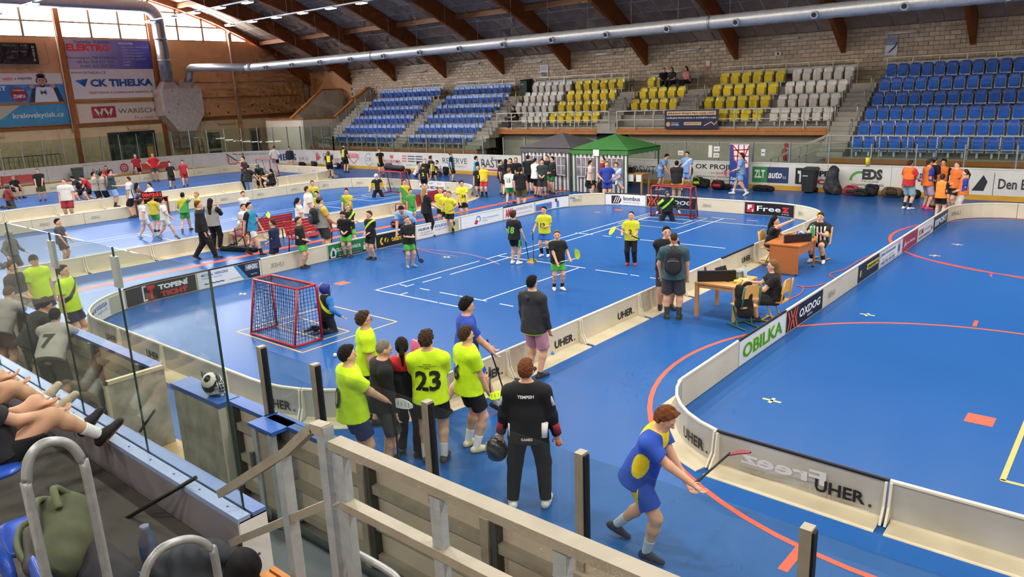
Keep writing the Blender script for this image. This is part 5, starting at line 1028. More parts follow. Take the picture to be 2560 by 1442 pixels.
    info['w'] = lambda p: np.array([loc[0], loc[1], z0])+rotz(yaw)@(np.asarray(p, float)*S)
    return info
def headpos(px, py, h): return PZ(px, py, h)
# floorball stick: shaft, grip and curved blade
def stick(label, a, b, blade, shaft='#2b2b2e', grip='#1a1a1a', bdir=None, r=.013, group=None):
    """from the grip end a to the blade end b (world points)"""
    a, b = np.array(a, float), np.array(b, float); u = unit(b-a); t = thing('floorball_stick', label, 'stick', a, group=group); L = np.linalg.norm(b-a)
    part('shaft', MB().tube([u*L*.25, u*L], r, 6), M(shaft, .4), t); part('grip', MB().tube([(0, 0, 0), u*L*.3], r*1.25, 6), M(grip, .7), t)
    s = unit(np.array(bdir if bdir is not None else (1., 0, 0), float)-u*(np.array(bdir if bdir is not None else (1., 0, 0), float)@u)); w = np.cross(u, s); m = MB(); vs2 = []; n = 6
    for i in range(n+1):
        f = i/n; c = u*(L-.02+.03*f)+s*(-.02+.27*f)-u*(.05*f*f)*1.2+w*(.05*f*f); hw = (.035+.03*math.sin(math.pi*min(1, f*.9+.1)))*(.5 if i in (0, n) else 1.)
        vs2 += [c-u*hw, c+u*hw]
    vs2 = vs2+[v+w*.012 for v in vs2]; N = 2*(n+1); fs = []
    for i in range(n): a0 = 2*i; fs += [(a0, a0+1, a0+3, a0+2), (N+a0+2, N+a0+3, N+a0+1, N+a0), (a0, a0+2, N+a0+2, N+a0), (a0+1, N+a0+1, N+a0+3, a0+3)]
    part('blade', m.add(vs2, fs), M(blade, .4), t)
    m2 = MB()
    for i in range(1, n): f = i/n; c = u*(L-.02+.03*f)+s*(-.02+.27*f)-u*(.05*f*f)*1.2+w*(.05*f*f+.006); m2.bar(c-u*.028, c+u*.028, .006, .016)
    part('blade_slots', m2, M('#4a5a2a' if blade.startswith('#c') or blade.startswith('#d') else '#777', .6), t); return t
# ================================================================ WHO IS WHERE
LIME = '#c9f01c'; BK = '#17171a'; NV = '#1d2548'; YE = '#d8d832'; GRN = '#3fa648'; LB = '#7fa6dc'; WH = '#e2ddd6'; GY = '#a8a49c'; OR = '#e8742c'; TE = '#2f8fb8'; RDD = '#b02c34'
def hp_(px, py, h): return PZ(px, py, h)[:2]
def fp(px, py): return PZ(px, py, 0)[:2]
I = {}
# ---- the group by the near boards
n_ = .0105
I['glasses'] = person('boy in lime T-shirt and glasses standing behind the grey haired man', hp_(908, 780, 1.70), 1.70, 80, 'stand', LIME, hair='b', style='mop', legs=('s', NV), cell=n_, over=dict(lh=(-.22, .1, .9)))
I['zero'] = person('boy in lime T-shirt holding a white blade, nearest the glass posts', hp_(866, 862, 1.79), 1.79, 72, 'hold1', LIME, hair='d', style='short', legs=('s', '#20305e'), cell=n_, num=('0', '#1c2a10', 1.0, .26, 'b'), over=dict(rh=(.12, .40, .98)))
I['coach'] = person('grey haired man in black jacket and grey shorts, head bowed', hp_(940, 857, 1.69), 1.72, 75, 'easy', BK, longsl=True, hair='g', style='buzz', legs=('l', '#4a4b4c'), shoe='#3a3a38', cell=n_, bulk=1.02, over=dict(hp=-.25, lean=.1, lh=(-.2, .15, .72), rh=(.24, .12, .74)), sl=None)
I['redback'] = person('goalkeeper with a short ponytail in red and black top holding a red helmet', hp_(1003, 846, 1.63), 1.63, 20, 'easy', '#1b1b1d', sl='#c92a2c', longsl=True, hair='d', style='pony', legs=('p', '#1b1b1d'), cell=n_, stripe=('yoke', '#c22a2e'), over=dict(rh=(.16, .26, .86)), hyaw=.3)
I['p23'] = person('curly haired boy in lime shirt with large black 23 on his back', hp_(1065, 825, 1.80), 1.80, 8, 'front', LIME, hair='b', style='curly', legs=('s', '#1d1d20'), shoe='#3a3c40', sock='#c9c9c9', cell=n_, num=[('23', '#15180c', 1.03, .25, 'b'), ('GYMNÁZIUM', '#2a3014', 1.355, .016, 'b'), ('A STŘEDNÍ ODBORNÁ ŠKOLA', '#2a3014', 1.33, .018, 'b'), ('RÝMAŘOV', '#2a3014', 1.305, .016, 'b')], hyaw=-.35)
I['p6'] = person('short haired boy in lime shirt and cream shoes holding a lime blade', fp(1182, 1122), 1.73, 62, 'stand', LIME, hair='b', style='short', legs=('s', '#1a1a1c'), shoe=('#ddd0ae', '#c99a5a'), sock='#ececec', cell=n_, over=dict(rh=(.16, .18, .86), lh=(-.18, .22, .98)), num=('6', '#1c2a10', 1.05, .22, 'b'))
I['walker'] = person('dark haired youth in royal blue strip walking with a black stick', (fp(1175, 1034)), 1.80, 78, 'stride', '#2a49a8', hair='k', style='mop', legs=('s', '#2c4fb0'), shoe=('#25282a', '#d8d8d4'), sock='#a9a9a6', cell=n_, shoestripe='#4ab08a', over=dict(lh=(-.06, .34, .98), rh=(.12, .36, .92), lean=.05, hp=-.12))
I['hoodie'] = person('youth in charcoal hooded jacket and pink patterned shorts by the boards', fp(1338, 940), 1.74, 38, 'easy', '#2f2f33', longsl=True, hair='k', style='short', legs=('l', '#c68fa0'), cell=n_, hem=.80, over=dict(rh=(.24, .12, .80)))
I['tempish'] = person('red haired goalkeeper from behind in black tracksuit with white flashes', fp(1327, 1266), 1.80, 5, 'easy', '#141416', longsl=True, hair='r', style='short', legs=('p', '#1c1c1f'), shoe=('#e3e0d8', '#e9e7e2'), cell=n_, bulk=.99, stripe=('side', '#141416'), num=[('TEMPISH', '#e8e8e8', 1.36, .035, 'b'), ('GAME2', '#dcdcdc', .9, .03, 'b')], over=dict(lf=(-.2, .0, 0), rf=(.17, .02, 0), lh=(-.32, .1, .78), rh=(.32, .05, .80)), hyaw=-.15)
I['yb'] = person('bending youth in blue and yellow strip swinging a stick', (fp(1600, 1378)), 1.72, 108, 'swing', '#2a4fb4', hair='r', style='mop', legs=('s', '#2a50b8'), shoe=('#1d2740', '#e8e6e0'), sock='#b9c4d0', cell=n_, stripe=('flank', '#d8c21e'), side='#d8c21e',  over=dict(lean=.34, hp=-.45, pz=.92, lf=(-.16, -.32, .06), rf=(.10, .10, 0), lh=(-.05, .46, .88), rh=(.12, .56, .97)))
# trims on near people
def trim_on(key, pts, r, c, name='trim', n=6): part(name, MB().tube([np.asarray(p)*I[key]['S'] for p in pts], r, n), M(c, .7), I[key]['o'])
H_ = I['glasses']['H']
for sx in (-1, 1): trim_on('glasses', [H_(sx*.034+.022*math.cos(t), .105, .158+.018*math.sin(t)) for t in np.linspace(0, 2*math.pi, 11)], .0022, '#2a2020', 'glasses', 5); trim_on('glasses', [H_(sx*.056, .103, .162), H_(sx*.082, .0, .16)], .0022, '#2a2020', 'glasses', 5)
up_t = I['tempish']['up']
for sx in (-1, 1):
    s0 = np.array(up_t(sx*.20, -.02, 1.45)); e0 = I['tempish']['el'][0 if sx < 0 else 1]; w0 = I['tempish']['wr'][0 if sx < 0 else 1]
    trim_on('tempish', [up_t(sx*.1, -.03, 1.478), up_t(sx*.19, -.03, 1.45), np.array(up_t(sx*.245, -.045, 1.36)), e0*.5+np.array(up_t(sx*.255, -.05, 1.38))*.5+(sx*.03, -.02, 0)], .022, '#e4e2de', 'white_flash', 8)
    trim_on('tempish', [e0+(w0-e0)*.35+(sx*.016, -.02, 0), w0-(w0-e0)*.12+(sx*.016, -.012, 0)], .048, '#8e1f28', 'red_cuff', 10)
trim_on('tempish', [up_t(.17, -.10, .90), up_t(.185, -.08, 1.06)], .045, '#e4e2de', 'white_flash', 8); trim_on('tempish', [up_t(-.185, -.08, .9), up_t(-.19, -.06, 1.04)], .02, '#e4e2de', 'white_flash', 8)
hd_ = I['hoodie']['up']; trim_on('hoodie', [hd_(-.09, -.04, 1.44), hd_(0, -.12, 1.39), hd_(.09, -.04, 1.44)], .05, '#2b2b2f', 'hood', 10); trim_on('hoodie', [hd_(-.2*math.cos(t), .165*math.sin(t)-.0, .79) for t in np.linspace(0, 2*math.pi, 17)], .018, LIME, 'shirt_hem')
cj = I['coach']['up']
# ---- sticks and gear held by the near group
W = lambda k: I[k]['w']
def hand(k, i, f=.09): j = I[k]; u = unit(np.array(j['wr'][i])-np.array(j['el'][i])); return W(k)(np.array(j['wr'][i])+u*f)
stick('floorball stick with white slotted blade held upright by the boy in lime', hand('zero', 1)+(.05, 0, -.95), hand('zero', 1)+(.02, .02, .02), '#dedfe0', '#1c1c1e', bdir=(1, .2, 0))
stick('black floorball stick trailing from the walking youth in blue', hand('walker', 0)+(-.12, 0, .12), PZ(1258, 972, .03), '#26262a', '#1a1a1c', bdir=(1, 0, 0))
stick('floorball stick with lime blade held low by the boy in cream shoes', hand('p6', 0)+(.05, .1, .1), hand('p6', 1)+(.03, -.02, -.03), '#cdf02a', '#222', bdir=(.9, .45, 0))
a_ = hand('yb', 0); b_ = hand('yb', 1); stick('black and red floorball stick swung by the bending youth', a_, a_+unit(PZ(1830, 1128, .75)-a_)*1.02, '#8a3038', '#1b1b1e', bdir=(.5, .8, .3))
# ---- central court
c_ = .0165
I['bp'] = person('balding man in teal T-shirt and grey shorts carrying a black rucksack', fp(1682, 797), 1.80, 2, 'back', '#3a5660', hair='b', style='bald', legs=('l', '#47484c'), shoe=('#2d3a28', '#b8d040'), cell=.013, bulk=1.04, over=dict(lh=(-.24, .1, .86), rh=(.26, .12, .84)), sock='#3a3a3a')
I['ref2'] = person('dark haired man in black T-shirt facing the man with the rucksack', fp(1664, 772), 1.80, 168, 'cross', BK, hair='k', style='short', legs=('l', '#2a2a2e'), cell=.016, bulk=1.0)
I['k18'] = person('boy in black shirt with green number 18, stick on the floor', fp(1288, 660), 1.47, 35, 'stick', '#1a1d1a', hair='b', style='mop', legs=('s', BK), side='#4fae3c', shoe='#e6e4e0', cell=c_, num=('18', '#6fc85a', 1.06, .22, 'b'), over=dict(lh=(-.2, .05, .85), rh=(.3, .16, .84)))
I['k12'] = person('boy in yellow shirt and blue shorts leaning on a stick at midfield', fp(1363, 641), 1.43, 200, 'stick', YE, hair='d', style='short', legs=('s', '#2f6cc0'), shoe=('#d8d4d0', '#c03a30'), sock=('#1a1a1c', .3), cell=c_, fnum=('12', '#2a2a1a', 1.06, .17, 'f'), over=dict(rh=(.34, .2, .95), lh=(-.1, .22, 1.1)))
I['kfront'] = person('fair haired boy in black and green strip carrying a stick level', fp(1396, 725), 1.42, 165, 'stick', '#181b1a', hair='l', style='short', legs=('s', '#58b848'), shoe=('#e8e6e2', '#e8e6e2'), sock='#1c1c1c', cell=.014, over=dict(lh=(-.3, .24, .98), rh=(.1, .28, .90), rf=(.11, -.06, 0)), hyaw=-.3)
I['kyel'] = person('boy in yellow shirt and black leggings holding a stick before the far goal', fp(1578, 662), 1.42, 190, 'front', YE, hair='d', style='buzz', legs=('p', '#17171a'), shoe=('#b83a34', '#e6e2de'), cell=c_, fnum=('2', '#2a2a1a', 1.06, .17, 'f'), over=dict(lh=(-.12, .28, 1.0), rh=(.26, .24, 1.08)))
I['kclap'] = person('fair haired boy in black and green strip clapping before the black plate', fp(1026, 668), 1.42, 150, 'clap', '#181b1a', hair='l', style='short', legs=('s', '#4fae44'), shoe='#7f93b0', cell=c_)
I['kboard'] = person('boy in yellow shirt standing on the court side of the white plate', fp(1128, 582), 1.42, 215, 'hips', YE, hair='l', style='short', legs=('s', BK), shoe='#202024', sock='#1c1c1c', cell=c_, over=dict(lh=(-.2, .1, 1.05)))
I['gk1'] = person('kneeling goalkeeper in blue helmet inside the near goal', (-12.62, 8.75), 1.42, 60, 'goalie', '#17181c', longsl=True, sl='#2f78c4', style=None, hat=('helmet', '#2a3a86'), legs=('p', '#1c1d20'), cell=.015, stripe=('sash', '#c9e02c'))
I['gk2'] = person('kneeling goalkeeper in black and green by the far goal', fp(1668, 552), 1.55, 172, 'goalie', '#18191b', longsl=True, sl='#22241f', style=None, hat=('helmet', '#24272c'), legs=('p', '#18191b'), cell=.018, stripe=('sash', '#8fd83a'))
for k, pts in (('gk2', [(-.2, 1.3), (-.36, .8)]),): trim_on(k, [I[k]['up'](.16, .06, 1.42), I[k]['sh' if False else 'el'][1]+(.02, .02, .06)], .055, '#9be04a', 'green_sleeve', 8)
stick('stick with lime blade resting on the midfield line', hand('k18', 1)+(0, 0, .05), PZ(1322, 652, .03), '#cdf02a', '#2a3a5a', bdir=(.9, .4, 0)); stick('stick with orange blade standing on the midfield line', hand('k12', 1)+(0, 0, .05), PZ(1335, 655, .03), '#e0984a', '#2a2a2e', bdir=(-.9, -.3, 0))
stick('white and lime stick carried level by the fair haired boy', hand('kfront', 1)+(-.12, -.05, .02), PZ(1446, 645, .78), '#d4f040', '#d8d4c4', bdir=(.1, .1, 1)); stick('pale pink stick with lime blade held out by the boy in leggings', hand('kyel', 0)+(.22, 0, .0), PZ(1535, 568, 1.02), '#d8f03c', '#d8a8a0', bdir=(-1, 0, .15))
stick('dark stick held upright by the clapping boy', hand('kclap', 1)+(0, 0, .0), hand('kclap', 1)+(.06, .1, -.68), '#3a3a3a', '#2a2a2a')
# ---- officials at the tables
I['t1'] = person('long haired girl in black T-shirt writing at the small pine table', (-5.38, 14.2), 1.68, 262, 'sitdesk', BK, hair='l', style='long', legs=('s', '#2a2a2e'), shoe='#2a2a2c', cell=.015, num=('staff', '#dcdcdc', 1.25, .06, 'b'))
I['t2'] = person('dark haired girl in black T-shirt raising a hand at the brown desk', (-7.35, 19.0), 1.70, 95, 'sitdesk', BK, hair='k', style='long', legs=('p', '#4a5568'), cell=.017, over=dict(rh=(.3, .45, 1.22), lh=(-.1, .5, .85)))
I['t3'] = person('young referee in black and white striped shirt behind the brown desk', (-6.45, 20.0), 1.75, 195, 'sitdesk', '#1a1a1c', hair='b', style='short', legs=('s', '#2a2a2a'), shoe='#e4e2dc', sock='#222', cell=.017, stripe=('v', '#e4e2de'), sl='#1a1a1c', over=dict(lf=(-.2, .3, 0), rf=(.1, .25, 0)))
# ---- aisle between the courts
I['navy'] = person('short haired boy in navy tunic standing behind the plain board', hp_(680, 550, 1.45), 1.45, 300, 'fold', '#1d2548', hair='b', style='buzz', legs=('s', '#1d2244'), cell=.017, hem=.62)
person('boy in black and green shirt beside the red bench, arms folded', hp_(745, 545, 1.45), 1.45, 110, 'fold', '#181b1a', hair='b', style='short', legs=('s', '#58b848'), cell=c_, stripe=('yoke', '#1f2620'))
I['gman'] = person('bearded man in grey and yellow shirt with a black rucksack and beanie', hp_(798, 492, 1.80), 1.80, 62, 'easy', '#8b8c88', sl='#d8b23a', hair='d', style='short', legs=('l', '#3a3833'), cell=.017, bulk=1.08, hat=('cap', '#4a4b48'), over=dict(rh=(.22, .3, .95)))
person('boy in black and green shirt bending over a bottle', hp_(860, 527, 1.42), 1.42, 200, 'fold', '#181b1a', hair='d', style='short', legs=('s', '#58b848'), cell=c_, over=dict(lean=.25, hp=-.35))
person('fair haired boy in black and lime shirt behind the bending boy', hp_(868, 512, 1.45), 1.45, 160, 'cross', '#181b1a', hair='bl', style='short', legs=('s', '#58b848'), cell=c_, stripe=('sash', '#b8e030'))
person('boy in black shirt with a lime sash holding a blade', hp_(922, 530, 1.42), 1.42, 230, 'fold', '#181b1a', hair='b', style='short', legs=('s', BK), cell=c_, stripe=('sash', '#b8e030'))
person('man in pale blue shirt bending under the red bench', hp_(1020, 545, 1.05), 1.78, 200, 'bend', '#86b0d8', hair='k', style='short', legs=('p', '#1c1d22'), cell=c_)
I['blonde'] = person('blonde woman in black T-shirt and trousers by the red bench', hp_(1062, 468, 1.68), 1.68, 60, 'hold1', BK, hair='bl', style='long', legs=('p', BK), skin='p', cell=c_)
person('boy in yellow shirt numbered 20 beside the blonde woman', hp_(1100, 470, 1.42), 1.42, 175, 'fold', YE, hair='bl', style='mop', legs=('s', BK), cell=c_, fnum=('20', '#3a3a1a', 1.06, .15, 'f'))
person('boy in yellow shirt standing apart near the rounded corner board', hp_(1153, 453, 1.52), 1.52, 160, 'stick', YE, hair='d', style='mop', legs=('s', BK), cell=c_, fnum=('24', '#3a3a1a', 1.06, .14, 'f'))
person('boy hidden behind the yellow shirts near the blonde woman', hp_(1112, 478, 1.38), 1.38, 170, 'fold', YE, hair='d', style='short', legs=('s', BK), cell=.02)
person('boy in white shirt with number 7 sitting on the red bench', hp_(600, 536, 1.05), 1.42, 300, 'sit', WH, hair='k', style='short', legs=('s', '#c9c5be'), sock='#c8c4be', cell=c_, num=('7', '#3a3a3a', 1.1, .2, 'b'), z0=0.)
person('boy in white shirt standing behind the red bench', hp_(607, 512, 1.42), 1.42, 140, 'fold', WH, hair='b', style='short', legs=('s', '#d8d4cc'), cell=c_)
I['teal'] = person('youth in turquoise bib and white shorts walking with a stick', fp(638, 638), 1.66, 120, 'walk', '#2f8fb8', sl='#1c1c20', hair='k', style='short', legs=('s', '#d8d6d2'), side='#1c1c20', shoe=('#1e1f22', '#e4e2de'), sock='#1c1c20', cell=.015)
stick('stick with pale green blade slung over the turquoise bib', hand('teal', 1)+(-.2, -.1, -.25), PZ(668, 530, 1.35), '#b8ec5a', '#2a3038', bdir=(1, 0, 0))
I['blkman'] = person('man in black tracksuit with a badge walking along the aisle', fp(515, 648), 1.82, 95, 'walk', '#17171a', longsl=True, hair='r', style='short', legs=('p', '#1a1a1d'), shoe='#1c1c1e', cell=.015, over=dict(lh=(-.22, .15, .82), rh=(.26, .1, .8)))
person('woman in grey top and black cap photographing with a phone', fp(543, 625), 1.70, 30, 'phone', '#9a9791', sl='#1c1c1e', longsl=True, hair='d', style='long', legs=('p', '#17171a'), shoe='#b02c34', cell=.016, hat=('cap', '#17171a'))
# ---- middle court
f_ = .023
person('boy in white shirt standing by the middle court boards', hp_(607, 480, 1.42), 1.42, 160, 'cross', WH, hair='b', style='short', legs=('s', WH), cell=f_)
person('girl in white shirt sitting on the board behind the beanie man', hp_(745, 500, 1.45), 1.5, 70, 'stand', WH, hair='d', style='pony', legs=('s', WH), cell=.02)
person('bearded man in white T-shirt wearing a rucksack', hp_(767, 465, 1.80), 1.80, 85, 'easy', WH, hair='b', style='buzz', legs=('l', '#8a8478'), cell=.02, bulk=1.1)
person('boy in green and yellow shirt behind the man in white', hp_(780, 453, 1.50), 1.5, 175, 'stand', '#c8b83a', hair='b', style='short', legs=('s', GRN), cell=f_, stripe=('diag', '#4a9a48'))
person('dark haired boy in yellow shirt half hidden by the beanie', hp_(790, 480, 1.42), 1.42, 200, 'stand', '#b8b43a', hair='k', style='short', legs=('s', GRN), cell=f_)
person('boy in yellow and green shirt with a stick on the middle court', hp_(865, 473, 1.45), 1.45, 190, 'stick', '#c8b83a', hair='k', style='short', legs=('s', '#2a2a2a'), cell=f_, stripe=('diag', '#4a9a48'))
person('boy in white strip walking nearest the glass edge', fp(368, 594), 1.40, 70, 'walk', WH, hair='b', style='short', legs=('s', WH), shoe='#8fa8a4', cell=.019)
person('boy in white strip carrying a stick across the middle court', fp(420, 598), 1.46, 95, 'stride', WH, hair='d', style='short', legs=('s', '#d8d3c8'), shoe='#5a6a70', cell=.019)
person('boy in yellow and green behind the two boys in white', hp_(378, 490, 1.38), 1.38, 40, 'stick', '#c8b83a', hair='b', style='short', legs=('s', GRN), cell=.02)
person('boy in green and yellow running with one arm raised', fp(468, 578), 1.45, 20, 'run', '#b8b43a', hair='k', style='short', legs=('s', '#4a9a48'), cell=.02, stripe=('diag', '#4a9a48'), over=dict(rh=(.35, .1, 1.62), lf=(-.1, -.3, .05)))
person('fair haired boy in yellow and green beside the black tracksuit', hp_(490, 482, 1.42), 1.42, 250, 'stand', '#b8b43a', hair='bl', style='short', legs=('s', GRN), cell=.02)
I['gk3'] = person('kneeling goalkeeper in black on the middle court', fp(945, 492), 1.6, 175, 'goalie', '#17181a', longsl=True, style=None, hat=('helmet', '#d0cfca'), legs=('p', '#17181a'), cell=f_, stripe=('side', '#d8a83a'))
person('boy in yellow and green sitting behind the red bench back', hp_(1010, 450, 1.45), 1.45, 150, 'stand', '#c8b83a', hair='b', style='short', legs=('s', GRN), cell=f_, stripe=('diag', '#4a9a48'))
person('small boy in green shirt peeping over the red bench', hp_(1026, 478, 1.20), 1.25, 160, 'stand', '#4a9a48', hair='d', style='short', legs=('s', GRN), cell=f_)
person('boy in dark strip with a long stick seen through the glass', fp(165, 662), 1.42, 120, 'stick', '#4a4c50', hair='d', style='short', legs=('s', '#3a3c40'), cell=.02)
person('goalkeeper in grey kneeling at the frame edge behind the glass', (-26.8, 7.3), 1.6, 130, 'goalie', '#6a6d68', longsl=True, style=None, hat=('helmet', '#8a8c86'), legs=('p', '#5a5c58'), cell=.022)
# ---- aisle at the far court
person('man in white T-shirt and dark red shorts standing between the boards', hp_(158, 447, 1.80), 1.80, 200, 'hips', WH, hair='b', style='buzz', legs=('l', '#9a2c36'), cell=f_, bulk=1.12, over=dict(eh=(.35, -.9, -.35), lh=(-.28, .05, .85), rh=(.26, .08, .86)))
person('youth in black shirt crouching with a stick before the grey shirts', hp_(198, 443, 1.30), 1.72, 255, 'crouch', '#1c1c20', hair='k', style='short', legs=('s', '#1c1c20'), cell=f_)
person('youth in red shirt crouching next to the black one', hp_(221, 440, 1.32), 1.72, 260, 'crouch', '#b02c38', hair='d', style='short', legs=('s', '#1c1c20'), cell=f_)
person('youth in grey T-shirt and black shorts, first of two in grey', hp_(232, 430, 1.74), 1.74, 100, 'fold', GY, hair='k', style='short', legs=('l', BK), cell=f_)
person('youth in grey T-shirt seen from behind, second of two in grey', hp_(251, 430, 1.72), 1.72, 75, 'fold', '#a29f98', hair='k', style='mop', legs=('l', BK), cell=f_)
person('man in dark slate shirt and pale blue shorts, hand to his face', hp_(273, 424, 1.82), 1.82, 90, 'think', '#3a4650', hair='k', style='short', legs=('l', '#8fb0d8'), shoe='#1e1e20', sock='#222', cell=f_, bulk=1.05)
person('referee in black and white stripes pointing with a straight arm', hp_(319, 441, 1.80), 1.80, 285, 'point', '#dcdad6', hair='b', style='buzz', legs=('l', BK), cell=.02, stripe=('v', '#1a1a1c'), over=dict(lh=(-.2, .1, .85), rh=(.1, .85, 1.36)))
person('dark haired girl at the red clock desk', hp_(338, 456, 1.28), 1.68, 60, 'sitdesk', '#6a4a3a', hair='k', style='long', legs=('s', '#2a2a2a'), cell=f_, z0=0)
person('youth in white shirt sitting behind the red digital clock', hp_(375, 454, 1.30), 1.70, 250, 'sitdesk', '#e2dcd2', hair='d', style='short', legs=('s', '#2a2a2a'), cell=f_)
# ---- far court
person('goalkeeper in red and grey kneeling at the frame edge', fp(28, 520), 1.75, 60, 'goalie', '#8a3a34', longsl=True, style=None, hat=('helmet', '#4a4a48'), legs=('p', '#4a4a44'), cell=f_)
person('youth in black shirt and olive shorts holding a stick on the far court', fp(108, 502), 1.72, 180, 'stick', '#1c1c20', hair='r', style='short', legs=('l', '#4a4c34'), cell=f_)
person('boy in black shirt walking on the far court', fp(433, 471), 1.52, 190, 'walk', '#1c1c20', hair='k', style='short', legs=('l', '#22252a'), cell=.026)
person('boy in red strip walking on the far court', fp(465, 467), 1.55, 185, 'walk', '#b02c38', hair='d', style='short', legs=('s', '#9a2832'), cell=.026)
person('youth in black T-shirt sitting on the red bench by the white rink boards', PZ(35, 455, .9)[:2], 1.72, 150, 'sit', '#1c1c20', hair='l', style='short', legs=('s', '#1c1c20'), cell=.026)
person('boy in red sitting beside the wheeled bin', hp_(264, 414, 1.25), 1.68, 170, 'sit', '#b83440', hair='d', style='short', legs=('s', '#6a2a2a'), cell=.026)
person('youth in red shirt and pale cap with one knee raised', hp_(337, 386, 1.75), 1.75, 170, 'stand', '#b02c40', hair='d', style='short', legs=('s', BK), cell=.026, hat=('cap', '#e6dfc8'), over=dict(rf=(.12, .3, .4)))
person('youth in red shirt and pale cap, hand on hip', hp_(380, 384, 1.78), 1.78, 175, 'hips', '#d0262c', hair='d', style='short', legs=('s', '#4a4c54'), cell=.026, hat=('cap', '#e6d8a8'))
person('man in maroon and white shirt, hand at his mouth, by the timekeeper table', hp_(606, 391, 1.85), 1.85, 240, 'think', '#3a2028', hair='k', style='short', legs=('p', '#22242a'), cell=f_, stripe=('half', '#8a8088'))
person('woman in black T-shirt and jeans leaning on the timekeeper table', hp_(615, 412, 1.66), 1.66, 30, 'lean', BK, hair='d', style='pony', legs=('p', '#8a9aae'), cell=f_, over=dict(lean=.2, rh=(.4, .35, .9)))
person('goalkeeper in black with white stripe before the pale goal', hp_(650, 403, 1.5), 1.7, 210, 'crouch', '#17181c', longsl=True, style=None, hat=('helmet', '#5a5c60'), legs=('p', '#17181c'), cell=f_)
person('girl with a dark bun sitting on a pale chair at the timekeeper table', hp_(678, 420, 1.28), 1.66, 300, 'sitdesk', BK, hair='k', style='pony', legs=('s', BK), cell=f_)
person('youth in white sweatshirt standing behind the pale goal', hp_(684, 364, 1.80), 1.80, 5, 'front', '#d8d6d4', longsl=True, hair='r', style='short', legs=('s', BK), cell=.026, over=dict(lh=(-.3, .05, 1.0), rh=(.3, .05, 1.0)))
person('boy in black jacket and pale shorts by the white rink boards', hp_(722, 367, 1.68), 1.68, 200, 'stand', '#20242e', longsl=True, hair='k', style='short', legs=('s', '#b8b49c'), cell=.026)
person('girl in black and yellow strip seen from behind', hp_(820, 378, 1.65), 1.65, 10, 'fold', BK, hair='r', style='bob', legs=('s', BK), cell=.026, stripe=('back', '#d8d03a'))
person('player in black and yellow with a pale cap, stick on his shoulder', fp(865, 432), 1.74, 40, 'stickup', BK, hair='d', style='short', legs=('s', BK), cell=.025, hat=('cap', '#d8d2c4'), stripe=('back', '#c8c23a'))
person('boy in black and yellow strip beside a sports bag', hp_(948, 372, 1.66), 1.66, 160, 'stick', BK, hair='b', style='short', legs=('s', BK), cell=.025, stripe=('side', '#c8c23a'))
# ---- behind the middle court
z_ = .026
person('youth in white shirt sitting on the floor by the boards, first of the group', hp_(1038, 404, .92), 1.72, 110, 'ground', WH, hair='k', style='short', legs=('p', '#2a3c78'), cell=z_)
person('boy with a yellow number 2 on his back', hp_(1057, 410, 1.45), 1.45, 10, 'stand', BK, hair='b', style='short', legs=('s', BK), cell=z_, num=('2', '#d8e03a', 1.06, .2, 'b'))
person('boy in black standing behind the number 2', hp_(1062, 398, 1.5), 1.5, 170, 'stand', BK, hair='r', style='buzz', legs=('s', BK), cell=z_)
person('boy in black and lime walking past the sitting group', hp_(1076, 390, 1.55), 1.55, 60, 'walk', BK, hair='b', style='short', legs=('s', BK), cell=z_, stripe=('side', '#c8d83a'))
person('youth in white and blue sitting on the floor, second of the group', hp_(1098, 399, .95), 1.75, 230, 'ground', '#d2d6de', hair='k', style='short', legs=('p', '#3a4a78'), cell=z_)
person('boy sitting hidden among the group by the boards', hp_(1083, 402, .92), 1.6, 180, 'ground', BK, hair='k', style='short', legs=('p', BK), cell=z_)
person('player in turquoise bib and black shorts standing alone', fp(1131, 456), 1.66, 95, 'stand', TE, sl=BK, hair='r', style='short', legs=('l', BK), cell=.024)
person('player in turquoise bib turned to the boys in black and yellow', hp_(1190, 390, 1.72), 1.72, 80, 'easy', TE, sl=BK, hair='k', style='short', legs=('l', '#3a4a60'), cell=.024)
person('boy in black shirt with yellow 3 between bib and yellow shirt', fp(1198, 492), 1.45, 180, 'stand', BK, hair='k', style='short', legs=('s', BK), cell=.024, fnum=('3', '#c8d03a', 1.06, .18, 'f'))
person('boy in yellow shirt, red shorts and black socks', fp(1212, 493), 1.50, 200, 'fold', '#e8c62a', hair='b', style='short', legs=('s', '#d22c30'), sock=('#17171a', .2), cell=.024)
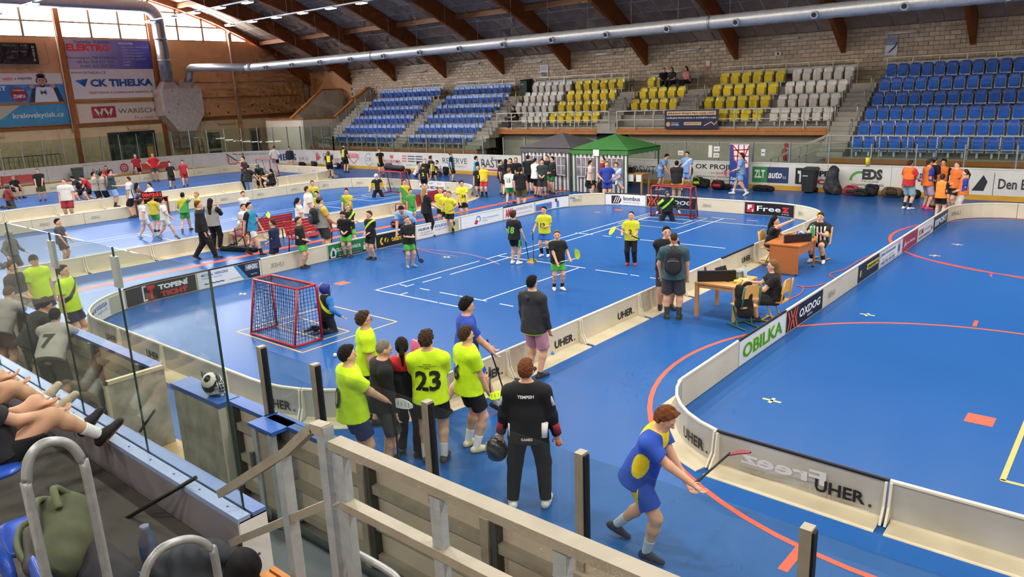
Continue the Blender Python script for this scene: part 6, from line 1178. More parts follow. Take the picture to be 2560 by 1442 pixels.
# ---- by the tents
for lab, px, py, h, fc, po, kw in (
  ('youth in black at the edge of the tent crowd', 1250, 400, 1.62, 100, 'stand', dict(shirt=BK, legs=('s', BK), hair='k')), ('long haired girl in black walking by the tent', 1264, 398, 1.72, 20, 'walk', dict(shirt=BK, legs=('s', BK), hair='k', style='long')), ('girl with pale face in black behind the long haired one', 1275, 396, 1.70, 200, 'stand', dict(shirt=BK, legs=('s', BK), hair='d', style='bob')), ('girl with brown hair in black and yellow by the dark tent', 1289, 394, 1.70, 180, 'fold', dict(shirt=BK, legs=('s', BK), hair='l', style='bob', stripe=('low', '#b8b83a'))),
  ('broad man in white T-shirt at the dark tent', 1338, 395, 1.76, 60, 'fold', dict(shirt=WH, legs=('l', BK), hair='k', style='buzz', bulk=1.15)), ('man in black printed T-shirt at the dark tent', 1320, 387, 1.80, 30, 'stand', dict(shirt=BK, legs=('l', BK), hair='d', style='buzz', bulk=1.05)), ('man in dark green T-shirt reading a paper', 1355, 398, 1.72, 190, 'fold', dict(shirt='#2a3a38', legs=('l', '#2a2c30'), hair='k')), ('red haired boy behind the man reading', 1367, 388, 1.74, 210, 'fold', dict(shirt=BK, legs=('s', GRN), hair='r')), ('youth in black T-shirt and green shorts at the dark tent', 1380, 391, 1.74, 250, 'fold', dict(shirt='#1e2422', legs=('s', '#2f7a4a'), hair='k')),
  ('woman in black T-shirt and khaki shorts seen from behind', 1300, 418, 1.70, 15, 'easy', dict(shirt=BK, legs=('l', '#5a5636'), hair='d', style='pony', bulk=1.1))):
    person(lab, hp_(px, py, h), h, fc, po, cell=.024, **kw)
person('boy in white shirt with green 15 and green shorts walking away', fp(1276, 512), 1.55, 15, 'walk', '#e8e6e0', hair='l', style='short', legs=('s', '#2f9a4c'), cell=.021, num=('15', '#3a8a4a', 1.1, .18, 'b'))
for lab, px, py, h, fc, po, kw in (
  ('boy in white top at the striped tent wall', 1476, 402, 1.62, 90, 'stand', dict(shirt='#c8bcb4', legs=('s', BK), hair='k')), ('bald man in red and black jacket at the striped tent', 1507, 392, 1.78, 290, 'stand', dict(shirt='#8a2a34', legs=('p', '#1c1c20'), hair='d', style='bald', longsl=True, stripe=('half', '#1c1c20'))), ('youth in royal blue kit with a ball under his arm', 1517, 403, 1.74, 180, 'hips', dict(shirt='#2c3f9a', legs=('s', '#28388a'), hair='r'))):
    person(lab, hp_(px, py, h), h, fc, po, cell=.023, **kw)
person('fair boy in black tracksuit sitting on a stool by the striped tent', hp_(1472, 416, 1.32), 1.68, 110, 'sit', BK, longsl=True, hair='r', style='short', legs=('l', '#3a3b3e'), cell=.022)
person('youth in pale blue kit sitting on the board with a knee raised', hp_(1540, 405, 1.58), 1.72, 200, 'sit', LB, hair='r', style='mop', legs=('s', LB), shoe='#e6e4e0', cell=.021, z0=.28, stripe=('sash', '#d8dde6'), over=dict(lf=(-.12, .3, .45)))
person('dark haired woman sitting at the pine table by the striped tent', PZ(1557, 395, 1.26)[:2], 1.66, 100, 'sitdesk', BK, hair='k', style='pony', legs=('p', '#2a2c34'), cell=.023)
person('youth in pale blue kit bending by the far goal', hp_(1650, 393, 1.52), 1.76, 110, 'lean', LB, hair='k', style='short', legs=('s', LB), shoe='#e2e0dc', cell=.022, over=dict(lean=.5, lh=(-.1, .45, .8), rh=(.15, .5, .75)), stripe=('sash', '#c8d4e4'))
person('dark haired youth in black jacket behind the far goal', hp_(1692, 404, 1.68), 1.72, 10, 'fold', '#1d1d1f', longsl=True, hair='k', style='short', legs=('s', '#d8c42a'), cell=.022)
person('tall youth in pale blue kit with a white sash walking', hp_(1718, 379, 1.80), 1.80, 210, 'walk', LB, hair='k', style='short', legs=('s', LB), sock='#e6e6e6', cell=.022, stripe=('sash', '#d4dce8'))
I['lbw'] = person('youth in pale blue kit and white shoes walking past the tall banner', fp(1850, 487), 1.80, 278, 'walk', LB, sl=LB, hair='b', style='short', legs=('s', '#86a9dc'), sock='#e8e6e2', shoe='#e6dcd4', cell=.02, over=dict(lh=(-.2, .3, 1.02)))
stick('stick with pink blade carried by the walking youth', hand('lbw', 0)+(.4, 0, -.05), hand('lbw', 0)+(-.25, -.05, .02), '#ff5a6a', '#d86a7a', bdir=(-1, 0, 0))
# ---- orange bibs
for lab, loc, h, fc, po, kw in (
  ('boy in orange bib over red shirt looking at a phone', fp(2266, 523), 1.76, 40, 'hold1', dict(shirt=OR, sl='#d03430', legs=('l', '#8fb4bc'), hair='b', shoe=('#d8dce0', '#e4e4e4'), sock='#1c1c20', stripe=('low', '#b83034'))), ('boy in orange bib over blue shirt and patterned shorts', hp_(2325, 398, 1.78), 1.78, 60, 'fold', dict(shirt=OR, sl='#2b3fa0', legs=('l', '#b8a4b8'), hair='b', shoe='#e8386a')), ('man in black shirt, beige shorts and dark cap among orange bibs', hp_(2337, 393, 1.82), 1.82, 50, 'easy', dict(shirt='#1d1a1a', legs=('l', '#c0a078'), hair='d', hat=('cap', '#3c4650'), bulk=1.1)),
  ('dark haired boy in orange bib over black facing the camera', hp_(2360, 398, 1.76), 1.76, 190, 'fold', dict(shirt='#e07430', sl=BK, legs=('s', BK), hair='k', style='mop', skin='t')), ('small boy in orange bib seen from behind', fp(2346, 547), 1.46, 20, 'fold', dict(shirt='#f08a34', sl=BK, legs=('s', BK), hair='b')), ('big boy in orange bib and black shorts turned aside', hp_(2395, 404, 1.74), 1.74, 240, 'fold', dict(shirt='#e07430', legs=('s', BK), hair='r', style='buzz', bulk=1.15)), ('girl in orange bib over blue shirt and white trousers', hp_(2414, 425, 1.58), 1.58, 260, 'fold', dict(shirt='#ea7a34', sl='#2f46a8', legs=('p', '#d8cfc8'), hair='b', style='pony'))):
    person(lab, loc, h, fc, po, cell=.020, **kw)
# ---- spectators on the stand
for lab, x, row, fc, kw in (('man in black leaning forward on the top yellow row', -21.55, 5, 180, dict(shirt=BK, hair='k')), ('woman in dark top on the top yellow row', -21.0, 5, 220, dict(shirt='#3a3434', hair='l', style='bob')), ('girl with long dark hair and pink top on the top yellow row', -20.1, 5, 230, dict(shirt='#d88a8a', hair='d', style='long')), ('man in black sitting alone among the white seats', -30.2, 2, 260, dict(shirt=BK, hair='b'))):
    person(lab, (x, rY(row)-.02), 1.72, fc, 'sit', legs=('p', '#2a2a2e'), cell=.026, z0=rZ(row)-.03, over=dict(lean=.25, pz=.52), **kw)
# ---- boys behind the tall glass at the player bench
person('boy in lime T-shirt and dark cap behind the tall glass', (-17.6, 5.15), 1.74, 150, 'stand', LIME, hair='k', style='short', legs=('s', NV), cell=.015, hat=('cap', '#26262a'))
person('boy in lime T-shirt with a black strap behind the tall glass', (-15.85, 5.1), 1.74, 120, 'stand', LIME, hair='k', style='short', legs=('s', NV), cell=.014, stripe=('sash', '#22261a'))
person('boy in black and white shirt holding a phone behind the tall glass', (-17.5, 4.72), 1.70, 130, 'fold', '#2a2c34', hair='b', style='short', legs=('s', '#c8c4bc'), cell=.016, stripe=('low', '#b0aca8'))
person('boy in grey shirt bending over the bench boards, furthest along', (-15.2, 3.72), 1.72, 40, 'lean', '#9c9890', hair='b', style='short', legs=('s', '#6a4a44'), cell=.015)
person('smiling boy in black jacket with white piping at the bench boards', (-13.9, 3.75), 1.70, 70, 'lean', '#26272a', longsl=True, hair='k', style='mop', legs=('s', '#4a4d44'), cell=.014)
I['leaner'] = person('boy in grey shirt leaning over the blue topped bench boards', (-12.7, 3.68), 1.74, 25, 'lean', '#b2ada4', hair='k', style='short', legs=('l', '#4c5046'), cell=.012, num=('7', '#3a3430', 1.0, .26, 'b'), over=dict(lean=.75, lh=(-.12, .75, 1.1), rh=(.2, .78, 1.08), hp=-.1))
# ---- spectators with their feet on the ledge
def spectator(lab, x, dy, shirt, shoe, legs, cell=.011):
    return person(lab, (x, 1.46+dy), 1.74, 0, 'sit', shirt, absf=-4, legs=legs, hair='d', style='short', shoe=shoe, sock='#e8e8e8', cell=cell, z0=1.52, over=dict(pz=.50, lf=(-.14, .64, .36), rf=(.10, .70, .32), lh=(-.10, .34, .74), rh=(.10, .38, .72), lean=-.22, fdir=((-.1, .75, .62), (.15, .75, .62)), kh=(0, .3, 1)), shoestripe='#e8e6e2' if 'black' in lab else None)
I['sp1'] = spectator('spectator in black shorts resting black striped shoes on the ledge', -6.72, .0, '#2a2a2e', ('#1a1a1c', '#b5672e'), ('s', '#1c1c20'))
I['sp2'] = spectator('spectator beyond, resting tan trainers on the blue ledge', -7.75, .02, '#5a4038', ('#b9ab90', '#6a9ab8'), ('s', '#2a2420'), .013)
# ================================================================ PROPS
def blob(name, prims, cell, mats, parent, clips=(), wob=None):
    F = Field()
    for p in prims:
        if p[0] == 'c': F.cone(*p[1:])
        else: F.ell(*p[1:])
    V, Q = F.mesh(cell, clips=clips, wob=wob); return link(name, npmesh(name, V, Q, mats if isinstance(mats, list) else [mats]), parent)
def bag(label, loc, L=.6, W=.32, H=.3, c='#1d1d20', c2=None, rz=0., name='sports_bag', cat='bag', cell=.025):
    t = thing(name, label, cat, loc, rz); r = min(W, H)/2
    blob('body', [('c', (-L/2+r, 0, r*.9), (L/2-r, 0, r*.9), r, r*.95, .05), ('c', (-L/4, 0, H-r*.8), (L/4, 0, H-r*.8), r*.8, r*.7, .08)], cell, M(c, .8, noise=(8, .4)), t, clips=(((0, 0, .005), (0, 0, -1)),), wob=(.018, 14))
    part('strap', MB().tube([(-L*.3, -W*.3, H*.7), (-L*.1, -W*.55, H*1.0), (L*.15, -W*.5, H*.9), (L*.3, -W*.3, H*.6)], .02, 6), M(c2 or '#2c2c30', .8), t)
    if c2: blob('pocket', [('c', (-L*.2, -W*.42, H*.45), (L*.2, -W*.42, H*.45), r*.4, r*.4, .03)], cell, M(c2, .8), t)
    return t
def backpack(label, loc, h=.48, w=.32, d=.2, c='#1c1d20', c2='#3a3c40', rz=0., tilt=0., cell=.02):
    t = thing('rucksack', label, 'rucksack', loc, rz); t.rotation_euler = (tilt, 0, rz)
    blob('body', [('c', (0, 0, w*.5), (0, 0, h-w*.45), w*.5, w*.44, .03, ((0, 1, 0), d/w))], cell, M(c, .75, noise=(9, .4)), t, wob=(.006, 25))
    blob('pocket', [('c', (0, -d*.45, w*.45), (0, -d*.45, h*.45), w*.38, w*.36, .03, ((0, 1, 0), .28))], cell, M(c2, .75, noise=(9, .3)), t)
    part('zip', MB().tube([(-w*.3, -d*.55, h*.55), (0, -d*.6, h*.58), (w*.3, -d*.55, h*.55)], .006, 5), M('#8a8a86', .4), t); part('handle', MB().tube([(-.05, d*.25, h-.02), (0, d*.25, h+.05), (.05, d*.25, h-.02)], .01, 6), M(c, .8), t)
    for sx in (-1, 1): part('strap', MB().tube([(sx*w*.28, d*.4, h*.9), (sx*w*.32, d*.75, h*.8), (sx*w*.34, d*.6, h*.4), (sx*w*.36, d*.35, h*.12)], .016, 6), M(c, .8), t)
    return t
# rucksacks on backs (one strap side faces the wearer)
def on_back(key, label, **k):
    j = I[key]; p = j['w'](j['up'](0, -.25, .96)); backpack(label, p, rz=j['yaw'], **k)
on_back('bp', 'black rucksack on the back of the balding man', h=.55, w=.36, d=.22, c='#222226', c2='#2c2c30'); on_back('gman', 'black rucksack on the back of the beanie man', h=.52, w=.36, d=.24)
# ---- party tents
def tent(label, x0, x1, y0, y1, ez, tz, col, walls, val='#4a474a'):
    t = thing('party_tent', label, 'tent', ((x0+x1)/2, (y0+y1)/2, 0)); a, b = (x1-x0)/2, (y1-y0)/2; cm = M(col, .7, noise=(2, .25))
    for nm_, q in (('front', [(-a, -b), (a, -b)]), ('back', [(a, b), (-a, b)]), ('gable_side', [(-a, b), (-a, -b)]), ('stand_side', [(a, -b), (a, b)])):
        (ax, ay), (bx_, by) = q; part('roof_panel', MB().add([(ax*1.04, ay*1.04, ez), (bx_*1.04, by*1.04, ez), (0, 0, tz), (ax*1.04, ay*1.04, ez-.03), (bx_*1.04, by*1.04, ez-.03), (0, 0, tz-.03)], [(0, 1, 2), (5, 4, 3), (0, 3, 4, 1)]), cm, t)
        n = 12; vv = []
        for i in range(n+1): f = i/n; x, y = (ax+(bx_-ax)*f)*1.04, (ay+(by-ay)*f)*1.04; vv += [(x, y, ez), (x, y, ez-.2-.035*(i % 2))]
        part('valance', MB().add(vv, [(2*i, 2*i+1, 2*i+3, 2*i+2) for i in range(n)]), cm, t)
    for sx in (-1, 1):
        for sy in (-1, 1): part('leg', MB().bar((sx*a, sy*b, 0), (sx*a, sy*b, ez), .05), M(val, .5), t)
    sw, sd = M('#d8d6d2', .75), M('#5e6066', .75)
    for side_ in walls:
        n = int(2*a/.11); vv = []; m = MB()
        for i in range(n):
            f0, f1 = -1+2*i/n, -1+2*(i+1)/n; w0, w1 = .05*math.sin(i*.9), .05*math.sin((i+1)*.9)
            if side_ == 'f': P4 = [(a*f0, -b+w0, .03), (a*f1, -b+w1, .03), (a*f1, -b+w1*.3, ez-.05), (a*f0, -b+w0*.3, ez-.05)]
            elif side_ == 's': P4 = [(a+w0, b*f0, .03), (a+w1, b*f1, .03), (a+w1*.3, b*f1, ez-.05), (a+w0*.3, b*f0, ez-.05)]
            else: P4 = [(a*f0, b+w0, .03), (a*f1, b+w1, .03), (a*f1, b, ez-.05), (a*f0, b, ez-.05)]
            m.add(P4, [(0, 1, 2, 3)], i % 2)
        part('striped_wall', m, [sw, sd], t)
        if side_ == 'f':
            for cx in (-a*.45, a*.5):
                part('window_film', MB().b2((cx-a*.34, -b-.085, .75), (cx+a*.34, -b-.075, 1.65)), M('#6f6a72', .25, noise=(4, .5, '#a8a4a8')), t)
                for k in range(-1, 2): part('window_bar', MB().b2((cx+k*a*.17-.015, -b-.1, .75), (cx+k*a*.17+.015, -b-.086, 1.65)), sw, t)
                for z in (.76, 1.2, 1.64): part('window_bar', MB().b2((cx-a*.34, -b-.1, z-.015), (cx+a*.34, -b-.086, z+.015)), sw, t)
    return t
tent('dark grey party tent with striped side walls', -23.95, -21.0, 28.95, 31.8, 2.02, 2.66, '#5b575b', 'fs'); tent('green party tent with striped side walls', -20.75, -17.75, 28.75, 31.5, 2.0, 2.62, '#3f7a3c', 'f', '#2a5a34')
# ---- furniture
pine = M('#cf9a62', .5, noise=(3, .3, '#b57f48', (1, 6, 1))); desk = M('#b56a35', .4, noise=(2.5, .3, '#9a5628', (1, 5, 1)))
def table(label, x0, x1, y0, y1, h, mat, legw=.07, name='table'):
    t = thing(name, label, 'table', ((x0+x1)/2, (y0+y1)/2, 0)); a, b = (x1-x0)/2, (y1-y0)/2
    part('tabletop', MB().b2((-a, -b, h-.035), (a, b, h)), mat, t); part('apron', MB().b2((-a+.05, -b+.04, h-.12), (a-.05, -b+.06, h-.035)).b2((-a+.05, b-.06, h-.12), (a-.05, b-.04, h-.035)).b2((-a+.04, -b+.05, h-.12), (-a+.06, b-.05, h-.035)).b2((a-.06, -b+.05, h-.12), (a-.04, b-.05, h-.035)), mat, t)
    for sx in (-1, 1):
        for sy in (-1, 1): part('leg', MB().b2((sx*(a-.04)-legw/2, sy*(b-.04)-legw/2, 0), (sx*(a-.04)+legw/2, sy*(b-.04)+legw/2, h-.035)), mat, t)
    return t
table('small pine table with a laptop and yellow balls', -6.85, -5.95, 13.68, 14.72, .73, pine)
t = thing('office_desk', 'brown panel desk of the two officials', 'desk', (-6.7, 18.75, 0))
part('tabletop', MB().prism([(-.45, -.72), (.42, -.72), (.46, .45), (.3, .75), (0, .85), (-.3, .75), (-.45, .5)], (0, 0, .71), (1, 0, 0), (0, 1, 0), (0, 0, .035)), desk, t); part('front_panel', MB().b2((-.32, -.7, .02), (.4, -.67, .71)), desk, t); part('side_panel', MB().b2((.38, .4, .02), (.41, .46, .71)).b2((.36, -.68, .5), (.39, .44, .71)), desk, t)
for x, y in ((-.25, -.68), (.36, -.68), (.39, .42)): part('foot', MB().b2((x-.03, y-.03, 0), (x+.03, y+.03, .03)), M('#1c1c1c', .6), t)
def school_chair(label, loc, rz, base='#d8a040', shell='#d9a860'):
    t = thing('school_chair', label, 'chair', loc, rz); bm_ = M(base, .5); sm_ = M(shell, .5, noise=(3, .25))
    part('seat', MB().prism([(-.2, -.2), (.2, -.2), (.18, .2), (-.18, .2)], (0, 0, .43), (1, 0, 0), (0, 1, 0), (0, 0, .025)), sm_, t)
    part('backrest', MB().prism([(-.2, 0), (.2, 0), (.19, .2), (.12, .27), (-.12, .27), (-.19, .2)], (0, -.2, .62), (1, 0, 0), (0, -.12, 1), (0, .02, 0)), sm_, t)
    for sx in (-1, 1):
        part('leg', MB().tube([(sx*.19, -.25, .88), (sx*.19, -.19, .45), (sx*.17, .12, .41), (sx*.17, -.05, .03), (sx*.17, -.26, .025)], .018, 7), bm_, t); part('runner', MB().tube([(sx*.17, -.28, .025), (sx*.17, .26, .025)], .018, 7), bm_, t)
    part('crossbar', MB().tube([(-.17, .2, .03), (.17, .2, .03)], .016, 7), bm_, t); return t
school_chair('pale wooden school chair of the girl at the pine table', (-5.36, 14.22, 0), R(88)+.0); school_chair('school chair with green frame beside the pine table', (-5.72, 13.55, 0), R(60), '#2f6a5c'); school_chair('pale wooden school chair of the girl at the brown desk', (-7.38, 18.98, 0), R(-90)); school_chair('school chair of the young referee', (-6.45, 20.02, 0), R(170))
p = PZ(688, 468); school_chair('pale chair of the girl with the bun at the timekeeper table', (p[0], p[1], 0), R(40), '#5a6a5a', '#c8a878')
blobj = thing('draped_jacket', 'black jacket hanging over the green framed chair', 'jacket', (-5.72, 13.55, 0)); blob('cloth', [('c', (.1, -.12, .85), (.08, -.14, .35), .1, .16, .05, ((.5, -.86, 0), .4)), ('c', (-.05, -.15, .8), (-.02, -.16, .5), .08, .1, .05)], .02, M('#1b1b1e', .85), blobj, wob=(.015, 22))
# on the pine table
t = thing('laptop', 'open black laptop on the pine table', 'laptop', (-6.35, 14.2, .73), R(80)); part('base', MB().b2((-.18, -.12, 0), (.18, .12, .018)), M('#1e1e20', .4), t); part('screen', MB().add([(-.18, .12, .018), (.18, .12, .018), (.18, .2, .24), (-.18, .2, .24), (-.18, .135, .018), (.18, .135, .018), (.18, .215, .24), (-.18, .215, .24)], BOXF), M('#262628', .35), t); part('keyboard', MB().b2((-.15, -.06, .018), (.15, .08, .021)), M('#3a3a3c', .5), t)
whole('scoreboard_box', MB().b2((-.38, -.04, 0), (.38, .04, .22)).b2((-.36, -.045, .02), (.36, -.04, .2)), M('#1c1a1a', .4), 'low black display box lying along the pine table', 'display', (-6.5, 13.95, .73), R(35))
def bottle(label, loc, h, r, c, cap, name='bottle'):
    t = thing(name, label, 'bottle', loc); part('body', MB().lathe([(r*.9, 0), (r, .02), (r, h*.62), (r*.5, h*.8), (r*.45, h*.88)], n=12), M(c, .25), t); part('cap', MB().lathe([(r*.55, h*.87), (r*.55, h*.98), (r*.3, h)], n=10), M(cap, .4), t); return t
bottle('blue thermos flask with red top on the pine table', (-6.7, 13.85, .73), .3, .045, '#2c4a9a', '#b8302c'); bottle('clear drink bottle with blue cap on the pine table', (-6.15, 14.55, .73), .27, .04, '#b8ccd0', '#5a9ad0'); bottle('green drink bottle on the brown desk', (-6.4, 19.25, .745), .34, .05, '#4a9a5a', '#3a8a4a'); bottle('pale bottle with red label on the timekeeper table', (PZ(650, 470)[0], PZ(650, 470)[1]+.1, .74), .28, .05, '#e0d8d0', '#c8504a')
for k, (x, y) in enumerate(((-6.12, 14.0), (-6.05, 14.12), (-6.0, 13.98))): whole('floorball_ball', MB().lathe([(.004, 0), (.025, .006), (.036, .036), (.025, .066), (.004, .072)], n=12), M('#e0c84a', .4), 'yellow floorball on the pine table, %s of three' % ['nearest the laptop', 'middle', 'nearest the girl'][k], 'ball', (x, y, .73))
whole('blue_cloth', MB().prism([(-.15, -.06), (.12, -.1), (.16, .06), (-.1, .1)], (0, 0, .0), (1, 0, 0), (0, 1, 0), (.02, 0, .12)), M('#2c5a9a', .8, noise=(9, .6, '#d0c04a')), 'blue and yellow pennant bundle on the pine table', 'cloth', (-6.35, 14.52, .73))
whole('paper_sheet', MB().b2((-.12, -.16, 0), (.12, .16, .004)), M('#e0c892', .6), 'sheet of paper before the writing girl', 'paper', (-6.12, 14.32, .73), .3)
whole('display_board', MB().b2((-.03, -.36, 0), (.03, .36, .2)).b2((.03, -.33, .03), (.034, .33, .17)), M('#241616', .4), 'dark scoreboard unit standing on the brown desk', 'display', (-6.5, 18.5, .745), R(-40))
bag('small blue cool bag on the brown desk', (-6.55, 18.95, .745), .26, .16, .2, '#2f62b8', '#dcdcdc', name='cool_bag', cell=.015)
# clock desk
p = PZ(378, 520); pc_ = PZ(372, 494, .74); t = thing('clock_desk', 'dark red desk carrying the digital clock', 'desk', (pc_[0], pc_[1], 0), R(90)); part('tabletop', MB().b2((-.75, -.3, .7), (.75, .3, .74)), M('#7a3a2a', .5), t)
for x in (-.7, .7): part('side_panel', MB().b2((x-.02, -.28, 0), (x+.02, .28, .7)), M('#7a3a2a', .5), t)
part('front_panel', MB().b2((-.7, .2, .2), (.7, .23, .7)), M('#8a4a36', .5), t)
t = thing('digital_clock', 'black digital clock with red figures on the desk', 'clock', (pc_[0]+.05, pc_[1]+.12, .74), R(60)); part('case', MB().b2((-.42, -.04, 0), (.42, .04, .25)), M('#1a1414', .5), t)
P = Print(flat((0, -.041, 0), (1, 0, 0), (0, 0, 1), (0, -1, 0)), .003); P.text('00:02:21', -.38, .05, .76, .15, '#ff2a2a', .02)
for c, m in P.by.items(): part('figures', m, M('#ff2020', .4, emit=('#ff2018', 2.5)), t)
bag('blue cool bag beside the digital clock', (pc_[0], pc_[1]-.5, .74), .3, .2, .24, '#2a4a8a', '#9ab0d0', name='cool_bag')
p = PZ(650, 470); table('pine timekeeper table of the far court', p[0]-.75, p[0]+.6, p[1]-.3, p[1]+.5, .74, pine)
# pine table by the tent with papers
p = PZ(1580, 460); tt_ = table('long pine table with white notices by the striped tent', -18.6, -17.1, 28.9, 29.6, .95, M('#b88a52', .5, noise=(3, .3)))
for k in range(3): whole('table_notice', MB().b2((-.13, -.01, 0), (.13, 0, .3)), M('#e6e6e6', .6), 'white notice hanging from the pine table, %s of three' % ['first', 'second', 'third'][k], 'notice', (-18.05+.4*k, 28.88, .62))
t = thing('laptop', 'open laptop on the long pine table by the tent', 'laptop', (-17.9, 29.3, .95), 0.3); part('base', MB().b2((-.17, -.12, 0), (.17, .12, .02)), M('#2a2a2c', .4), t); part('screen', MB().add([(-.17, .12, .02), (.17, .12, .02), (.17, .2, .23), (-.17, .2, .23), (-.17, .13, .02), (.17, .13, .02), (.17, .21, .23), (-.17, .21, .23)], BOXF), M('#1c1c1e', .3), t)
whole('tent_sign', MB().b2((-.16, -.01, 0), (.16, 0, .28)), M('#e8e6e2', .6), 'white paper sign pinned to the green tent valance', 'sign', (-19.35, 28.67, 1.72))
t = thing('stool', 'dark stool under the fair boy in the tracksuit', 'stool', (*hp_(1472, 416, 1.32), 0)); part('seat', MB().lathe([(.17, .40), (.18, .44), (.02, .45)], n=14), M('#2a2a2c', .6), t)
for k in range(3): part('leg', MB().tube([(.1*math.cos(k*2.1), .1*math.sin(k*2.1), .42), (.17*math.cos(k*2.1), .17*math.sin(k*2.1), 0)], .014, 6), M('#555', .4), t)
# ---- red benches
def bench(label, p0, rz, L=1.6, c='#a02830'):
    t = thing('park_bench', label, 'bench', (p0[0], p0[1], 0), rz); rm = M(c, .5); tb = M('#8e2228', .45)
    for k in range(4): part('seat_slat', MB().b2((-L/2, -.2+k*.115, .42), (L/2, -.2+k*.115+.095, .445)), rm, t)
    for k in range(5): part('back_slat', MB().b2((-L/2, .27+k*.022, .50+k*.09), (L/2, .29+k*.022, .58+k*.09)), rm, t)
    for sx in (-1, 1):
        x = sx*(L/2-.06); part('side_frame', MB().tube([(x, -.26, 0), (x, -.26, .6), (x, -.22, .65), (x, .18, .65), (x, .26, .58)], .02, 7), tb, t); part('side_frame', MB().tube([(x, .3, 0), (x, .22, .42), (x, .28, .5), (x, .4, .98)], .02, 7), tb, t); part('seat_bar', MB().tube([(x, -.26, .42), (x, .24, .42)], .018, 6), tb, t)
    return t
bench('red slatted bench where the boy numbered 7 sits', (-22.75, 13.6), R(-90), 1.9); bench('red slatted bench before the beanie man', (-20.55, 14.15), R(95), 1.9); bench('red slatted bench tilted beside the blonde woman', (-22.3, 20.35), R(-76), 2.6)
p = PZ(52, 472); bench('red slatted bench by the gable rink boards under the black T-shirt', (-53.6, 15.7), R(-90), 2.0, '#c04038'); p = PZ(380, 432); bench('red slatted bench behind the pale caps', (-53.6, 24.0), R(-90), 2.4, '#d04038')
# ---- bins
def bin_(label, loc, rz=0., c='#2a2f30'):
    t = thing('wheeled_bin', label, 'bin', loc, rz); m_ = M(c, .5); part('body', MB().add([(-.22, -.25, .06), (.22, -.25, .06), (.22, .2, .06), (-.22, .2, .06), (-.28, -.32, .98), (.28, -.32, .98), (.28, .3, .98), (-.28, .3, .98)], BOXF), m_, t)
    part('lid', MB().add([(-.3, -.35, .97), (.3, -.35, .97), (.3, .34, 1.0), (-.3, .34, 1.0), (-.26, -.3, 1.03), (.26, -.3, 1.03), (.26, .3, 1.08), (-.26, .3, 1.08)], BOXF), m_, t); part('handle', MB().tube([(-.2, .36, .98), (.2, .36, .98)], .018, 6), m_, t)
    for sx in (-1, 1): part('wheel', MB().tube([(sx*.22, .24, .1), (sx*.27, .24, .1)], .1, 14), M('#151515', .7), t)
    part('label_strip', MB().b2((-.2, -.31, .72), (.02, -.295, .76)), M('#c8ccd0', .5), t)
p = PZ(2020, 482); bin_('dark wheeled bin against the rink boards', (p[0], p[1]+.1, 0)); p = PZ(210, 455); bin_('grey wheeled bin by the gable rink boards', (-53.9, 19.3, 0), R(-90), '#5a625c')
p = PY(1325, 235, 39.3); bin_('dark green bin on top of the stand', (-32.0, 39.4, rZ(5)), 0, '#1f3a30')
# ---- tall roll-up banner
t = thing('roll_up_banner', 'tall blue roll-up banner with red and white net pattern', 'banner', (-14.15, 32.35, 0)); part('sheet', MB().b2((-.45, -.01, .06), (.45, .01, 2.02)), M('#2b4a9a', .5), t); part('foot', MB().b2((-.47, -.12, 0), (.47, .12, .06)), M('#c8c8c8', .4, metal=.5), t); part('top_bar', MB().b2((-.46, -.015, 2.02), (.46, .015, 2.05)), M('#c8c8c8', .4), t)
P = Print(flat((-.45, -.011, .06), (1, 0, 0), (0, 0, 1), (0, -1, 0)), .003); P.poly([(.1, 1.95), (.88, 1.95), (.88, .95), (.62, .85), (.2, 1.3)], '#e6e4e6'); rr = random.Random(3)
for a, b in (((.15, 1.9), (.8, 1.2)), ((.4, 1.95), (.35, 1.2)), ((.65, 1.95), (.7, .95)), ((.15, 1.7), (.88, 1.75)), ((.2, 1.45), (.88, 1.45)), ((.35, 1.25), (.85, 1.15)), ((.88, 1.9), (.5, 1.0)), ((.12, 1.95), (.2, 1.3)), ((.2, 1.3), (.62, .87)), ((.62, .87), (.88, .95))): P.line([a, b], .05, '#c02c38', .002)
P.text('ČESKÝ', .06, .38, .5, .13, '#eceef4', .04); P.text('FLORBAL', .06, .18, .66, .13, '#eceef4', .04); P.done(t)
# fire extinguisher
t = thing('fire_extinguisher', 'red fire extinguisher on the grey wall under the stand', 'extinguisher', PY(1962, 400, 36.2)); part('cylinder', MB().lathe([(.08, 0), (.085, .03), (.085, .45), (.05, .53), (.02, .56)], n=14), M('#c02c28', .35), t); part('hose', MB().tube([(0, -.03, .56), (-.12, -.05, .5), (-.13, -.05, .2)], .015, 6), M('#1c1c1c', .6), t)
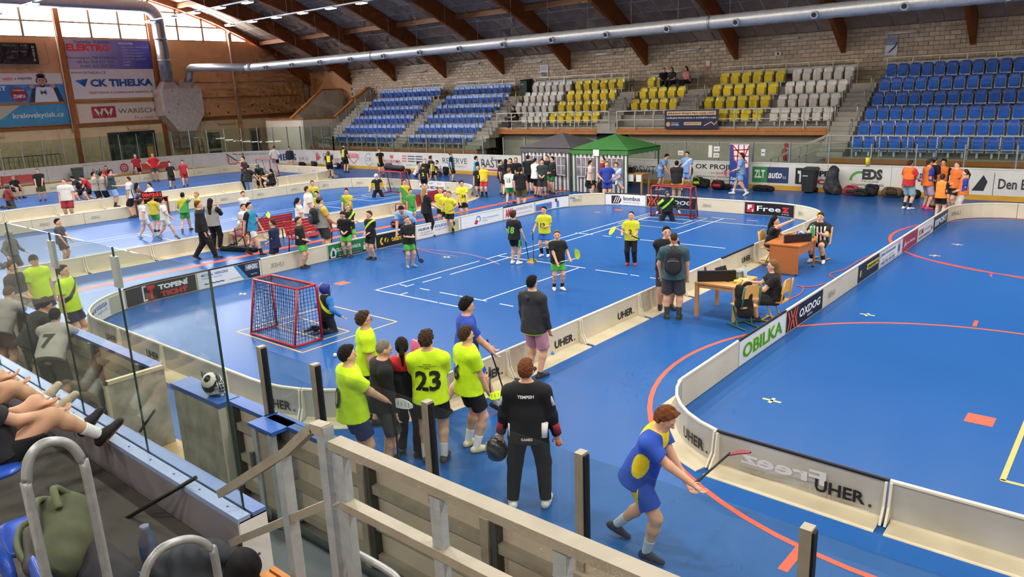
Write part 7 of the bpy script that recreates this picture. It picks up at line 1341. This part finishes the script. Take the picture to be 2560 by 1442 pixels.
# ---- bags along the boards
for lab, px, py, L, W_, H_b, c, c2 in (('black sports bag beside the girl seen from behind', 795, 412, .6, .4, .35, '#1d1f24', None), ('round black rucksack against the far boards', 838, 412, .5, .4, .45, '#22242a', None), ('black bag at the feet of the player with the pale cap', 852, 420, .6, .4, .4, '#20222a', '#c8c8c4'), ('dark bag behind the player with the pale cap', 876, 420, .5, .4, .5, '#1a1b20', None), ('red sports helmet bag near the sitting group', 1012, 425, .35, .35, .35, '#a83038', None), ('black rucksack next to the lone turquoise bib', 1116, 437, .4, .35, .5, '#1a1a1e', None), ('dark rucksack behind the sitting white shirt', 1021, 436, .4, .3, .35, '#20242c', None),
    ('black and lime rucksack against the rink boards', 1745, 468, .5, .36, .5, '#1c1e1e', '#a8d832'), ('second black rucksack against the rink boards', 1762, 470, .5, .36, .45, '#202224', None), ('red and black rucksack lying by the boards', 1795, 474, .6, .4, .45, '#1e1c1e', '#b8283a'), ('flat black bag before the tall banner', 1815, 474, .5, .4, .25, '#18181a', None), ('black jacket heap lying on the blue floor', 1908, 478, 1.0, .5, .26, '#1a1a1c', None), ('dark bag leaning beside the wheeled bin', 2082, 484, .6, .45, .45, '#1c1e24', None), ('pink and black bag among the row of bags', 2130, 487, .6, .4, .4, '#b8304a', '#2a2a2e'), ('low black bag in the row of bags', 2152, 491, .6, .4, .3, '#222022', None), ('round dark rucksack in the row of bags', 2182, 489, .5, .4, .5, '#1c2028', None), ('brown bag behind the boy with the phone', 2232, 492, .8, .45, .4, '#6a5238', '#2a2422'), ('black bag between the orange bibs', 2285, 492, .7, .4, .35, '#1c1c1e', None)):
    p = PZ(px, py); p[1] = min(p[1], 32.55); bag(lab, (p[0], p[1], 0), L, W_, H_b, c, c2)
t = thing('garment_rack_bag', 'tall black cloth bag slumped beside the wheeled bin', 'bag', (*PZ(2072, 486)[:2], 0)); blob('cloth', [('c', (0, .1, .3), (.1, .1, 1.0), .28, .2, .1), ('c', (.3, 0, .2), (.1, .1, .7), .22, .15, .1)], .03, M('#1e1e22', .8, noise=(6, .5, '#5a5a5e')), t, clips=(((0, 0, .0), (0, 0, -1)),), wob=(.02, 12))
t = thing('goal_bag', 'black kit bag lying on top of the red goal', 'bag', (*PZ(975, 487)[:2], 1.17)); t.location.y = 24.6; blob('body', [('c', (-.6, .1, .14), (.6, .1, .12), .14, .12, .05), ('c', (-.55, .1, .2), (-.3, .1, .22), .14, .12, .05)], .025, M('#1e2022', .8), t, wob=(.015, 14))
# bags and bottles in the aisle
bag('black stick bag lying under the red bench of the boy numbered 7', (*PZ(598, 628)[:2], 0), 1.5, .2, .16, '#161618', None, R(20)); bag('dark bag below the bench of the blonde woman', (*PZ(995, 568)[:2], 0), .7, .3, .25, '#22242a', '#8a2a30')
for lab, px, py, c in (('dark drink bottle standing in the aisle, first of two', 829, 578, '#23262c'), ('dark drink bottle standing in the aisle beside the bending boy', 846, 574, '#2a3038')): bottle(lab, (*PZ(px, py)[:2], 0), .27, .045, c, '#cdd83a')
bottle('red bottle on the floor by the yellow shirts', (*PZ(1115, 545)[:2], 0), .27, .045, '#b82c34', '#8a2028')
whole('blue_ball', MB().lathe([(.004, 0), (.03, .008), (.042, .042), (.03, .076), (.004, .084)], n=12), M('#4a9ad8', .4), 'light blue ball on the foot of the boards by the hooded youth', 'ball', (*PZ(1381, 891)[:2], .02))
whole('orange_ball', MB().lathe([(.004, 0), (.025, .006), (.036, .036), (.025, .066), (.004, .072)], n=12), M('#d8662a', .4), 'orange ball in the hand of the red haired goalkeeper', 'ball', hand('tempish', 1)+(0, 0, -.05))
whole('white_ball', MB().lathe([(.004, 0), (.025, .006), (.036, .036), (.025, .066), (.004, .072)], n=12), M('#eeeeee', .4), 'white ball on the court before the grey haired man', 'ball', (*PZ(838, 892)[:2], 0))
# orange cable along the near court
cab = [PZ(x, y, .012) for x, y in ((1918, 755), (1960, 752), (2000, 735), (2008, 718), (1990, 714), (2030, 716), (2090, 700), (2075, 690), (2080, 682), (2110, 674), (2150, 650), (2190, 632), (2230, 610), (2270, 586), (2310, 562))]
whole('extension_cable', MB().tube(smooth(cab), .012, 6), M('#c8503c', .5), 'orange extension cable along the near court boards', 'cable')
# metal rack and clutter behind the gable glass
t = thing('metal_rack', 'dark metal barrier rack behind the gable glass', 'rack', (GX+.9, 15.6, 0)); dk_ = M('#4a4038', .5)
for z in (.9, 1.9): part('rail', MB().bar((0, 0, z), (0, 3.6, z), .05), dk_, t)
for k in range(14): part('bar', MB().bar((0, k*.277, .9), (0, k*.277, 1.9), .025), dk_, t)
for y in (0, 3.6): part('leg', MB().bar((0, y, 0), (0, y, .9), .05), dk_, t)
t = thing('ladder', 'brown plank ladder leaning on the gable wall', 'ladder', (GX+.5, 29.2, 0)); [part('rail', MB().bar((.2, y, 0), (-.3, y+.1, 2.2), .06), M('#7a4a2a', .6), t) for y in (0, .35)]; [part('rung', MB().bar((.15-.1*k, 0, .3+.45*k), (.15-.1*k, .4, .3+.45*k), .04), M('#7a4a2a', .6), t) for k in range(4)]
whole('yellow_machine', MB().b2((-.2, -.2, .9), (.2, .2, 1.5)).b2((-.25, -.12, 1.5), (.25, .12, 1.9)), [M('#d89a3a', .6)], 'orange and yellow board leaning at the gable door', 'board', (GX+.5, 28.3, 0))
whole('door_poster', MB().b2((0, 0, 0), (.02, .45, .8)), M('#d8a040', .6), 'orange notice on the dark glazed gable door', 'notice', (GX+.1, 25.4, 1.1))
whole('yellow_cup', MB().lathe([(.08, 0), (.1, .3), (.09, .31)], n=12), M('#e8dc3a', .5), 'yellow cup standing on the rink boards', 'cup', (*PY(2169, 411, 32.95)[:2], 1.2))
# goalkeeper masks
def mask(label, loc, c, rz, cell=.012, s=1.):
    t = thing('goalie_helmet', label, 'helmet', loc, rz); F = Field(); F.ell(np.array((0, 0, .14))*s, np.array((.115, .14, .15))*s, None, .02); F.cone(np.array((0, .05, .06))*s, np.array((0, .09, .02))*s, .09*s, .06*s, .03)
    V, Q = F.mesh(cell, clips=(((0, 0, .0), (0, 0, -1)),), cuts=(('c', np.array((0, .08, .11))*s, np.array((0, .4, .1))*s, .08*s, .1*s, .02, None, ()),)); C = V[Q].mean(1); link('shell', npmesh('shell', V, Q, [M(c[0], .25, coat=.5), M(c[1], .3)], (np.sin(C[:, 0]*60+C[:, 2]*45) > .35).astype(int)), t)
    for a in (-.06, -.03, 0, .03, .06): part('cage_bar', MB().tube([np.array((a, .12, .2))*s, np.array((a*1.05, .165-abs(a)*.4, .11))*s, np.array((a, .13, .03))*s], .005*s, 5), M('#d0d0d2', .3, metal=.6), t)
    for z in (.05, .09, .13, .17): part('cage_bar', MB().tube([np.array((-.085, .08, z))*s, np.array((0, .168, z))*s, np.array((.085, .08, z))*s], .005*s, 5), M('#d0d0d2', .3, metal=.6), t)
    return t
mask('black and white goalkeeper mask standing on the blue topped box', (-8.35, 4.06, 1.2), ('#1c1c1e', '#d8d4c8'), R(-70)); mask('red goalkeeper mask held by the player in red and black', hand('redback', 1)+(.02, .05, -.3), ('#b02830', '#3a3a3e'), R(-60)); mask('black goalkeeper mask held by the red haired goalkeeper', hand('tempish', 0)+(-.06, .0, -.28), ('#1a1a1c', '#3a3c40'), R(80))
whole('pink_bib', MB().prism([(-.1, 0), (.1, 0), (.08, .28), (-.06, .3)], (0, 0, 0), (1, 0, 0), (0, .1, 1), (0, .04, 0)), M('#e87aa8', .8), 'pink cloth held up before the boy numbered 23', 'cloth', W('p23')((-.22, .32, 1.22)))
# ================================================================ NEAR SIDE: dasher, player bench, stand rail
nst = M('#a59d8c', .5, metal=.1, noise=(7, .35, '#877f6e')); nzn = M('#adb2b4', .45, metal=.15, noise=(14, .45, '#8d9398')); nbg = M('#c9bca6', .7, noise=(1.2, .2)); blue = M('#2f5fae', .4, noise=(5, .25)); dwb = M('#b9b2a2', .6, noise=(4, .6, '#6f6a60')); DYN = 4.2
def near_dasher(label, x0, x1, gl=None):
    t = thing('rink_boards', label, 'rink boards', (x0, DYN, 0)); L = x1-x0
    n = max(1, round(L/2.4))
    for i in range(n): part('board_panel', MB().b2((L*i/n+.004, -.06, .0), (L*(i+1)/n-.004, 0, 1.16)), nbg, t)
    part('cap', MB().b2((0, -.14, 1.16), (L, .03, 1.2)), blue, t)
    for z in (.08, .45, .85): part('back_rail', MB().b2((0, -.13, z), (L, -.06, z+.09)), nst, t)
    k = 0.
    while k <= L: part('back_post', MB().b2((k-.045, -.17, 0), (k+.045, -.06, 1.16)), nst, t); part('back_post', MB().b2((k+.06, -.15, 0), (k+.12, -.06, 1.16)), M('#4a4a46', .5), t); k += 1.65
    if gl:
        for a, b in zip(gl, gl[1:]): part('glass_pane', MB().b2((a-x0+.035, -.045, 1.2), (b-x0-.035, -.03, 1.97)), glass('#f3f8f5', .06, .025), t)
        for a in gl: part('glass_post', MB().b2((a-x0-.035, -.085, 1.0), (a-x0+.035, .0, 2.0)), nst, t); part('post_seal', MB().b2((a-x0+.035, -.07, 1.2), (a-x0+.05, -.005, 1.98)), M('#121212', .6), t)
    return t
near_dasher('beige near rink boards with low glass before the bending youth', -7.2, 3.5, [-7.3, -6.3, -4.63, -2.97, -1.3, .35, 2.0])
near_dasher('beige bench boards with blue cap where the boys lean', -22, -10.05)
near_dasher('short beige boards with blue cap between bench gate and glass', -8.05, -7.25)
t = thing('bench_gate', 'open grey gate leaf at the end of the bench boards', 'gate', (-10.02, 4.2, 0)); part('leaf', MB().b2((0, -.75, .03), (.05, 0, 1.15)), dwb, t); part('frame', MB().b2((-.01, -.78, 0), (.06, -.74, 1.2)).b2((-.01, -.78, 1.15), (.06, 0, 1.2)), M('#cdbfa0', .5), t)
t = thing('bench_box', 'scuffed white gate box with blue top under the goalkeeper mask', 'gate box', (-9.2, 3.95, 0)); part('face', MB().b2((0, 0, .0), (1.15, .1, 1.14)), dwb, t); part('top', MB().b2((-.02, -.02, 1.14), (1.17, .26, 1.2)), blue, t); part('edge', MB().b2((1.13, -.01, 0), (1.16, .24, 1.14)), M('#dcd6c8', .5), t); part('inner', MB().b2((.02, .1, 0), (1.1, .24, 1.14)), M('#7a7468', .7), t); part('sill', MB().b2((-.85, -.05, 0), (0, .3, .06)), M('#c8a878', .5), t)
t = thing('gate_post', 'galvanised steel gate frame beside the low glass', 'gate', (-7.25, 3.88, 0)); 
for x, y in ((0, 0), (.0, .22), (.32, .0), (.32, .22)): part('upright', MB().b2((x, y, 0), (x+.09, y+.06, 1.16)), nzn, t)
part('top', MB().b2((-.02, -.02, 1.16), (.45, .3, 1.2)), blue, t); part('plate', MB().b2((.1, .02, .2), (.32, .05, 1.1)), nst, t); part('latch', MB().b2((-.03, -.04, .55), (.02, .0, .85)), M('#6a6c6e', .4, metal=.6), t)
struct('floor_bench', MB().b2((-22, 2.45, -.06), (-3.3, 4.04, .0)), M('#5f6a6c', .7, noise=(2, .5, '#44504e')))
# ---- ledge wall with tall glass
t = thing('ledge_wall', 'grey parapet wall with blue ledge and tall glass before the stand', 'parapet', (-4.52, 2.24, 0)); pw = M('#7f7a80', .6, noise=(1.5, .3, '#6a646a'))
part('face', MB().b2((-12, 0, 0), (0, .18, 1.79)), pw, t); part('end_plate', MB().b2((-.005, -.01, 0), (.02, .2, 1.8)), M('#dedcd8', .4), t); part('ledge', MB().b2((-12, -.02, 1.79), (.02, .075, 1.83)), M('#8fa0c4', .35, noise=(3, .3)), t); part('ledge', MB().b2((-12, .095, 1.79), (.02, .2, 1.83)), M('#5f78b0', .35), t); part('slot', MB().b2((-12, .075, 1.79), (.02, .095, 1.815)), M('#1c2030', .6), t)
for k in range(3): part('screw', MB().tube([(.02, .1, .5+k*.5), (.026, .1, .5+k*.5)], .01, 8), M('#555', .4), t)
for k in range(28): part('screw', MB().tube([(-.2-k*.4, .03, 1.83), (-.2-k*.4, .03, 1.834)], .008, 6), M('#30364a', .4), t)
xs = [-4.6, -6.08, -7.4, -8.55, -9.8, -11.1, -12.4, -13.7]
for a, b in zip(xs, xs[1:]): part('glass_pane', MB().b2((b+4.52+.006, .08, 1.8), (a+4.52-.006, .09, 3.57)), glass('#f2f7f4', .05, .03), t); part('pane_edge', MB().b2((a+4.52-.006, .078, 1.8), (a+4.52+.004, .092, 3.575)), M('#1f3a34', .2), t)
for a in xs[1:3]: part('clamp', MB().b2((a+4.52-.05, .07, 3.25), (a+4.52+.05, .1, 3.5)), M('#aab4b0', .3, metal=.4), t)
# ---- steel rail of the near stand
t = thing('stand_railing', 'galvanised steel railing in front of the near stand', 'railing', (-3.22, 2.2, 0)); z1, z2 = 2.80, 2.44; z0_ = 1.72
part('top_rail', MB().b2((-.03, -.03, z1-.05), (5.5, .06, z1)), nst, t); part('mid_rail', MB().b2((-.0, -.02, z2-.05), (5.5, .05, z2)), nst, t)
for k in range(7): part('post', MB().b2((k*.755-.02, -.0, z0_-.3), (k*.755+.05, .05, z1-.05)), nzn if k % 1 == 0 else nst, t)
t = thing('stair_railing', 'sloping galvanised railing down the bench stairs', 'railing', (-3.3, 2.2, 0)); A = [(-.0, 2.87), (-.12, 2.86), (-.42, 2.62), (-1.35, 2.02)]
for (a, za), (b, zb) in zip(A, A[1:]): part('hand_rail', MB().bar((a, .01, za-.03), (b, .01, zb-.03), .07, .055), nst, t)
part('mid_rail', MB().bar((-.0, .01, 2.40), (-1.3, .01, 1.62), .05, .05), nst, t)
for x, zb, zt in ((-.03, 1.3, 2.86), (-.5, 1.4, 2.55)): part('post', MB().b2((x-.035, -.02, zb), (x+.035, .05, zt)), nzn, t)
# timber floor edge and steps at the foot of the railing
t = thing('stair_planks', 'orange timber planks at the foot of the railing', 'planks', (-4.2, 2.0, 1.2))
for k in range(3): part('plank', MB().b2((0, -.3+k*.18, .3+k*.0), (1.15, -.14+k*.18, .36)), M('#c8843f', .55, noise=(4, .35, '#a5672c', (6, 1, 1))), t)
part('riser', MB().b2((0, .24, .1), (1.15, .28, .36)), M('#b8742f', .55), t)
t = thing('stair_planks', 'orange timber planks between railing post and bent handrail', 'planks', (-3.0, 1.7, 1.3))
for k in range(2): part('plank', MB().b2((0, -.1+k*.2, .3), (.6, .08+k*.2, .36)), M('#c8843f', .55, noise=(4, .35, '#a5672c', (6, 1, 1))), t)
struct('floor_stand', MB().b2((-14, -2, 1.2), (-3.45, 2.2, 1.5)).b2((-3.45, -2, 1.0), (4, 2.0, 1.25)), M('#4a4640', .85, noise=(2, .4)))
# bent tube handrails
for lab, pts in (('bent grey tube handrail in front of the green rucksack', [(.80, 1.9), (.80, 3.0), (.806, 3.12), (.83, 3.21), (.88, 3.255), (.94, 3.25), (.99, 3.21), (1.02, 3.13), (1.03, 3.0), (1.03, 1.9)]), ('bent grey tube handrail at the foot of the stairs', [(1.17, 1.5), (1.17, 2.36), (1.18, 2.44), (1.22, 2.51), (1.29, 2.55), (1.39, 2.54), (1.46, 2.5), (1.51, 2.43), (1.53, 2.33), (1.53, 1.5)])):
    whole('tube_handrail', MB().tube(smooth([(0, y, z) for y, z in pts]), .021, 12), M('#a3a6a6', .4, metal=.4, noise=(20, .3)), lab, 'handrail', (-3.4, 0, 0))
p_ = PZ(930, 1432, 2.0); whole('tube_handrail', MB().tube(smooth([(-.35, 0, -.5), (-.33, .01, -.08), (-.27, .02, .0), (-.2, .04, .03), (.1, .05, .02), (.18, .05, -.02), (.22, .05, -.1), (.22, .05, -.5)]), .021, 12), M('#a3a6a6', .4, metal=.4), 'bent grey tube handrail below the railing post', 'handrail', p_)
# blue seats of the near stand
def near_seat(label, loc, rz):
    t = thing('stadium_seat', label, 'seat', loc, rz); b = M('#2c50b0', .3)
    blob('seat_pan', [('c', (-.12, .05, .42), (.12, .05, .42), .13, .13, .05, ((0, 0, 1), .35)), ('c', (-.12, .2, .43), (.12, .2, .43), .12, .12, .05, ((0, 0, 1), .3))], .015, b, t)
    blob('backrest', [('c', (-.1, -.16, .58), (.1, -.16, .58), .14, .14, .05, ((0, 1, 0), .25)), ('c', (-.09, -.2, .72), (.09, -.2, .72), .1, .1, .06, ((0, 1, 0), .3))], .015, b, t)
    part('bracket', MB().b2((-.18, -.18, .3), (.18, -.12, .36)).b2((-.03, -.18, 0), (.03, -.12, .34)), M('#9a9c9e', .4, metal=.4), t); return t
near_seat('blue seat under the green rucksack', (-4.75, 1.1, 1.5), R(-8)); near_seat('blue seat behind the bent handrail', (-4.15, 1.15, 1.5), R(-8)); near_seat('blue seat beside the spectator in black shorts', (-5.35, 1.1, 1.5), R(-6)); near_seat('blue seat of the spectator with black striped shoes', (-6.62, 1.22, 1.5), R(-4)); near_seat('blue seat of the spectator with tan trainers', (-7.75, 1.24, 1.5), R(-4))
t = thing('rucksack', 'olive green rucksack lying on the near blue seats', 'rucksack', (-4.68, 1.22, 1.98), R(-22))
blob('body', [('c', (-.22, 0, .16), (.24, 0, .13), .17, .13, .05), ('c', (-.12, .02, .2), (.12, .02, .18), .17, .15, .06)], .012, M('#4a4f36', .8, noise=(10, .4, '#34382a')), t, wob=(.008, 24)); blob('front_panel', [('c', (-.05, -.14, .17), (.2, -.12, .14), .09, .07, .03)], .012, M('#3a3833', .6, noise=(8, .5, '#57534a')), t)
for pts in ([(-.26, -.05, .3), (-.1, -.1, .38), (.1, -.1, .33), (.28, -.05, .2)], [(-.28, -.1, .2), (-.1, -.2, .24), (.12, -.2, .2), (.27, -.1, .1)], [(-.2, .05, .34), (-.1, 0, .44), (.02, .02, .36)]): part('strap', MB().tube(smooth(pts), .022, 7), M('#5c6244', .8), t)
for lab, loc, pr, c in (('dark grey jacket heaped beside the olive rucksack', (-4.35, 1.75, 1.5), [('c', (-.15, 0, .12), (.2, .1, .2), .2, .16, .08), ('c', (0, .05, .3), (.2, .1, .4), .14, .1, .08)], '#3c4046'), ('black coat piled against the grey parapet', (-4.05, 1.9, 1.5), [('c', (-.2, 0, .1), (.25, 0, .12), .18, .15, .08), ('c', (0, .05, .2), (.1, .05, .36), .12, .1, .08)], '#1c1c20'), ('black bag with green emblem below the tube handrail', (-3.75, 1.75, 1.5), [('c', (-.2, 0, .12), (.22, 0, .14), .16, .15, .06)], '#141416'), ('black clothes on the near blue seat', (-4.3, 1.3, 1.95), [('c', (-.15, 0, .06), (.15, 0, .05), .14, .12, .06)], '#26262a')):
    t = thing('clothes_heap' if 'bag' not in lab else 'kit_bag', lab, 'clothes' if 'bag' not in lab else 'bag', loc); blob('cloth', pr, .014, M(c, .85, noise=(7, .5)), t, wob=(.02, 19))
whole('green_emblem', MB().tube([(0, 0, 0), (.0, -.012, .004)], .045, 14), M('#3fbf3a', .5), 'round bright green badge on the black bag', 'badge', (-3.7, 1.585, 1.66))
whole('drinks_bottle', MB().lathe([(.05, 0), (.06, .02), (.06, .2), (.03, .28), (.03, .31)], n=12), M('#2c5a8a', .4, noise=(9, .5, '#b8903a')), 'blue patterned bottle standing behind the olive rucksack', 'bottle', (-5.0, 1.8, 1.5))
whole('floorball_stick', MB().tube([(0, 0, 0), (.75, .35, .5)], .016, 8), M('#141416', .5), 'black stick shaft leaning over the grey parapet', 'stick', (-5.9, 1.92, 1.42))
for k, sx in enumerate((-1, 1)):        # three white stripes on the black shoes
    pass
stick('dark stick leaning inside the player bench', (-9.6, 3.4, .1), (-8.2, 2.7, 1.05), '#c8cac8', '#c0c4c2'); stick('pale stick leaning by the bench gate', (-9.0, 3.6, 1.0), (-9.6, 3.1, .05), '#6ad040', '#b8bcb8')
whole('paper_bag', MB().add([(-.16, -.1, 0), (.16, -.1, 0), (.16, .1, 0), (-.16, .1, 0), (-.18, -.05, .36), (.17, -.06, .34), (.18, .06, .35), (-.17, .05, .36)], BOXF), M('#d8d8d6', .6), 'white carrier bag standing in the player bench', 'bag', (-11.3, 3.3, .0), .3)
